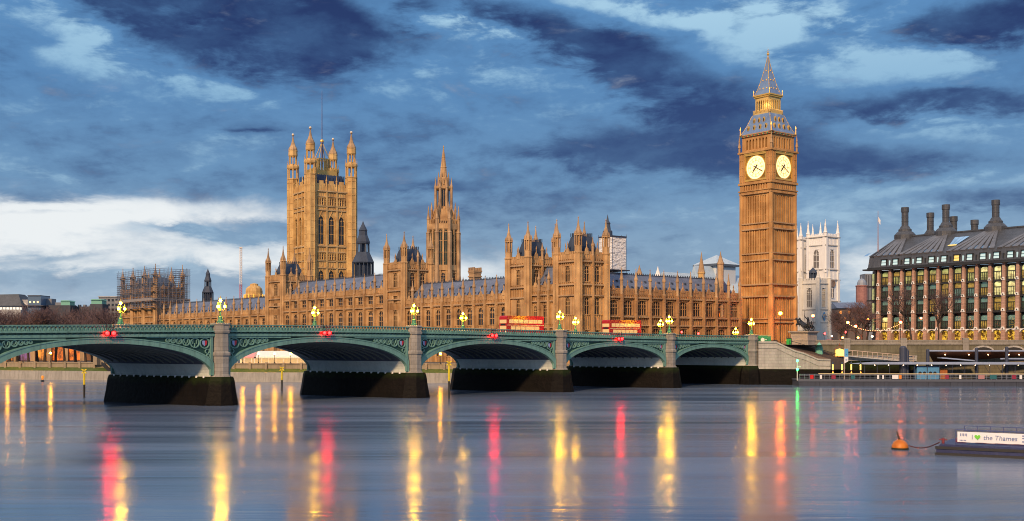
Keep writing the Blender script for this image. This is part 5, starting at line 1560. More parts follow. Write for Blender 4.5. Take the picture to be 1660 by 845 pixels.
def church_tower():
    c = at(1321, 557, 470); c.z = 0
    a, b_ = 8.8, 7.6
    r = thing('church_tower', 'low white church tower with corner pinnacles and a blue diamond clock', 'church tower', c, A_E)
    S = weathered('dimmed_church_stone', (.70, .68, .63), (.58, .56, .52), streak=.3); zt = 36.0  # warmer and darker than the abbey: shade put into the stone colour
    T0 = lambda x, y, z: (x - a / 2, y - b_ / 2, z); T1 = lambda x, y, z: (a / 2 - y, x - b_ / 2, z)
    T2 = lambda x, y, z: (a / 2 - x, b_ / 2 - y, z); T3 = lambda x, y, z: (y - a / 2, b_ / 2 - x, z)
    core = MB(T=ID); core.box(-a / 2 + .46, a / 2 - .46, -b_ / 2 + .46, b_ / 2 - .46, 5, zt)
    st = MB(); bt = MB()
    for T, L in ((T0, a), (T1, b_), (T2, a), (T3, b_)):
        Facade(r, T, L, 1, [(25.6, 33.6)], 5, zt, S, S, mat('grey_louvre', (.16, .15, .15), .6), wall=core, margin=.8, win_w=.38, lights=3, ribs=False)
        st.T = T
        for z in (19, 24.4, 35.2): st.box(-.2, L + .2, -.25, .2, z, z + .4)
        bt.T = T
        bt.box(.03, L - .03, .05, .4, zt, zt + .9)
        for k in range(6): bt.box(.3 + k * (L - .6) / 6, .3 + (k + .6) * (L - .6) / 6, .06, .38, zt + .9, zt + 1.7)
        if L == a:
            pass
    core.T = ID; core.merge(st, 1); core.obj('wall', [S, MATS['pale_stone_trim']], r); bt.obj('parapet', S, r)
    for x in (-a / 2, a / 2):
        for y in (-b_ / 2, b_ / 2):
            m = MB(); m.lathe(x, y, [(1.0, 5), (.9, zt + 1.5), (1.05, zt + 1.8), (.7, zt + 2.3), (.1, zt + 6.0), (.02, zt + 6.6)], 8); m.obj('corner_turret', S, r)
    m = MB(T=T1); m.poly([(b_ / 2, 23.6), (b_ / 2 + 1.3, 21.7), (b_ / 2, 19.8), (b_ / 2 - 1.3, 21.7)], -.45, -.2)
    cl = m.obj('clock', mat('bright_blue_dial', (.05, .25, .55), .4), r)
    m = MB(T=T1); m.ring((b_ / 2, -.5, 21.7), .8, .09, 16, 'y', .04); m.box(b_ / 2 - .06, b_ / 2 + .06, -.52, -.47, 21.6, 22.3); m.obj('clock_hand', GOLD, cl)
    m = MB()
    for k in range(8):
        an = k * math.pi / 4; m.tube((1.5 * math.cos(an) - 1, 1.5 * math.sin(an), zt), (1.5 * math.cos(an) - 1, 1.5 * math.sin(an), zt + 4.2), .2, n=4)
    m.lathe(-1, 0, [(.9, zt), (.9, zt + 4.2)], 8); m.lathe(-1, 0, [(1.8, zt + 4.1), (1.5, zt + 5.0), (.8, zt + 5.8), (.15, zt + 6.4), (.02, zt + 7.4)], 8); m.obj('lantern', IRONROOF, r)
church_tower()

# ------------------------------------------------------------------ roofs behind the north front
PALE = weathered('pale_blue_sheeting', (.46, .58, .70), (.36, .48, .62), streak=.3)
hall = thing('shrouded_hall', 'hall under pale blue sheeted roof with a square pyramid roofed tower', 'building', at(1146, 557, 520) * 1.0, A_N)
hall.location.z = 0
m = MB(); m.poly([(0, 36.5), (4.5, 47), (9, 36.5)], -4, 15, 'yz'); m.poly([(0, 36), (4, 43), (8, 36)], -26, -4.2, 'yz'); m.poly([(-2, 34), (6, 43.5), (14, 34)], 20, 34, 'yz'); m.obj('roof', PALE, hall)
m = MB(); m.box(-26, 34, .3, 8, 5, 36); m.obj('wall', WHITESTONE, hall)
m = MB(); m.box(9, 23, 2.2, 14, 20, 47.2); tw = m.obj('tower', mat('pale_blue_wall', (.6, .65, .7), .7), hall)
m = MB(); m.box(7.4, 24.6, .8, 15.6, 47.2, 48.2); m.obj('eaves', mat('slate_blue_trim', (.08, .11, .16), .6), tw)
m = MB(); m.add([(7.4, .8, 48.21), (24.6, .8, 48.21), (24.6, 15.6, 48.21), (7.4, 15.6, 48.21), (16, 8, 53)], [(0, 1, 4), (1, 2, 4), (2, 3, 4), (3, 0, 4)]); m.obj('pyramid_roof', PALE, tw)
m = MB(); m.add([(12.2, 2.17, 40), (13.2, 2.17, 40), (13.2, 2.17, 44), (12.7, 2.17, 45), (12.2, 2.17, 44)], [(0, 1, 2, 3, 4)]); m.obj('window', GLASS, tw)
def cone_turret(label, px, d, ztop, zb, r0, m1, m2):
    c = at(px, 557, d); c.z = 0
    r = thing('roof_turret', label, 'turret', c, .2, 'small turrets behind the north front')
    a = MB(); a.lathe(0, 0, [(r0, 18), (r0, zb), (r0 * 1.2, zb + .2), (r0 * 1.2, zb + .6)], 8); a.obj('shaft', m1, r)
    a = MB(); H = ztop - zb; a.lathe(0, 0, [(r0 * 1.1, zb + .6), (r0 * .75, zb + H * .35), (r0 * .3, zb + H * .7), (r0 * .12, zb + H * .9), (.02, ztop)], 8); a.obj('cap', m2, r)
cone_turret('squat dark pointed turret above the north front beside the turreted pavilion', 1036.5, 345, 34.7, 30.2, 1.35, STONE_D, STONE_D)
cone_turret('slim pale spirelet rising among the pinnacles left of the sheeted roofs', 1066.5, 430, 40.2, 34.8, 1.6, WHITESTONE, WHITESTONE)
cone_turret('stone turret with tall conical cap left of the pyramid roof', 1137, 380, 41.8, 34.0, 1.1, STONE_V, STONE_D)
cone_turret('tall brown octagonal turret in front of the pyramid roofed tower', 1168, 343, 38.8, 34.5, .95, STONE_D, STONE_D)

# ------------------------------------------------------------------ sheeted scaffold round a roof turret
ws = thing('sheeted_scaffold', 'scaffold tower wrapped in crinkled white sheeting behind the right turret', 'scaffolding', at(995, 557, 352), A_E)
ws.location.z = 0
def crinkle():
    m = mat('crinkled_white_sheet', (.86, .86, .88), .4); T = NT(m.node_tree); b = m.node_tree.nodes['Principled BSDF']
    pos = T.n('ShaderNodeNewGeometry').outputs['Position']
    bp = T.n('ShaderNodeBump'); bp.inputs['Strength'].default_value = 1.0; bp.inputs['Distance'].default_value = 1.2
    T.put(bp.inputs['Height'], T.noise(T.mapping(pos, scale=(.5, .5, 1.4)), 1.0, 4, .6)); T.put(b.inputs['Normal'], bp.outputs[0])
    return m
m = MB(); m.box(-3.6, 2.4, -3, 3, 33.6, 43.8); m.obj('sheeting', crinkle(), ws)
m = MB(); m.box(-3.9, 2.7, -3.3, 3.3, 32.3, 32.6); m.box(-4.3, 3.6, -3.6, 3.6, 33.2, 33.5); m.box(-3.8, 2.6, -3.2, 3.2, 43.81, 44.2)
for x in (-3.7, -1.7, .3, 2.5):
    for y in (-3.1, 3.1): m.tube((x, y, 28), (x, y, 44.8), .08, n=4)
m.obj('tube_frame', DARKSTEEL, ws)
lt = thing('roof_lantern', 'dark slender lantern spire peeping over the white sheeted scaffold', 'turret', at(985, 557, 353), .3)
lt.location.z = 0
m = MB(); m.lathe(0, 0, [(1.6, 28), (1.6, 43.9), (1.5, 46.0), (1.0, 46.4), (.8, 48.2), (.95, 48.4), (.35, 49.4), (.25, 50.2), (.02, 51.3)], 8); m.obj('spirelet', IRONROOF, lt)
# ------------------------------------------------------------------ embankment, steps, plinth and statue
emb = thing('embankment_wall', 'long grey granite embankment wall with square piers behind the landing stage', 'embankment wall', (0, 0, 0))
E0, E1 = Vector((78.9, 288.3, 0)), Vector((127.2, 276.3, 0)); E2 = Vector((240, 250, 0))
ED = (E1 - E0).normalized(); EN = Vector((ED.y, -ED.x, 0))
def TE(x, y, z): return E0 + ED * x - EN * y + Vector((0, 0, z))      # y grows away from the river
LE = (E1 - E0).length + (E2 - E1).length
m = MB(T=TE); m.box(-2, LE, 0, 1.6, -2, 10.0); m.obj('wall', weathered('mossy_embankment_granite', (.20, .185, .14), (.13, .125, .085), streak=.7, courses=(1.6, .8)), emb)
m = MB(T=TE); m.box(-2, LE, -.35, 1.5, 10.0, 10.35); m.box(-2, LE, .1, 1.2, 10.35, 10.95); m.box(-2, LE, -.1, 1.35, 10.95, 11.2); m.obj('parapet', GRANITE, emb)
m = MB(T=TE)
for x in (7.8, 21.6, 36.4, 51.5, 66): m.box(x - .75, x + .75, -.6, 1.5, 8.2, 11.7)
m.obj('wall_pier', GRANITE, emb)
m = MB(T=TE)
for x in (40.5, 47.6):
    m.poly([(x - 2.4, 7.6), (x - 2.4, 8.2), (x - 1.5, 9.0), (x, 9.35), (x + 1.5, 9.0), (x + 2.4, 8.2), (x + 2.4, 7.6)], -.06, .3)
m.obj('arch_opening', BLACK, emb)
m = MB(T=TE)
for x in (40.5, 47.6):
    n = 10
    for k in range(n):
        a0, a1 = math.pi * k / n, math.pi * (k + 1) / n
        m.hex8([(x - 2.4 * math.cos(a0), -.2, 8.0 + 1.35 * math.sin(a0)), (x - 2.4 * math.cos(a1), -.2, 8.0 + 1.35 * math.sin(a1)), (x - 2.4 * math.cos(a1), .1, 8.0 + 1.35 * math.sin(a1)), (x - 2.4 * math.cos(a0), .1, 8.0 + 1.35 * math.sin(a0)),
                (x - 2.75 * math.cos(a0), -.2, 8.0 + 1.8 * math.sin(a0)), (x - 2.75 * math.cos(a1), -.2, 8.0 + 1.8 * math.sin(a1)), (x - 2.75 * math.cos(a1), .1, 8.0 + 1.8 * math.sin(a1)), (x - 2.75 * math.cos(a0), .1, 8.0 + 1.8 * math.sin(a0))])
m.obj('arch_stone', GRANITE_L, emb)
# landing ledge below the wall
m = MB(T=TE); m.box(-1.5, 24, -6.5, -.02, -2, 5.9); m.obj('ledge', TIDE, emb)
m = MB(T=TE); m.box(-1.5, 24, -6.7, -6.0, 5.9, 7.0); m.box(-1.5, 24.1, -6.85, -5.9, 7.0, 7.25); m.obj('ledge_parapet', GRANITE_L, emb)

# steps down from the bridge with their sloping balustrade wall
A0, A1 = Vector((61.6, 277.6, 0)), Vector((78.6, 274.0, 0))
AD = (A1 - A0).normalized(); AN = Vector((AD.y, -AD.x, 0))
def TA(x, y, z): return A0 + AD * x - AN * y + Vector((0, 0, z))
LA = (A1 - A0).length
steps = thing('river_steps', 'pale granite stair wall stepping down from the bridge end to the landing', 'steps', (0, 0, 0))
def zx(px, py): return ((px - 1219) / (1332 - 1219) * LA, CH + (HOR - py) * 276 / F)
top = [zx(1219, 553.5), zx(1247, 553.5), zx(1262, 561), zx(1277, 568), zx(1290, 571.5), zx(1303, 577), zx(1313, 581.5), zx(1332, 582)]
m = MB(T=TA); m.poly([(0, 3.9)] + [(x, z - .35) for x, z in top] + [(LA, 3.9)], 0.05, .8); m.obj('balustrade_wall', GRANITE_L, steps)
m = MB(T=TA)
for (xa, za), (xb, zb) in zip(top, top[1:]):
    m.hex8([(xa, -.22, za - .4), (xb, -.22, zb - .4), (xb, 1.0, zb - .4), (xa, 1.0, za - .4), (xa, -.22, za), (xb, -.22, zb), (xb, 1.0, zb), (xa, 1.0, za)])
    m.hex8([(xa, -.12, za - 1.75), (xb, -.12, zb - 1.75), (xb, .3, zb - 1.75), (xa, .3, za - 1.75), (xa, -.12, za - 1.5), (xb, -.12, zb - 1.5), (xb, .3, zb - 1.5), (xa, .3, za - 1.5)])
m.obj('coping', GRANITE_L, steps)
m = MB(T=TA); m.box(-2, LA, -.1, 12, -2, 3.9); m.obj('quay_base', TIDE, steps)
STEPM = weathered('brown_step_stone', (.17, .115, .09), (.12, .085, .07), streak=.3)
m = MB(T=TA); n = 26
xs0, xs1 = zx(1250, 0)[0], LA
for k in range(n):
    xa, xb = xs0 + (xs1 - xs0) * k / n, xs0 + (xs1 - xs0) * (k + 1) / n
    zt = 10.0 - (10.0 - 6.5) * (k + 1) / n
    sk_ = 6.0
    m.hex8([(xa, .82, 3.8), (xb, .82, 3.8), (xb + sk_, 10.2, 3.8), (xa + sk_, 10.2, 3.8), (xa, .82, zt), (xb, .82, zt), (xb + sk_, 10.2, zt), (xa + sk_, 10.2, zt)])
m.hex8([(0, .82, 3.8), (xs0 - .01, .82, 3.8), (xs0 + 5.99, 10.2, 3.8), (0, 10.2, 3.8), (0, .82, 10), (xs0 - .01, .82, 10), (xs0 + 5.99, 10.2, 10), (0, 10.2, 10)])
m.obj('step_flight', STEPM, steps)
m = MB(T=TA)
m.tube((xs0 + 3, 5.5, 11.0), (xs1 + 2, 5.5, 7.6), .07); m.tube((xs0 + 3, 5.5, 9.0), (xs0 + 3, 5.5, 11.0), .06); m.tube((xs1 + 2, 5.5, 6.3), (xs1 + 2, 5.5, 7.6), .06)
m.obj('handrail', BLACK, steps)

pl_c = at(1303, 557, 289.5); pl_c.z = 0
plinth = thing('statue_plinth', 'broad pale stone plinth with a moulded top carrying the bronze chariot', 'plinth', pl_c, R(-46))
m = MB(); m.box(-2.75, 2.75, -2.5, 2.5, 5, 11.2); m.box(-2.5, 2.5, -2.25, 2.25, 11.2, 12.9); m.obj('block', weathered('plinth_granite', (.45, .39, .34), (.36, .31, .27), streak=.4, courses=(2.4, 1.2)), plinth)
m = MB(); m.box(-2.85, 2.85, -2.6, 2.6, 11.0, 11.25); m.box(-2.7, 2.7, -2.45, 2.45, 12.9, 13.15); m.box(-3.0, 3.0, -2.75, 2.75, 13.15, 13.5); m.obj('moulding', MATS['plinth_granite'], plinth)
m = MB(); m.box(1.2, 1.9, -2.56, -2.4, 8.2, 9.8); m.obj('doorway', BLACK, plinth)

# bronze group
def skin(name, verts, edges, radii, mtl, parent, sub=1):
    me = bpy.data.meshes.new(name); me.from_pydata(verts, edges, [])
    o = bpy.data.objects.new(name, me); COL.objects.link(o)
    md = o.modifiers.new('s', 'SKIN'); md.use_smooth_shade = True
    for i, v in enumerate(me.skin_vertices[0].data):
        rr = radii[i]; v.radius = (rr, rr) if not isinstance(rr, tuple) else rr
        v.use_root = (i == 0)
    if sub: o.modifiers.new('u', 'SUBSURF').levels = sub
    bpy.context.view_layer.update()
    dg = bpy.context.evaluated_depsgraph_get()
    nm = bpy.data.meshes.new_from_object(o.evaluated_get(dg))
    bpy.data.objects.remove(o); bpy.data.meshes.remove(me)
    nm.materials.clear(); nm.materials.append(mtl)
    q = link(name, nm, parent)
    return q
BRONZE = weathered('dark_bronze', (.028, .032, .04), (.018, .02, .026), rough=.4, streak=.3, metal=.4)
st = thing('chariot_statue', 'dark bronze statue of a robed rider with raised arms in a two horse chariot', 'statue', pl_c + Vector((0, 0, 13.5)), R(-46))
def horse(y, name):
    # rearing: hindquarters low at the back, forelegs lifted (the horse faces -x)
    v = [(.2, y, 1.55), (-.55, y, 1.95), (-1.1, y, 2.35), (-1.45, y, 2.9), (-1.7, y, 3.35), (-2.0, y, 3.2), (-2.3, y, 2.9),
         (.45, y, 1.35),
         (.35, y - .22, 1.0), (.75, y - .22, .55), (.55, y - .22, .05), (.35, y + .22, 1.0), (.85, y + .22, .6), (.7, y + .22, .05),
         (-1.15, y - .2, 1.75), (-1.65, y - .2, 1.65), (-1.7, y - .2, 1.15), (-1.2, y + .2, 1.8), (-1.8, y + .2, 2.0), (-2.0, y + .2, 1.5),
         (.85, y, 1.3), (1.1, y, .8), (-1.62, y + .08, 3.6)]
    e = [(0, 1), (1, 2), (2, 3), (3, 4), (4, 5), (5, 6), (0, 7), (7, 8), (8, 9), (9, 10), (7, 11), (11, 12), (12, 13), (2, 14), (14, 15), (15, 16), (2, 17), (17, 18), (18, 19), (7, 20), (20, 21), (4, 22)]
    r_ = [.44, .46, .42, .26, .2, .17, .11, .4, .22, .12, .1, .22, .12, .1, .2, .12, .09, .2, .12, .09, .12, .07, .06]
    return skin(name, v, e, r_, BRONZE, st)
horse(-.75, 'horse'); horse(.75, 'horse')
def figure(x, y, z, s, arm, name='rider'):
    v = [(0, 0, 1.0), (0, 0, 1.35), (0, 0, 1.55), (0, 0, 1.72), (0, 0, 1.92), (0, -.22, 1.5), (arm[0] * .5, -.5, 1.55 + arm[1] * .4), (arm[0], -.6, 1.55 + arm[1]), (0, .22, 1.5), (-.3, .5, 1.6), (-.55, .6, 1.95), (.05, -.08, .5), (.1, -.1, 0), (.05, .1, .5), (.1, .12, 0)]
    v = [(x + a * s, y + b * s, z + c * s) for a, b, c in v]
    e = [(0, 1), (1, 2), (2, 3), (3, 4), (2, 5), (5, 6), (6, 7), (2, 8), (8, 9), (9, 10), (0, 11), (11, 12), (0, 13), (13, 14)]
    r_ = [.27, .22, .17, .1, .14, .1, .08, .06, .1, .08, .06, .24, .27, .24, .27]
    return skin(name, v, e, [q * s for q in r_], BRONZE, st)
figure(1.3, 0, .85, 1.45, (-.5, .75))
figure(1.9, -.55, .75, 1.0, (.2, -.4)); figure(1.9, .55, .75, 1.0, (.3, -.3))
m = MB(); m.tube((.55, -.8, 2.2), (.9, -1.0, 5.0), .05); m.tube((.9, -1.0, 5.0), (.95, -1.03, 5.35), .1, .01); m.obj('spear', BRONZE, st)
m = MB(); m.box(.9, 2.4, -.75, .75, .75, .95); m.poly([(.85, .95), (1.0, 1.9), (1.1, 1.9), (1.3, .95)], -.7, .7); m.poly([(.9, .95), (1.0, 1.85), (2.3, 1.3), (2.4, .95)], -.82, -.72); m.poly([(.9, .95), (1.0, 1.85), (2.3, 1.3), (2.4, .95)], .72, .82)
m.tube((-.6, 0, 1.3), (1.0, 0, .95), .07); m.obj('chariot_body', BRONZE, st)
for y in (-1.05, 1.05):
    m = MB(); m.ring((1.75, y, .78), .7, .08, 20, 'y', .07)
    for k in range(5):
        an = k * math.pi / 5; m.tube((1.75 - .7 * math.cos(an), y, .78 - .7 * math.sin(an)), (1.75 + .7 * math.cos(an), y, .78 + .7 * math.sin(an)), .045, n=4)
    m.tube((1.75, y - .15, .78), (1.75, y + .15, .78), .15); m.obj('chariot_wheel', BRONZE, st)
m = MB(); m.box(-1.2, 1.0, -1.0, 1.0, 0, .12); m.box(1.0, 2.7, -1.25, 1.25, 0, .1); m.obj('base', BRONZE, st)

# green hoarding and the green booth on the bridge end
GH = mat('green_hoarding', (.02, .22, .10), .5)
hb = thing('site_hoarding', 'long green site hoarding box with a white emblem at the bridge end', 'hoarding', at(1236.5, 553.5, 281), R(-8))
hb.location.z = 9.95
m = MB(); m.box(-1.9, 1.1, -.9, .9, 0, 2.35); m.box(1.15, 1.95, -.88, .88, 0, 2.15); m.obj('panel', GH, hb)
m = MB(); m.box(-2.0, 2.0, -.98, .98, 2.36, 2.46); m.obj('capping', mat('cream_edge', (.45, .45, .3), .6), hb)
m = MB(); m.poly([(-.55, 1.5), (-.1, 1.8), (.35, 1.5), (.35, 1.0), (-.1, .7), (-.55, 1.0)], -.94, -.905); m.box(-1.6, -1.2, -.94, -.905, 1.2, 1.35); m.box(.5, .95, -.94, -.905, 1.2, 1.35); m.obj('emblem', WHITE, hb)
gb = thing('green_booth', 'bright green upright booth left of the statue plinth', 'booth', at(1278.5, 556, 283), R(-10))
gb.location.z = 8.4
m = MB(); m.box(-.55, .55, -.5, .5, 0, 3.1); m.obj('body', mat('vivid_green', (.02, .36, .06), .4), gb)
m = MB(); m.box(-.6, .7, -.58, .58, 3.1, 3.35); m.box(.56, .72, -.52, .5, .1, 3.1); m.obj('roof', BLACK, gb)
ck = thing('copper_kiosk', 'small octagonal kiosk of pale green copper at the foot of the steps', 'kiosk', at(1328, 580, 279), .2)
CU = weathered('pale_copper', (.20, .52, .42), (.15, .43, .36), streak=.4)
m = MB(); m.lathe(0, 0, [(.85, -.5), (.85, 2.2), (.95, 2.3)], 8); m.obj('body', CU, ck)
m = MB(); m.lathe(0, 0, [(.95, 2.31), (.8, 2.8), (.4, 3.5), (.1, 3.8), (.02, 4.1)], 8); m.obj('roof', CU, ck)
m = MB()
for k in range(8):
    an = math.pi / 8 + k * math.pi / 4; m.tube((.88 * math.cos(an), .88 * math.sin(an), 0), (.88 * math.cos(an), .88 * math.sin(an), 2.25), .06, n=4)
m.obj('corner_strip', CU, ck)
yk = thing('ticket_kiosk', 'glowing yellow gabled ticket kiosk on the ledge below the wall', 'kiosk', at(1361, 578, 280.2), R(-14))
m = MB(); m.box(-1.2, 1.2, -.8, .8, -.1, 1.75); m.obj('wall', mat('kiosk_frame', (.45, .22, .04), .5), yk)
m = MB(); m.add([(-1.0, -.83, .1), (1.0, -.83, .1), (1.0, -.83, 1.65), (0, -.83, 2.0), (-1.0, -.83, 1.65)], [(0, 1, 2, 3, 4)]); m.obj('window', mat('kiosk_glow', (.8, .6, .2), .4, emit=(1.0, .66, .10), estr=1.6), yk)
m = MB(); m.poly([(-1.4, 1.7), (0, 2.5), (1.4, 1.7), (1.4, 1.85), (0, 2.7), (-1.4, 1.85)], -1.0, 1.0); m.lathe(0, 0, [(.12, 2.5), (.25, 2.9), (.02, 3.4)], 6); m.obj('roof', mat('kiosk_roof', (.2, .07, .03), .6), yk)
gw = thing('gangway', 'grey railed gangway sloping along the ledge to the landing stage', 'gangway', at(1374, 577, 279), math.atan2(ED.y, ED.x))
m = MB(); m.hex8([(0, -.6, -.1), (16, -.6, -1.6), (16, .6, -1.6), (0, .6, -.1), (0, -.6, .05), (16, -.6, -1.45), (16, .6, -1.45), (0, .6, .05)]); m.obj('walkway', STEEL, gw)
m = MB()
for y in (-.6, .6):
    m.tube((0, y, 1.45), (16, y, -.05), .07)
    for k in range(14): m.tube((k * 1.2, y, -k * .112), (k * 1.2, y, 1.45 - k * .112), .035, n=4)
m.obj('handrail', mat('pale_rail', (.6, .45, .36), .5), gw)

# ------------------------------------------------------------------ landing stage
pn = thing('landing_stage', 'long dark grey floating landing stage with railings on the right bank', 'pontoon', (at(1293, 625, 268).x, 268.0, 0), R(-2.2))
m = MB()
for k in range(14):
    x = k * 5.2
    m.box(x + (.35 if k == 0 else .03), x + 5.17, 0, 7.5, -.6, 1.35)
m.obj('hull', weathered('hull_grey', (.06, .07, .10), (.045, .053, .078), streak=.4), pn)
m = MB(); m.box(.2, 73, -.12, 7.6, 1.36, 1.6); m.box(.1, 73, -.2, -.12, 1.1, 1.5); m.obj('deck_edge', mat('deck_dark', (.09, .10, .13), .6), pn)
m = MB()
for k in range(60): m.tube((.5 + k * 1.2, .1, 1.6), (.5 + k * 1.2, .1, 2.85), .035, n=4)
for z in (2.85, 2.5, 2.15): m.tube((.5, .1, z), (72, .1, z), .03 if z < 2.8 else .05, n=4)
m.obj('railing', STEEL, pn)
m = MB(); m.box(5, 72, .06, .14, 2.9, 3.05); m.obj('lit_handrail', mat('handrail_glow', (.6, .5, .3), .5, emit=(1.0, .60, .25), estr=.25), pn)
cols = [(3.4, .8, RED), (5.6, .45, WHITE), (8.6, 1.0, mat('maroon_panel', (.25, .02, .05), .5)), (13.2, .9, mat('teal_panel', (.02, .12, .14), .5)), (19.2, .5, WHITE), (20.4, .4, WHITE), (23.3, 1.5, WHITE), (24.5, .6, mat('orange_panel', (.7, .22, .03), .5)),
        (35.6, .9, MATS['maroon_panel']), (38.7, .5, WHITE), (43.7, 1.5, mat('pink_panel', (.4, .2, .2), .5)), (46.5, 1.6, MATS['teal_panel']), (51.4, 1.0, MATS['maroon_panel']), (53.0, .6, WHITE), (54.6, .5, WHITE)]
for x, w_, mm in cols:
    m = MB(); m.box(x - w_ / 2, x + w_ / 2, .02, .06, 1.75, 2.7); m.obj('notice_panel', mm, pn)
cabs = thing('blue_cabin', 'bright blue cabin with four round portholes on the landing stage', 'cabin', at(1505, 616, 270), R(-2.2))
CB = weathered('sky_blue_cladding', (.10, .30, .55), (.08, .25, .48), streak=.25)
m = MB(); m.box(-2.7, 2.6, 0, 2.6, -.2, 3.2); m.obj('wall', CB, cabs)
m = MB()
for x in (-2.0, -.95, .5, 1.55): m.lathe(x, 0, [(.3, 1.55), (.3, 1.55)], 4) if False else m.ring((x, -.03, 1.65), .2, .2, 12, 'y', .05)
m.obj('porthole', BLACK, cabs)
m = MB(); m.box(-.28, -.2, -.04, .02, -.1, 3.2); m.box(-2.75, 2.65, -.1, 2.7, 3.2, 3.35); m.obj('trim', DARKSTEEL, cabs)
dr = thing('timber_booth', 'orange timber booth beside the blue cabin', 'booth', at(1530, 616, 271), R(-2.2))
m = MB(); m.box(-.9, .85, 0, 1.8, -.2, 2.7); m.obj('wall', weathered('orange_timber', (.48, .17, .04), (.36, .12, .03), streak=.3), dr)
m = MB(); m.box(-.7, -.1, -.04, .02, 0, 2.3); m.box(.05, .65, -.04, .02, 0, 2.3); m.obj('door', mat('door_brown', (.35, .12, .03), .5), dr)
# canopies
cn = thing('pier_canopy', 'long low blue edged canopy over the landing stage', 'canopy', (at(1384, 590, 269).x, 269.5, 0), R(-2.2))
CBL = weathered('pale_blue_canopy', (.30, .36, .50), (.24, .30, .43), rough=.4, streak=.2)
m = MB(); m.poly([(0, 5.35), (3, 5.2), (60, 5.2), (60, 5.75), (6, 5.75)], 0, 4.2); m.obj('roof', CBL, cn)
m = MB()
for k in range(20): m.tube((3 + k * 3.0, .8, 1.6), (3 + k * 3.0, .8, 5.2), .09, n=6)
for k in range(12): m.tube((22.6 + k * 3, .8, 5.1), (23.9 + k * 3, .8, 3.0), .05, n=4)
m.obj('post', DARKSTEEL, cn)
for k in range(16):
    if rnd.random() < .85: MB().sphere((2.0 + k * 3.45, .7 + rnd.random(), 4.98), .11, 8, 6).obj('ceiling_lamp', LAMP_W, cn)
uc = thing('tilted_canopy', 'upper tilted canopy with brown timber soffit behind the low canopy', 'canopy', (at(1505, 570, 274).x, 274.0, 0), R(-2.2))
m = MB(); m.hex8([(0, 0, 8.35), (44, 0, 8.35), (44, 7, 5.6), (3.5, 7, 5.6), (-.4, -.1, 8.6), (44, -.1, 8.6), (44, 7, 5.85), (3.5, 7, 5.85)]); m.obj('soffit', weathered('brown_timber_soffit', (.20, .075, .035), (.14, .05, .025), streak=.2), uc)
m = MB(); m.box(-.5, 44, -.35, -.12, 8.32, 8.66); m.obj('fascia', CBL, uc)
m = MB(); m.hex8([(2.8, -1.2, 6.6), (11, -1.2, 5.9), (11, 2, 5.9), (2.8, 2, 6.6), (2.8, -1.2, 6.9), (11, -1.2, 6.2), (11, 2, 6.2), (2.8, 2, 6.9)]); m.hex8([(17, -1.2, 6.4), (40, -1.2, 6.4), (40, 2, 5.9), (20, 2, 5.9), (17, -1.2, 6.7), (40, -1.2, 6.7), (40, 2, 6.2), (20, 2, 6.2)]); m.obj('lower_roof', CBL, uc)
for x in (4.5, 10.3, 15.0, 20.0, 22.5): MB().sphere((x, 1.2, 7.5), .13, 8, 6).obj('ceiling_lamp', LAMP_W, uc)
pile0 = None
for px, py, w_, lab in ((1464, 561, 1.75, 'thickest of the dark blue mooring piles, standing left of the canopy'), (1504, 566, .8, 'dark blue mooring pile at the left tip of the tilted canopy'), (1583, 563.5, .8, 'dark blue mooring pile in the middle of the tilted canopy'), (1632, 562, .8, 'rightmost dark blue mooring pile in front of the wall arch')):
    c = at(px, py, 271.5)
    r = thing('mooring_pile', lab, 'pile', (c.x, c.y, 0), 0, 'mooring piles of the landing stage')
    m = MB(); q = w_ / 2; m.lathe(0, 0, [(q, -2), (q, c.z - q * .6), (q * .8, c.z - q * .2), (q * .3, c.z)], 14); m.obj('pile', DARKSTEEL, r)
    m = MB(); m.box(-q - .15, q + .15, -q - .15, q + .15, 1.2, 1.7); m.obj('collar', DARKSTEEL, r)
    if w_ > 1:
        m = MB(); m.lathe(1.05, .2, [(.45, -2), (.45, c.z - 1.2), (.1, c.z - .8)], 10); m.obj('fender_pile', DARKSTEEL, r)
lc = None
for i, px in enumerate((1350, 1365, 1380, 1395)):
    p = at(px, 606, 268.6)
    lab = 'slim yellow lit column on the landing stage, number left to right ' + str(i + 1)
    lab = ('slim lit yellow column on the landing stage, ' + ('leftmost of four', 'just left of the flag', 'just right of the flag', 'rightmost of four, by the canopy tip')[i])
    if lc is None:
        lc = thing('lit_column', lab, 'lamp column', p, 0, 'lit columns on the landing stage')
        m = MB(); m.lathe(0, 0, [(.14, -1.4), (.14, 2.3), (.26, 2.35), (.2, 2.7), (.02, 3.0)], 8); m.obj('post', DARKSTEEL, lc)
        m = MB(); m.lathe(0, 0, [(.16, .9), (.16, 2.25)], 8); m.obj('light_tube', mat('column_glow', (.8, .6, .2), .4, emit=(1.0, .66, .12), estr=2.2), lc)
        MB().sphere((0, -.12, .35), .15, 6, 4).obj('marker_lamp', mat('amber_lamp', (.8, .3, .05), .4, emit=(1, .3, .02), estr=6), lc)
    else: dup(lc, p, None, lab)
fl = thing('feather_flag', 'tall blue and white feather flag on a pale pole', 'flag', at(1368.5, 606, 268.4))
m = MB(); m.tube((0, 0, -1.4), (0, 0, 6.1), .07, n=6); m.obj('pole', mat('pale_pole', (.7, .6, .55), .5), fl)
m = MB(); m.box(.08, .98, -.02, .02, 4.1, 6.05); bl = m.obj('flag_cloth', mat('flag_blue', (.08, .34, .62), .6), fl)
m = MB(); m.poly([(.08, 2.5), (.98, 3.0), (.98, 4.095), (.08, 4.095)], -.02, .02); m.obj('white_cloth', WHITE, bl)
m = MB(); m.box(.3, .75, -.03, -.021, 3.2, 3.45); m.box(.4, .7, -.03, -.021, 4.5, 4.75); m.obj('printed_mark', mat('mark_blue', (.05, .15, .4), .6), bl)
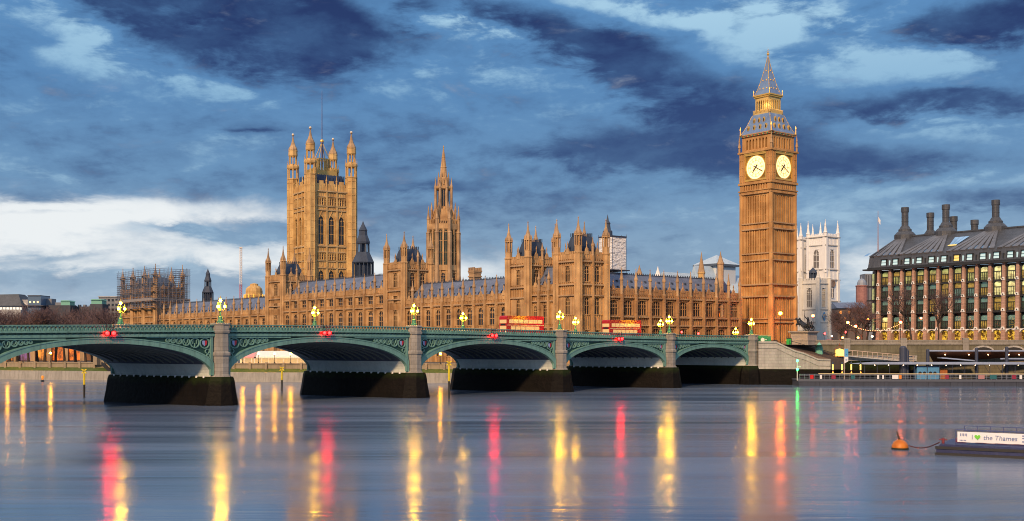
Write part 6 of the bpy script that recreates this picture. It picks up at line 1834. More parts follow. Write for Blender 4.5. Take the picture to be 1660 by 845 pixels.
gm_ = thing('navigation_mast', 'white mast with two green lights at the end of the landing stage', 'mast', at(1292.5, 615, 268))
m = MB(); m.tube((0, 0, -.3), (0, 0, 4.7), .12, n=8); m.box(-.05, .9, -.06, .06, 2.9, 3.1); m.obj('post', mat('mast_white', (.6, .62, .62), .5), gm_)
for z in (4.5, 2.4): MB().sphere((0, -.1, z), .26, 10, 8).obj('green_lamp', LAMP_G, gm_)

# ------------------------------------------------------------------ banner barge and buoy in the foreground
bd = Vector((.86, -.5, 0)).normalized(); ba = math.atan2(bd.y, bd.x)
bg = thing('mooring_barge', 'flat dark blue mooring barge with a white banner on its rail', 'barge', (39.2, 102.6, 0), ba)
m = MB(); m.poly([(0, .55), (.35, 1.0), (24, 1.0), (24, -.6), (0, -.6)], 0, 7.0); m.obj('hull', weathered('barge_blue', (.035, .045, .13), (.025, .03, .09), rough=.4, streak=.3), bg)
m = MB(); m.box(-.08, 24, -.1, -.003, .55, .8); m.box(-.1, 24, -.12, -.004, -.3, .22); m.obj('rubbing_strake', BLACK, bg)
m = MB()
for y, x0 in ((.7, 1.6), (6.0, 1.6)):
    for k in range(12):
        m.tube((x0 + k * 1.15, y, 1.0), (x0 + k * 1.15, y, 2.35), .04, n=5)
    for z in (1.45, 1.9, 2.35): m.tube((x0, y, z), (x0 + 21, y, z), .035, n=5)
m.obj('railing', mat('rail_blue', (.06, .08, .2), .5), bg)
m = MB(); m.tube((.45, 1, 1.0), (.45, 1, 1.5), .14); m.tube((.1, 1, 1.35), (.8, 1, 1.35), .07); m.box(1.2, 2.2, 3.0, 3.8, 1.0, 1.35); m.obj('bollard', mat('bollard_red', (.2, .03, .04), .5), bg)
m = MB(); m.hex8([(3.0, 2.5, 1.001), (10, 3.2, 1.001), (10, 4, 1.001), (3.0, 4.2, 1.001), (3.0, 2.5, 1.05), (10, 3.2, 2.0), (10, 4, 2.0), (3.0, 4.2, 1.05)]); m.obj('ramp', mat('ramp_maroon', (.16, .04, .06), .6), bg)
bn = thing('banner', 'white banner with blue lettering and a green heart on the barge rail', 'banner', Vector((39.2, 102.6, 0)) + bd * 1.75 + Vector((bd.y, -bd.x, 0)) * -.58 + Vector((0, 0, 1.22)), ba)
m = MB(); n = 14
vs, fs = [], []
for k in range(n + 1):
    x = 6.0 * k / n; y = -.03 * math.sin(k * 1.1)
    vs += [(x, y, .02 * math.sin(k * 1.7)), (x, y, .95), (x, y + .02, .95), (x, y + .02, 0)]
for k in range(n):
    for j in range(4): fs.append((k * 4 + j, k * 4 + (j + 1) % 4, k * 4 + 4 + (j + 1) % 4, k * 4 + 4 + j))
m.add(vs, fs); m.obj('cloth', mat('banner_white', (.80, .82, .86), .7), bn)
m = MB()
hp = []
for k in range(24):
    t = 2 * math.pi * k / 24
    hp.append((1.72 + .016 * 1.0 * 16 * math.sin(t) ** 3, .52 + .016 * (13 * math.cos(t) - 5 * math.cos(2 * t) - 2 * math.cos(3 * t) - math.cos(4 * t))))
m.poly(hp, -.06, -.045); m.obj('green_heart', mat('heart_green', (.18, .62, .05), .6), bn)
TXT = mat('banner_print', (.17, .22, .42), .6)
def text(s, size, x, z, parent, mtl, name, y=-.05, shear=0.0):
    cu = bpy.data.curves.new(name, 'FONT'); cu.body = s; cu.size = size; cu.shear = shear; cu.extrude = .004
    o = bpy.data.objects.new(name, cu); COL.objects.link(o)
    bpy.context.view_layer.update()
    me = bpy.data.meshes.new_from_object(o.evaluated_get(bpy.context.evaluated_depsgraph_get()))
    bpy.data.objects.remove(o)
    me.transform(Matrix.Translation((x, y, z)) @ Matrix.Rotation(R(90), 4, 'X'))
    me.materials.clear(); me.materials.append(mtl)
    return link(name, me, parent)
text('I', .62, 1.2, .3, bn, TXT, 'lettering')
text('the Thames', .60, 2.2, .3, bn, TXT, 'lettering', shear=.15)
m = MB()
for k in range(5): m.box(.25 + k * .13, .32 + k * .13, -.06, -.045, .55 + .05 * (k % 2), .8); m.box(.2 + k * .12, .28 + k * .12, -.06, -.045, .12, .22)
for z in (.72, .5, .2): m.box(5.45, 5.78, -.06, -.045, z, z + .1)
m.obj('small_print', TXT, bn)
by = thing('mooring_buoy', 'large round orange mooring buoy with a bent steel ring on top', 'buoy', at(1459, 728, 108) * Vector((1, 1, 0)) if False else (at(1459, 728, 108).x, 108, 0))
m = MB(); m.lathe(0, 0, [(.3, -.5), (.65, -.3), (.8, .05), (.78, .35), (.6, .68), (.35, .88), (.02, .97)], 18); m.obj('float', weathered('buoy_orange', (.62, .20, .02), (.48, .13, .015), rough=.45, scale=1.5, streak=.6), by, True)
m = MB(); m.lathe(0, 0, [(.7, -.3), (.83, .0), (.835, .14), (.78, .16)], 18); m.obj('waterline_weed', mat('wet_weed', (.03, .03, .012), .35), by)
m = MB(); m.tube((-.1, 0, .85), (-.32, 0, 1.75), .06); m.tube((.05, 0, .85), (-.22, 0, 1.5), .06); m.tube((-.32, 0, 1.75), (-.12, 0, 1.35), .05); m.obj('mooring_ring', mat('rusty_steel', (.07, .04, .03), .7), by)
cb_ = thing('mooring_chain', 'dark red chain slung from the orange buoy to the barge', 'chain', (0, 0, 0))
m = MB(); a_, b_ = Vector((at(1459, 728, 108).x + .8, 107.8, .35)), Vector((39.5, 102.6, 1.15)); prev = a_
for k in range(1, 13):
    t = k / 12; p = a_.lerp(b_, t) - Vector((0, 0, .35 * math.sin(math.pi * t) ** 1)); m.tube(prev, p, .055, n=5); prev = p
m.obj('chain', mat('chain_red', (.10, .025, .025), .6), cb_)
# ------------------------------------------------------------------ bare winter trees
BARK = weathered('winter_bark', (.060, .045, .036), (.04, .03, .025), streak=.2)
TWIG = mat('winter_twigs', (.13, .085, .09), .9); TWIG2 = mat('dark_twigs', (.09, .06, .065), .9)
def tree_meshes(seed, h, spread, nfine, twig=.032, low=.2, thick=.024):
    rg = random.Random(seed)
    a, b = MB(), MB()
    def ribbon(p, q, w):
        d = (q - p); s = d.cross(Vector((rg.uniform(-1, 1), rg.uniform(-1, 1), rg.uniform(-1, 1))))
        if s.length < 1e-4: return
        s = s.normalized() * w
        b.add([p - s, p + s, q + s * .3, q - s * .3], [(0, 1, 2, 3)])
    def grow(p, d, ln, r, lev):
        n = 2 if lev > 1 else 3
        for k in range(n):
            q = p + d * (ln / n)
            if lev <= 2: a.tube(p, q, r * (1 - .25 * k / n), r * (1 - .25 * (k + 1) / n), n=6 if lev == 0 else 4)
            else: ribbon(p, q, r)
            d = (d + Vector((rg.uniform(-1, 1), rg.uniform(-1, 1), rg.uniform(-.25, .6))) * .13).normalized()
            p = q
            if lev >= 1 and lev < 4 or (lev == 0 and k >= 1):
                for _ in range(rg.choice((1, 2)) if lev else 1): spawn(p, d, ln, r, lev)
        if lev < 4:
            for _ in range(3 if lev < 2 else nfine): spawn(p, d, ln, r, lev)
    def spawn(p, d, ln, r, lev):
        o = Vector((rg.uniform(-1, 1), rg.uniform(-1, 1), rg.uniform(-.5, .5))).normalized()
        nd = (d * rg.uniform(.55, .95) + o * spread * rg.uniform(.6, 1.1) + Vector((0, 0, .18))).normalized()
        grow(p, nd, ln * rg.uniform(.58, .8), max(r * .55, twig * .5), lev + 1)
    grow(Vector((0, 0, -.3)), Vector((rg.uniform(-.06, .06), rg.uniform(-.06, .06), 1)).normalized(), h * .36, h * thick, 0)
    return a, b
TREES = []
TOPS = []
for sd_, sp_, tw in ((3, .75, TWIG), (11, .85, TWIG), (23, .7, TWIG2)):
    a, b = tree_meshes(sd_, 17, sp_, 3)
    TOPS.append(max(v[2] for v in a.v + b.v)); TREES.append((a.mesh('trunk', BARK), b.mesh('crown', tw)))
def tree(label, loc, scale, kind, rz, group):
    r = thing('bare_tree', label, 'tree', loc, rz, group); r.scale = (scale * 1.05, scale * 1.05, scale)
    t = link('trunk', TREES[kind][0], r); link('crown', TREES[kind][1], r)
    return r
GL = 'bare plane trees on the far left bank'
for i in range(13):
    px = -18 + i * 15.5 + rnd.uniform(-3, 3)
    d = 326 + (i % 2) * 16 + rnd.uniform(0, 5)
    p = at(px, 557, d); p.z = 4.3
    nm = ['at the left edge of the picture', 'near the left edge, behind the first row', 'below the gabled roof', 'right of the gabled roof', 'left of the glass fronted building', 'below the glass fronted building', 'right of the glass fronted building', 'left of the first red signals', 'above the first red signals', 'right of the first red signals', 'below the green roof boxes', 'left of the scaffolded block', 'touching the scaffolded block'][i]
    tree('bare brown tree on the far bank, ' + nm, p, rnd.uniform(.93, 1.05) * 17.4 / TOPS[i % 3], i % 3, rnd.uniform(0, 6), GL)
for i, (px, nm) in enumerate(((-36, 'first beyond the left edge'), (-55, 'second beyond the left edge'), (-75, 'third beyond the left edge'), (-96, 'last beyond the left edge'))):
    p = at(px, 557, 336 + 6 * (i % 2)); p.z = 4.3
    tree('bare brown tree on the far bank, ' + nm, p, 17.2 / TOPS[i % 3], i % 3, i * 1.3, GL)
GRr = 'bare trees on the right beside the office block'
for px, d, s, lab in ((1366, 352, .5, 'small bare tree below the pale abbey tower'), (1372, 372, .8, 'bare tree right of the pale abbey tower, behind the festoon lights'), (1388, 350, .85, 'dense bare tree in front of the pink dome'), (1405, 392, 1.0, 'tall bare tree touching the corner of the office block'), (1364, 420, .8, 'far bare tree between the abbey and the pink dome'), (1398, 318, .62, 'nearest bare tree left of the office corner')):
    p = at(px, 557, d); p.z = 9.9
    tree(lab, p, s, rnd.randrange(3), rnd.uniform(0, 6), GRr)
for px, d, s, lab in ((1478, 288, .92, 'thin bare tree standing before the left piers of the office block'), (1521, 286, .88, 'thin bare tree standing before the middle piers of the office block')):
    p = at(px, 557, d); p.z = 9.9
    tr = tree_meshes(40 + int(px), 17, .55, 2, .03, thick=.014); s *= 18.0 / max(v[2] for v in tr[0].v + tr[1].v)
    r = thing('street_tree', lab, 'tree', p, 0, 'thin trees before the office block'); r.scale = (s, s, s)
    tr[0].obj('trunk', BARK, r)
    if tr[1].v: tr[1].obj('crown', TWIG2, r)

# ------------------------------------------------------------------ far left: lit riverside building and city roofs
lb = thing('riverside_building', 'long stone building with arched openings lit orange and violet behind the bare trees', 'building', (at(8, 557, 372).x, 372, 4.3), R(8))
m = MB(); m.box(-25, 48, 1.0, 16, 0, 9.0); m.obj('wall', mat('brown_brick', (.12, .08, .06), .8), lb)
m = MB()
for k in range(13): x = -23 + k * 5.3; m.box(x - .7, x + .7, .0, 1.2, 0, 8.0)
m.box(-25, 48, -.1, 1.2, 6.2, 8.6); m.obj('pier', STONE_D, lb)
def gl(nm, c, e):
    m = mat(nm, (.12, .06, .03), .5, emit=c, estr=e); T = NT(m.node_tree); b = m.node_tree.nodes['Principled BSDF']
    n_ = T.ramp(T.noise(T.mapping(T.n('ShaderNodeNewGeometry').outputs['Position'], scale=(.9, .9, .5)), 1.0, 3, .7), [(.38, 0.04), (.62, 1.0)])
    T.put(b.inputs['Emission Color'], T.mix(n_, (0, 0, 0, 1), (*c, 1)))
    return m
gcol = [gl('glow_orange', (1, .17, .012), 1.2), gl('glow_amber', (1, .28, .02), 1.3), gl('glow_pink', (.8, .22, .2), .35), gl('glow_violet', (.45, .2, .75), .3), gl('glow_dim', (.6, .16, .05), .2)]
for k in range(12):
    x = -23 + (k + .5) * 5.3
    m = MB(); y = .9
    m.add([(x - 1.75, y, .3), (x + 1.75, y, .3), (x + 1.75, y, 4.6), (x + .9, y, 5.8), (x - .9, y, 5.8), (x - 1.75, y, 4.6)], [(0, 1, 2, 3, 4, 5)])
    m.obj('lit_arch', gcol[(4, 4, 2, 2, 1, 3, 1, 0, 0, 4, 0, 4)[k]], lb)
m = MB(); m.poly([(.5, 9.0), (8, 12.5), (16, 9.0)], -25, 48, 'yz'); m.obj('roof', IRONROOF, lb)
def block(label, x0, x1, ytop, ybot, d, mtl, dep=14, roof=None, gable=False, lit=None, name='city_building'):
    a, b = at(x0, ytop, d), at(x1, ytop, d)
    r = thing(name, label, 'building', ((a.x + b.x) / 2, d, 0), 0, 'city buildings on the horizon')
    h = (b.x - a.x) / 2
    m = MB(); m.box(-h, h, 0, dep, 4, a.z); m.obj('wall', mtl, r)
    return r, h, a.z
CG = weathered('city_grey_wall', (.22, .24, .28), (.16, .18, .22), streak=.3); CP = weathered('city_pale_wall', (.40, .41, .43), (.32, .33, .36), streak=.3); CB_ = mat('city_blue_glass', (.10, .16, .26), .2)
CD = weathered('city_dark_wall', (.07, .075, .10), (.05, .055, .075), streak=.3)
r, h, z = block('far pale building with a broad dark gabled roof at the left edge', -14, 34, 496, 505, 600, CP, 20)
m = MB(); m.add([(-h - 1, -1, z), (h + 1, -1, z), (h + 1, 21, z), (-h - 1, 21, z), (-h, 6, z + 6.4), (h - 4, 6, z + 6.6), (h - 4, 14, z + 6.6), (-h, 14, z + 6.4)], [(0, 1, 5, 4), (1, 2, 6, 5), (2, 3, 7, 6), (3, 0, 4, 7), (4, 5, 6, 7)]); m.obj('roof', weathered('grey_gable_roof', (.11, .12, .14), (.08, .09, .10)), r)
m = MB()
for k in range(9): m.box(-h + 1 + k * 1.8, -h + 2.2 + k * 1.8, -.12, .02, z - 2, z - .8)
m.obj('window', LIT_W, r)
r, h, z = block('small white sheeted building right of the far gabled roof', 31, 48, 486, 505, 605, CP, 12)
m = MB(); m.hex8([(-h, -.5, z), (h, -.5, z - 4), (h, 12, z - 4), (-h, 12, z), (-h, -.5, z + .5), (h, -.5, z - 3.5), (h, 12, z - 3.5), (-h, 12, z + .5)]); m.obj('roof', WHITE, r)
r, h, z = block('far glass fronted building with three warm lights on its terrace', 45, 66, 480, 505, 590, CB_, 12)
m = MB()
for k in range(3): m.box(-h + 1.0 + k * 2.0, -h + 1.7 + k * 2.0, -.3, -.02, z - 3.6, z - 2.8)
m.obj('terrace_lamp', mat('terrace_glow', (.6, .4, .2), .4, emit=(1, .6, .25), estr=2.5), r)
m = MB(); m.box(-h - .5, h + 2, -1.5, 12, z - 5.4, z - 5.0); m.box(-h, h, -.4, 12, z, z + .4); m.obj('terrace', CD, r)
r, h, z = block('far dark stepped office block right of the glass fronted building', 66, 100, 495, 510, 595, CD, 14)
m = MB(); m.box(-h + 1, -h + 5, 2, 8, z, z + 3.6); m.box(-h + 7, h - 1, 2, 8, z, z + 1.6); m.obj('plant_room', CG, r)
GBX = mat('pale_green_sheeting', (.16, .42, .36), .6)
for x0, x1, yt, lab in ((97, 114, 488, 'pale green roof box on the horizon above the first red signals'), (146, 166, 486, 'pale green roof box on the horizon left of the scaffolded block')):
    r, h, z = block(lab, x0, x1, yt + 7, 505, 585, CD, 9)
    m = MB(); m.box(-h + .4, h - .4, .5, 7, z + .02, z + 2.0); m.obj('sheeting', GBX, r)
    m = MB(); m.poly([(-h, z + 2.0), (h, z + 2.0), (h * .7, z + 2.6), (-h * .7, z + 2.6)], 0, 7.5); m.obj('roof', GBX, r)
r, h, z = block('long low dark block on the horizon behind the bare trees', 96, 150, 497, 510, 592, CD, 14)
m = MB()
for k in range(6): m.box(-h + k * 2.9 + .4, -h + k * 2.9 + 1.6, 2, 4, z, z + rnd.uniform(.6, 1.4))
m.obj('roof_plant', CG, r)
r, h, z = block('pale grey flat roofed block just left of the scaffolding', 160, 200, 482, 510, 610, CG, 14)
m = MB(); m.box(-h - .3, h + .3, -.4, 14.4, z, z + .5); m.obj('roof', CP, r)
m = MB()
for j in range(4):
    for k in range(6): m.box(-h + .8 + k * 2.1, -h + 2.0 + k * 2.1, -.06, .02, z - 2.3 - j * 2.6, z - 1.0 - j * 2.6)
m.obj('window', GLASS, r)
# golden lit dome and the mast of a crane
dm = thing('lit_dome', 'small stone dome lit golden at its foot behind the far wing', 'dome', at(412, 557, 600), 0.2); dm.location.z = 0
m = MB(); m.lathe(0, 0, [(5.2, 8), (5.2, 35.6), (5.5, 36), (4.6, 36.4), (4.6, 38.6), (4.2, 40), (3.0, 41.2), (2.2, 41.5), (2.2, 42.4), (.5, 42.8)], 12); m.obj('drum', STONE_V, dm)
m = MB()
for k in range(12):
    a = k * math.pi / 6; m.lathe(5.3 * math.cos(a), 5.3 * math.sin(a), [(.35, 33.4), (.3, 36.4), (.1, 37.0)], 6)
m.obj('glowing_pinnacle', mat('floodlit_glow', (.8, .5, .1), .5, emit=(1, .55, .05), estr=.6), dm)  # emitting pinnacles stand in for floodlit patches at the dome's foot
cm = thing('crane_mast', 'tall thin white crane mast with a red foot', 'crane', at(390.5, 557, 560), 0.3); cm.location.z = 0
m = MB(); q = .48
for x in (-q, q):
    for y in (-q, q): m.tube((x, y, 40), (x, y, 58.5), .15, n=4)
for k in range(22):
    z = 40 + k * .84
    for a_, b_ in (((-q, -q), (q, -q)), ((q, -q), (q, q)), ((q, q), (-q, q)), ((-q, q), (-q, -q))): m.tube((*a_, z), (*b_, z + .84), .08, n=4)
m.box(-.7, .7, -.7, .7, 58.3, 58.9); m.obj('mast', mat('crane_white', (.75, .72, .72), .5), cm)
m = MB()
for x in (-q, q):
    for y in (-q, q): m.tube((x, y, 12), (x, y, 40), .17, n=4)
for k in range(16):
    z = 26.6 + k * .84
    for a_, b_ in (((-q, -q), (q, -q)), ((q, -q), (q, q))): m.tube((*a_, z), (*b_, z + .84), .08, n=4)
m.obj('mast_foot', mat('crane_red', (.5, .08, .07), .5), cm)
# right background
pd = thing('domed_tower', 'far pink brick tower with a grey dome left of the office block', 'tower', at(1397, 557, 700), 0); pd.location.z = 0
m = MB(); m.lathe(0, 0, [(3.6, 5), (3.6, 46), (3.9, 46.2), (3.9, 46.8), (2.8, 47)], 10); m.obj('wall', weathered('pink_brick', (.40, .20, .19), (.32, .16, .15), courses=(2, 1)), pd)
m = MB(); m.lathe(0, 0, [(2.9, 47), (2.8, 48.6), (2.2, 50), (1.2, 50.9), (.3, 51.2), (.05, 53)], 10); m.obj('dome', mat('dome_grey', (.25, .29, .36), .5), pd)
r, h, z = block('far grey slab tower just left of the office block', 1402, 1418, 444, 500, 820, CG, 12)
m = MB()
for k in range(4): m.box(-h + .6 + k * 1.9, -h + 1.3 + k * 1.9, -.2, .05, 20, z - 1)
m.obj('window', CD, r)
r, h, z = block('low brown building with a few lit windows behind the bare trees on the right', 1358, 1404, 500, 550, 520, mat('brown_render', (.13, .10, .09), .8), 14)
m = MB(); m.poly([(-1, z), (7, z + 3), (15, z)], -h - .5, h + .5, 'yz'); m.obj('roof', SLATE, r)
m = MB()
for j in range(3):
    for k in range(6):
        if (j * 7 + k * 3) % 5 < 2: m.box(-h + .8 + k * 2, -h + 1.8 + k * 2, -.08, .02, z - 2.6 - j * 3, z - 1.2 - j * 3)
m.obj('window', LIT_O, r)

# ------------------------------------------------------------------ terrace: lamps, marquees
def wall_y(px):
    t = (px - 830) / F
    pts = offs(2.7)
    for (xa, ya), (xb, yb) in zip(pts, pts[1:]):
        ta, tb = xa / ya, xb / yb
        if tb <= t <= ta:
            f = (t - ta) / (tb - ta)
            # solve on the segment
            for _ in range(20):
                x, y = xa + (xb - xa) * f, ya + (yb - ya) * f
                f += (t - x / y) / ((xb / yb - xa / ya)) if abs(xb / yb - xa / ya) > 1e-9 else 0
            return Vector((xa + (xb - xa) * f, ya + (yb - ya) * f, 0))
    return Vector((t * 300, 300, 0))
tl = None
for px, lab in ((12, 'at the far left edge'), (37, 'left, before the pink arch'), (82, 'left, above the yellow post'), (393, 'leftmost of the row under the second arch'), (419, 'second of the row under the second arch'), (445, 'middle of the row under the second arch'), (471, 'fourth of the row under the second arch'), (497, 'last of the row, beside the second pier'), (714, 'alone under the third arch'), (748, 'partly behind the third pier')):
    p = wall_y(px); p.z = 5.0
    lb_ = 'orange globe lamp on the river terrace wall, ' + lab
    if tl is None:
        tl = thing('terrace_lamp', lb_, 'lamp', p, 0, 'orange lamps along the terrace wall')
        m = MB(); m.lathe(0, 0, [(.2, 0), (.12, .3), (.07, .4), (.06, 2.1), (.16, 2.15), (.1, 2.3)], 6); m.obj('post', BLACK, tl)
        MB().sphere((0, 0, 2.55), .32, 10, 8).obj('globe', mat('terrace_lamp_glow', (1, .6, .3), .4, emit=(1, .40, .010), estr=170), tl, True)
    else: dup(tl, p, None, lb_)
for x0, x1, mt, lab in ((384, 415, mat('pink_canvas', (.62, .30, .34), .7), 'pink canvas marquee on the river terrace'), (412, 505, mat('white_canvas', (.72, .72, .74), .7), 'long white canvas marquee with a lit front on the river terrace')):
    a, b = at(x0, 580, 308), at(x1, 580, 308)
    r = thing('marquee', lab, 'marquee', (a.x, 308, 4.3), 0)
    L = b.x - a.x
    m = MB(); m.poly([(0, 2.3), (2.5, 3.9), (5, 2.3)], 0, L, 'yz'); m.box(.02, L - .02, -.04, .02, 1.9, 2.3); m.obj('roof', mt, r)
    m = MB()
    for k in range(int(L / 2) + 1): m.box(k * 2, k * 2 + .12, 0.05, .17, 0, 2.25)
    m.obj('pole', WHITE, r)
    m = MB(); m.add([(.3, 2.4, .1), (L - .2, 2.4, .1), (L - .2, 2.4, 2.2), (.3, 2.4, 2.2)], [(0, 1, 2, 3)]); m.obj('lit_wall', mat('marquee_glow', (.6, .5, .35), .5, emit=(1, .66, .3), estr=.55), r)
hut = thing('stone_hut', 'small stone hut on the river wall by the left bridge pier', 'hut', (at(160, 557, 312).x, 312, 4.3), 0)
m = MB(); m.box(-1.6, 1.6, 0, 3, 0, 2.6); m.obj('wall', WALLS, hut)
m = MB(); m.box(-1.8, 1.8, -.2, 3.2, 2.6, 2.85); m.obj('roof', GRANITE, hut)
m = MB(); m.add([(-.5, -.03, 0), (.5, -.03, 0), (.5, -.03, 2), (-.5, -.03, 2)], [(0, 1, 2, 3)]); m.obj('doorway', BLACK, hut)
rp = thing('dark_ramp', 'dark sloping gangway from the river wall to the water beside the left pier', 'ramp', (0, 0, 0))
a, b = at(164, 592, 311), at(188, 613, 309)
m = MB(); o = Vector((0, 1.6, 0)); u_ = Vector((0, 0, .8))
m.hex8([a, b, b + o, a + o, a + u_, b + u_, b + o + u_, a + o + u_]); m.obj('deck', BLACK, rp)
m = MB(); m.tube(a + Vector((0, 0, 1.9)), b + Vector((0, 0, 1.9)), .06); 
for k in range(6): p = a.lerp(b, k / 5); m.tube(p + u_, p + Vector((0, 0, 1.9)), .05, n=4)
m.obj('handrail', DARKSTEEL, rp)

# ------------------------------------------------------------------ river marks
YP = weathered('yellow_post_paint', (.85, .66, .03), (.70, .52, .02), rough=.5, scale=1.2, streak=.4)
yp = None
for px, yb, yt, lab in ((136.5, 655, 601, 'yellow topped river marker post left of the dark pier'), (457, 641, 597, 'yellow topped river marker post under the second arch'), (728, 646, 588, 'yellow topped river marker post under the third arch')):
    d = {136.5: 211, 457: 240}.get(px, CH * F / (yb - HOR)); p = at(px, yb, d); p.z = 0; h = at(px, yt, d).z
    r = thing('marker_post', lab, 'post', p, 0, 'yellow marker posts in the river')
    m = MB(); m.lathe(0, 0, [(.2, -1), (.2, h * .48)], 8); m.obj('wet_foot', mat('wet_timber', (.02, .018, .015), .5), r)
    m = MB(); m.lathe(0, 0, [(.2, h * .481), (.18, h - .5)], 8)
    m.obj('post', YP, r)
    m = MB(); 
    for s_ in (-1, 1): m.hex8([(-.16 - s_ * .4, -.12, h - .5 - .0), (.16 - s_ * .4, -.12, h - .5), (.16 - s_ * .4, .12, h - .5), (-.16 - s_ * .4, .12, h - .5), (-.16 + s_ * .4, -.12, h + .3), (.16 + s_ * .4, -.12, h + .3), (.16 + s_ * .4, .12, h + .3), (-.16 + s_ * .4, .12, h + .3)])
    m.obj('cross_topmark', YP, r)
bo_ = None
for px, lab in ((69, 'left of the marker post'), (181, 'tucked beside the dark pier'), (403, 'under the second arch'), (723.5, 'under the third arch')):
    p = at(px, 616, 300); p.z = 0
    lb_ = 'small orange buoy with a lantern by the river wall, ' + lab
    if bo_ is None:
        bo_ = thing('small_buoy', lb_, 'buoy', p, 0, 'small orange buoys by the river wall')
        m = MB(); m.lathe(0, 0, [(.3, -.3), (.5, .1), (.45, .3), (.2, .5)], 10); m.obj('float', BLACK, bo_)
        m = MB(); m.lathe(0, 0, [(.2, .5), (.2, .8), (.36, .9), (.36, 1.45), (.12, 1.6)], 10); m.obj('top', mat('buoy_top_orange', (.75, .25, .04), .5, emit=(1, .3, .03), estr=.5), bo_)
    else: dup(bo_, p, None, lb_)

# ------------------------------------------------------------------ traffic on the bridge: buses at rest, cars
def s_at(px, v):
    lo_, hi_ = -20.0, 240.0
    for _ in range(60):
        mid = (lo_ + hi_) / 2; p = B(mid, v, 0)
        if 830 + F * p.x / p.y > px: lo_ = mid
        else: hi_ = mid
    return lo_
BUSR = weathered('bus_red', (.42, .012, .015), (.34, .010, .012), rough=.3, streak=.3, bump=.02); BUSW = mat('bus_lit_window', (.35, .25, .12), .2, emit=(1.0, .58, .20), estr=.5)
def make_bus(label):
    r = thing('double_decker_bus', label, 'bus')
    L, W_, H = 10.6, 2.5, 4.35
    m = MB(); c = .22
    m.poly([(-L / 2, .35), (L / 2, .35), (L / 2, H - c * 1.4), (L / 2 - c, H), (-L / 2 + c, H), (-L / 2, H - c * 1.4)], -W_ / 2, W_ / 2)
    m.obj('body', BUSR, r)
    for z0, z1, xa in ((1.35, 2.1, -L / 2 + 1.4), (2.75, 3.55, -L / 2 + .5)):
        for s_ in (-1, 1):
            m = MB(); n = 7; step = (L - .5 + L / 2 + xa - L / 2) / n
            x = xa
            while x < L / 2 - 1.0:
                m.box(x, x + 1.25, s_ * (W_ / 2 + .004) - .012, s_ * (W_ / 2 + .004) + .012, z0, z1); x += 1.37
            m.obj('window_band', BUSW, r)
    m = MB(); m.box(L / 2 - .01, L / 2 + .02, -1.05, 1.05, 1.2, 2.2); m.box(L / 2 - .01, L / 2 + .02, -1.1, 1.1, 2.75, 3.5); m.obj('windscreen', BUSW, r)
    m = MB(); m.box(-L / 2 - .02, -L / 2 + .01, -1.0, 1.0, 2.8, 3.5); m.obj('rear_window', GLASS, r)
    for y in (-1.0, 1.0):
        m = MB(); m.box(-L / 2 - .06, -L / 2 - .021, y - .14, y + .14, 1.0, 1.5); m.obj('tail_lamp', mat('tail_lamp_red', (1, .1, .1), .4, emit=(1, .02, .01), estr=14), r)
        m = MB(); m.box(L / 2 + .021, L / 2 + .06, y - .14, y + .14, .7, .95); m.obj('headlight', LAMP_W, r)
    for x in (-L / 2 + 2.6, L / 2 - 2.2):
        for y in (-W_ / 2 + .1, W_ / 2 - .1):
            w_ = MB(T=lambda a_, b_, c_, x=x, y=y: (x + a_, y + c_, .5 + b_)); w_.lathe(0, 0, [(.5, -.17), (.5, .17)], 16); w_.obj('wheel', BLACK, r)
    m = MB(); m.box(L / 2 + .002, L / 2 + .03, -.8, .8, 2.3, 2.65); m.obj('destination_blind', BLACK, r)
    m = MB(); m.box(-L / 2 + .1, L / 2 - .1, -W_ / 2 - .015, W_ / 2 + .015, 2.3, 2.42); m.obj('cream_band', mat('bus_cream', (.65, .5, .3), .4), r)
    return r
ang_b = math.atan2(U.y, U.x)
def on_deck(px, v): 
    s = s_at(px, v); p = B(s, v, ptop(max(s, 0)) - 1.14); return p
bus = make_bus('red double decker bus just left of the lamp below the twin pavilions')
bus.location = on_deck(846, 8.0); bus.rotation_euler = (0, 0, ang_b); bus['group'] = 'red buses crossing the bridge'
dup(bus, on_deck(1008, 8.0), ang_b, 'red double decker bus between the small far lamp and the last bridge pier')
def make_car(label, colr):
    r = thing('car', label, 'car')
    L, W_ = 4.4, 1.75
    m = MB(); m.poly([(-2.2, .3), (2.2, .3), (2.25, .75), (1.3, .95), (.55, 1.45), (-1.2, 1.45), (-2.0, 1.0), (-2.22, .9)], -W_ / 2, W_ / 2); m.obj('body', colr, r)
    for s_ in (-1, 1):
        m = MB(); m.add([(1.1, s_ * (W_ / 2 + .006), .98), (.5, s_ * (W_ / 2 + .006), 1.36), (-1.1, s_ * (W_ / 2 + .006), 1.36), (-1.7, s_ * (W_ / 2 + .006), 1.0)], [(0, 1, 2, 3)]); m.obj('side_window', GLASS, r)
        m = MB(); m.box(-2.26, -2.2, s_ * .65 - .16, s_ * .65 + .16, .72, .9); m.obj('tail_lamp', MATS['tail_lamp_red'], r)
        m = MB(); m.box(2.2, 2.27, s_ * .65 - .14, s_ * .65 + .14, .55, .72); m.obj('headlight', LAMP_W, r)
        for x in (-1.35, 1.35):
            w_ = MB(T=lambda a_, b_, c_, x=x, s_=s_: (x + a_, s_ * .8 + c_, .32 + b_)); w_.lathe(0, 0, [(.32, -.1), (.32, .1)], 14); w_.obj('wheel', BLACK, r)
    return r
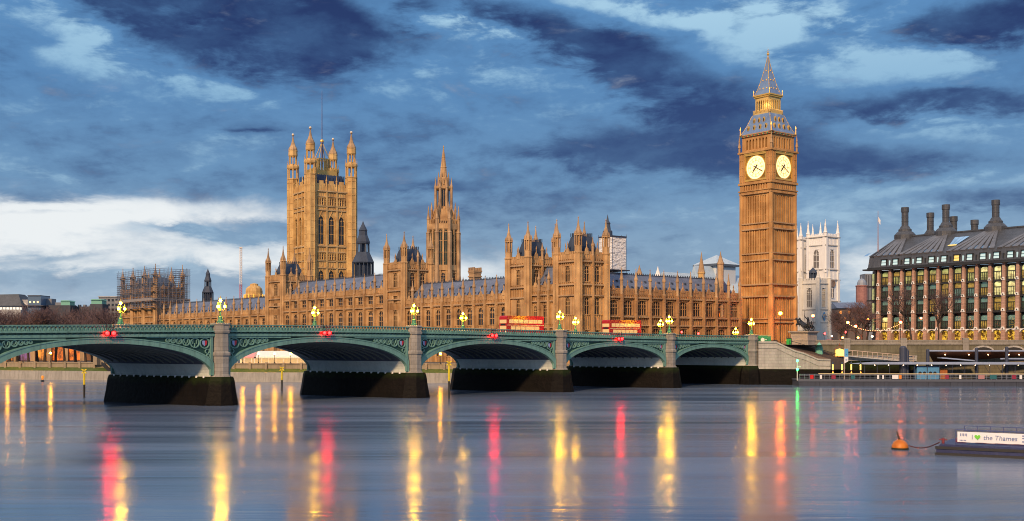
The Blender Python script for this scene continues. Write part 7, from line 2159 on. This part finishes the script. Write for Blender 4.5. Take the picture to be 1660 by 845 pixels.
for px, py_, d, rz, colr, lab in ((1343, 0, 318, R(170), RED, 'red car with lit lamps behind the wall right of the statue plinth'), (1358, 0, 312, R(-20), BLACK, 'black car behind the wall pier right of the statue'), (1381, 0, 316, R(165), mat('car_silver', (.4, .4, .42), .3, .5), 'silver car behind the embankment wall below the festoon lights')):
    p = at(px, 557, d); p.z = 9.92
    c = make_car(lab, colr); c.location = p; c.rotation_euler = (0, 0, rz); c['group'] = 'cars on the street behind the wall'

# ------------------------------------------------------------------ traffic signals, street lamps, festoon
def signal(px, py_, d, label, mt):
    p = at(px, py_, d); r = thing('traffic_signal', label, 'traffic light', (p.x, p.y, 9.9), A_N + R(30), 'red traffic signals')
    hz = p.z - 9.9
    m = MB(); m.tube((0, 0, 0), (0, 0, hz + .4), .07, n=6); m.obj('post', BLACK, r)
    m = MB(); m.box(-.2, .2, -.12, .15, hz - .75, hz + .35); m.obj('head', BLACK, r)
    MB().sphere((0, -.15, hz), .3, 8, 6).obj('red_lamp', mt, r)
RS = mat('traffic_red', (1, .1, .1), .4, emit=(1, .012, .012), estr=30)
signal(1104, 538.5, 305, 'red traffic signal at the bridge end, left of two before the stone front', RS)
signal(1131, 541, 300, 'red traffic signal at the bridge end, right of two before the stone front', RS)
signal(1370, 538.5, 330, 'red traffic signal on the street below the festoon lights', RS)
signal(1336, 541, 312, 'red traffic signal just right of the chariot statue', RS)
def street_lamp(px, py_, d, label, mt, rr=.36):
    p = at(px, py_, d); r = thing('street_lamp', label, 'street lamp', (p.x, p.y, 9.9), 0, 'orange street lamps on the right bank')
    hz = p.z - 9.9
    m = MB(); m.lathe(0, 0, [(.22, 0), (.2, .8), (.09, 1.0), (.07, hz - .5), (.15, hz - .4), (.12, hz - .3)], 8); m.obj('post', BLACK, r)
    MB().sphere((0, 0, hz), rr, 10, 8).obj('globe', mt, r, True)
    m = MB(); m.lathe(0, 0, [(rr * .6, hz + rr * .8), (.1, hz + rr + .2), (.02, hz + rr + .4)], 6); m.obj('cap', BLACK, r)
LAMP_O2 = mat('lamp_glow_red_orange', (1, .5, .2), .4, emit=(1.0, .13, .02), estr=60)
for a_ in ((1265, 508, 340, 'orange street lamp in front of the right face of the clock tower', LAMP_O, .55), (1318, 512, 298, 'orange street lamp against the white church tower above the statue', LAMP_O2), (1374.5, 523, 296, 'orange street lamp holding the left end of the festoon lights', LAMP_O2), (1387, 529, 301, 'lower orange street lamp hanging over the festoon lights', LAMP_O2),
           (1407, 517.5, 330, 'orange street lamp at the left corner of the office block', LAMP_O2), (1460, 522.5, 292, 'orange street lamp holding the right end of the festoon lights', LAMP_O2), (1493, 516, 300, 'small orange street lamp between the two thin trees', LAMP_O2, .25), (1366, 547.5, 315, 'low orange lamp behind the wall pier', LAMP_O2, .3), (1391, 547.5, 318, 'low orange lamp behind the wall left of the office', LAMP_O2, .3), (1414, 545.5, 314, 'low pale lamp at the foot of the office corner', LAMP_W, .3), (1348.5, 545, 316, 'low pale lamp between plinth and wall pier', LAMP_W, .25)):
    street_lamp(*a_)
fs = thing('festoon_lights', 'string of small warm bulbs sagging between two street lamps', 'festoon', (0, 0, 0))
a, b = at(1374.5, 524, 296), at(1460, 524, 292)
cab = MB(); bul = MB(); prev = a
BULB = mat('festoon_bulb', (1, .7, .5), .4, emit=(1, .40, .14), estr=3)
for k in range(1, 31):
    t = k / 30; p = a.lerp(b, t) - Vector((0, 0, 1.9 * math.sin(math.pi * t) ** .9)); cab.tube(prev, p, .03, n=3); prev = p
    MB().sphere(p - Vector((0, 0, .15)), .1, 6, 4).obj('bulb', BULB, fs)
cab.obj('cable', BLACK, fs)
# warm lamps that the photograph shows burning inside the lantern, behind the crown and on the dials
glow('lantern_lamp', Vector((83, 360, 87)) + Vector((-1.6, -3.4, 0)), (1, .66, .22), 200, .4)
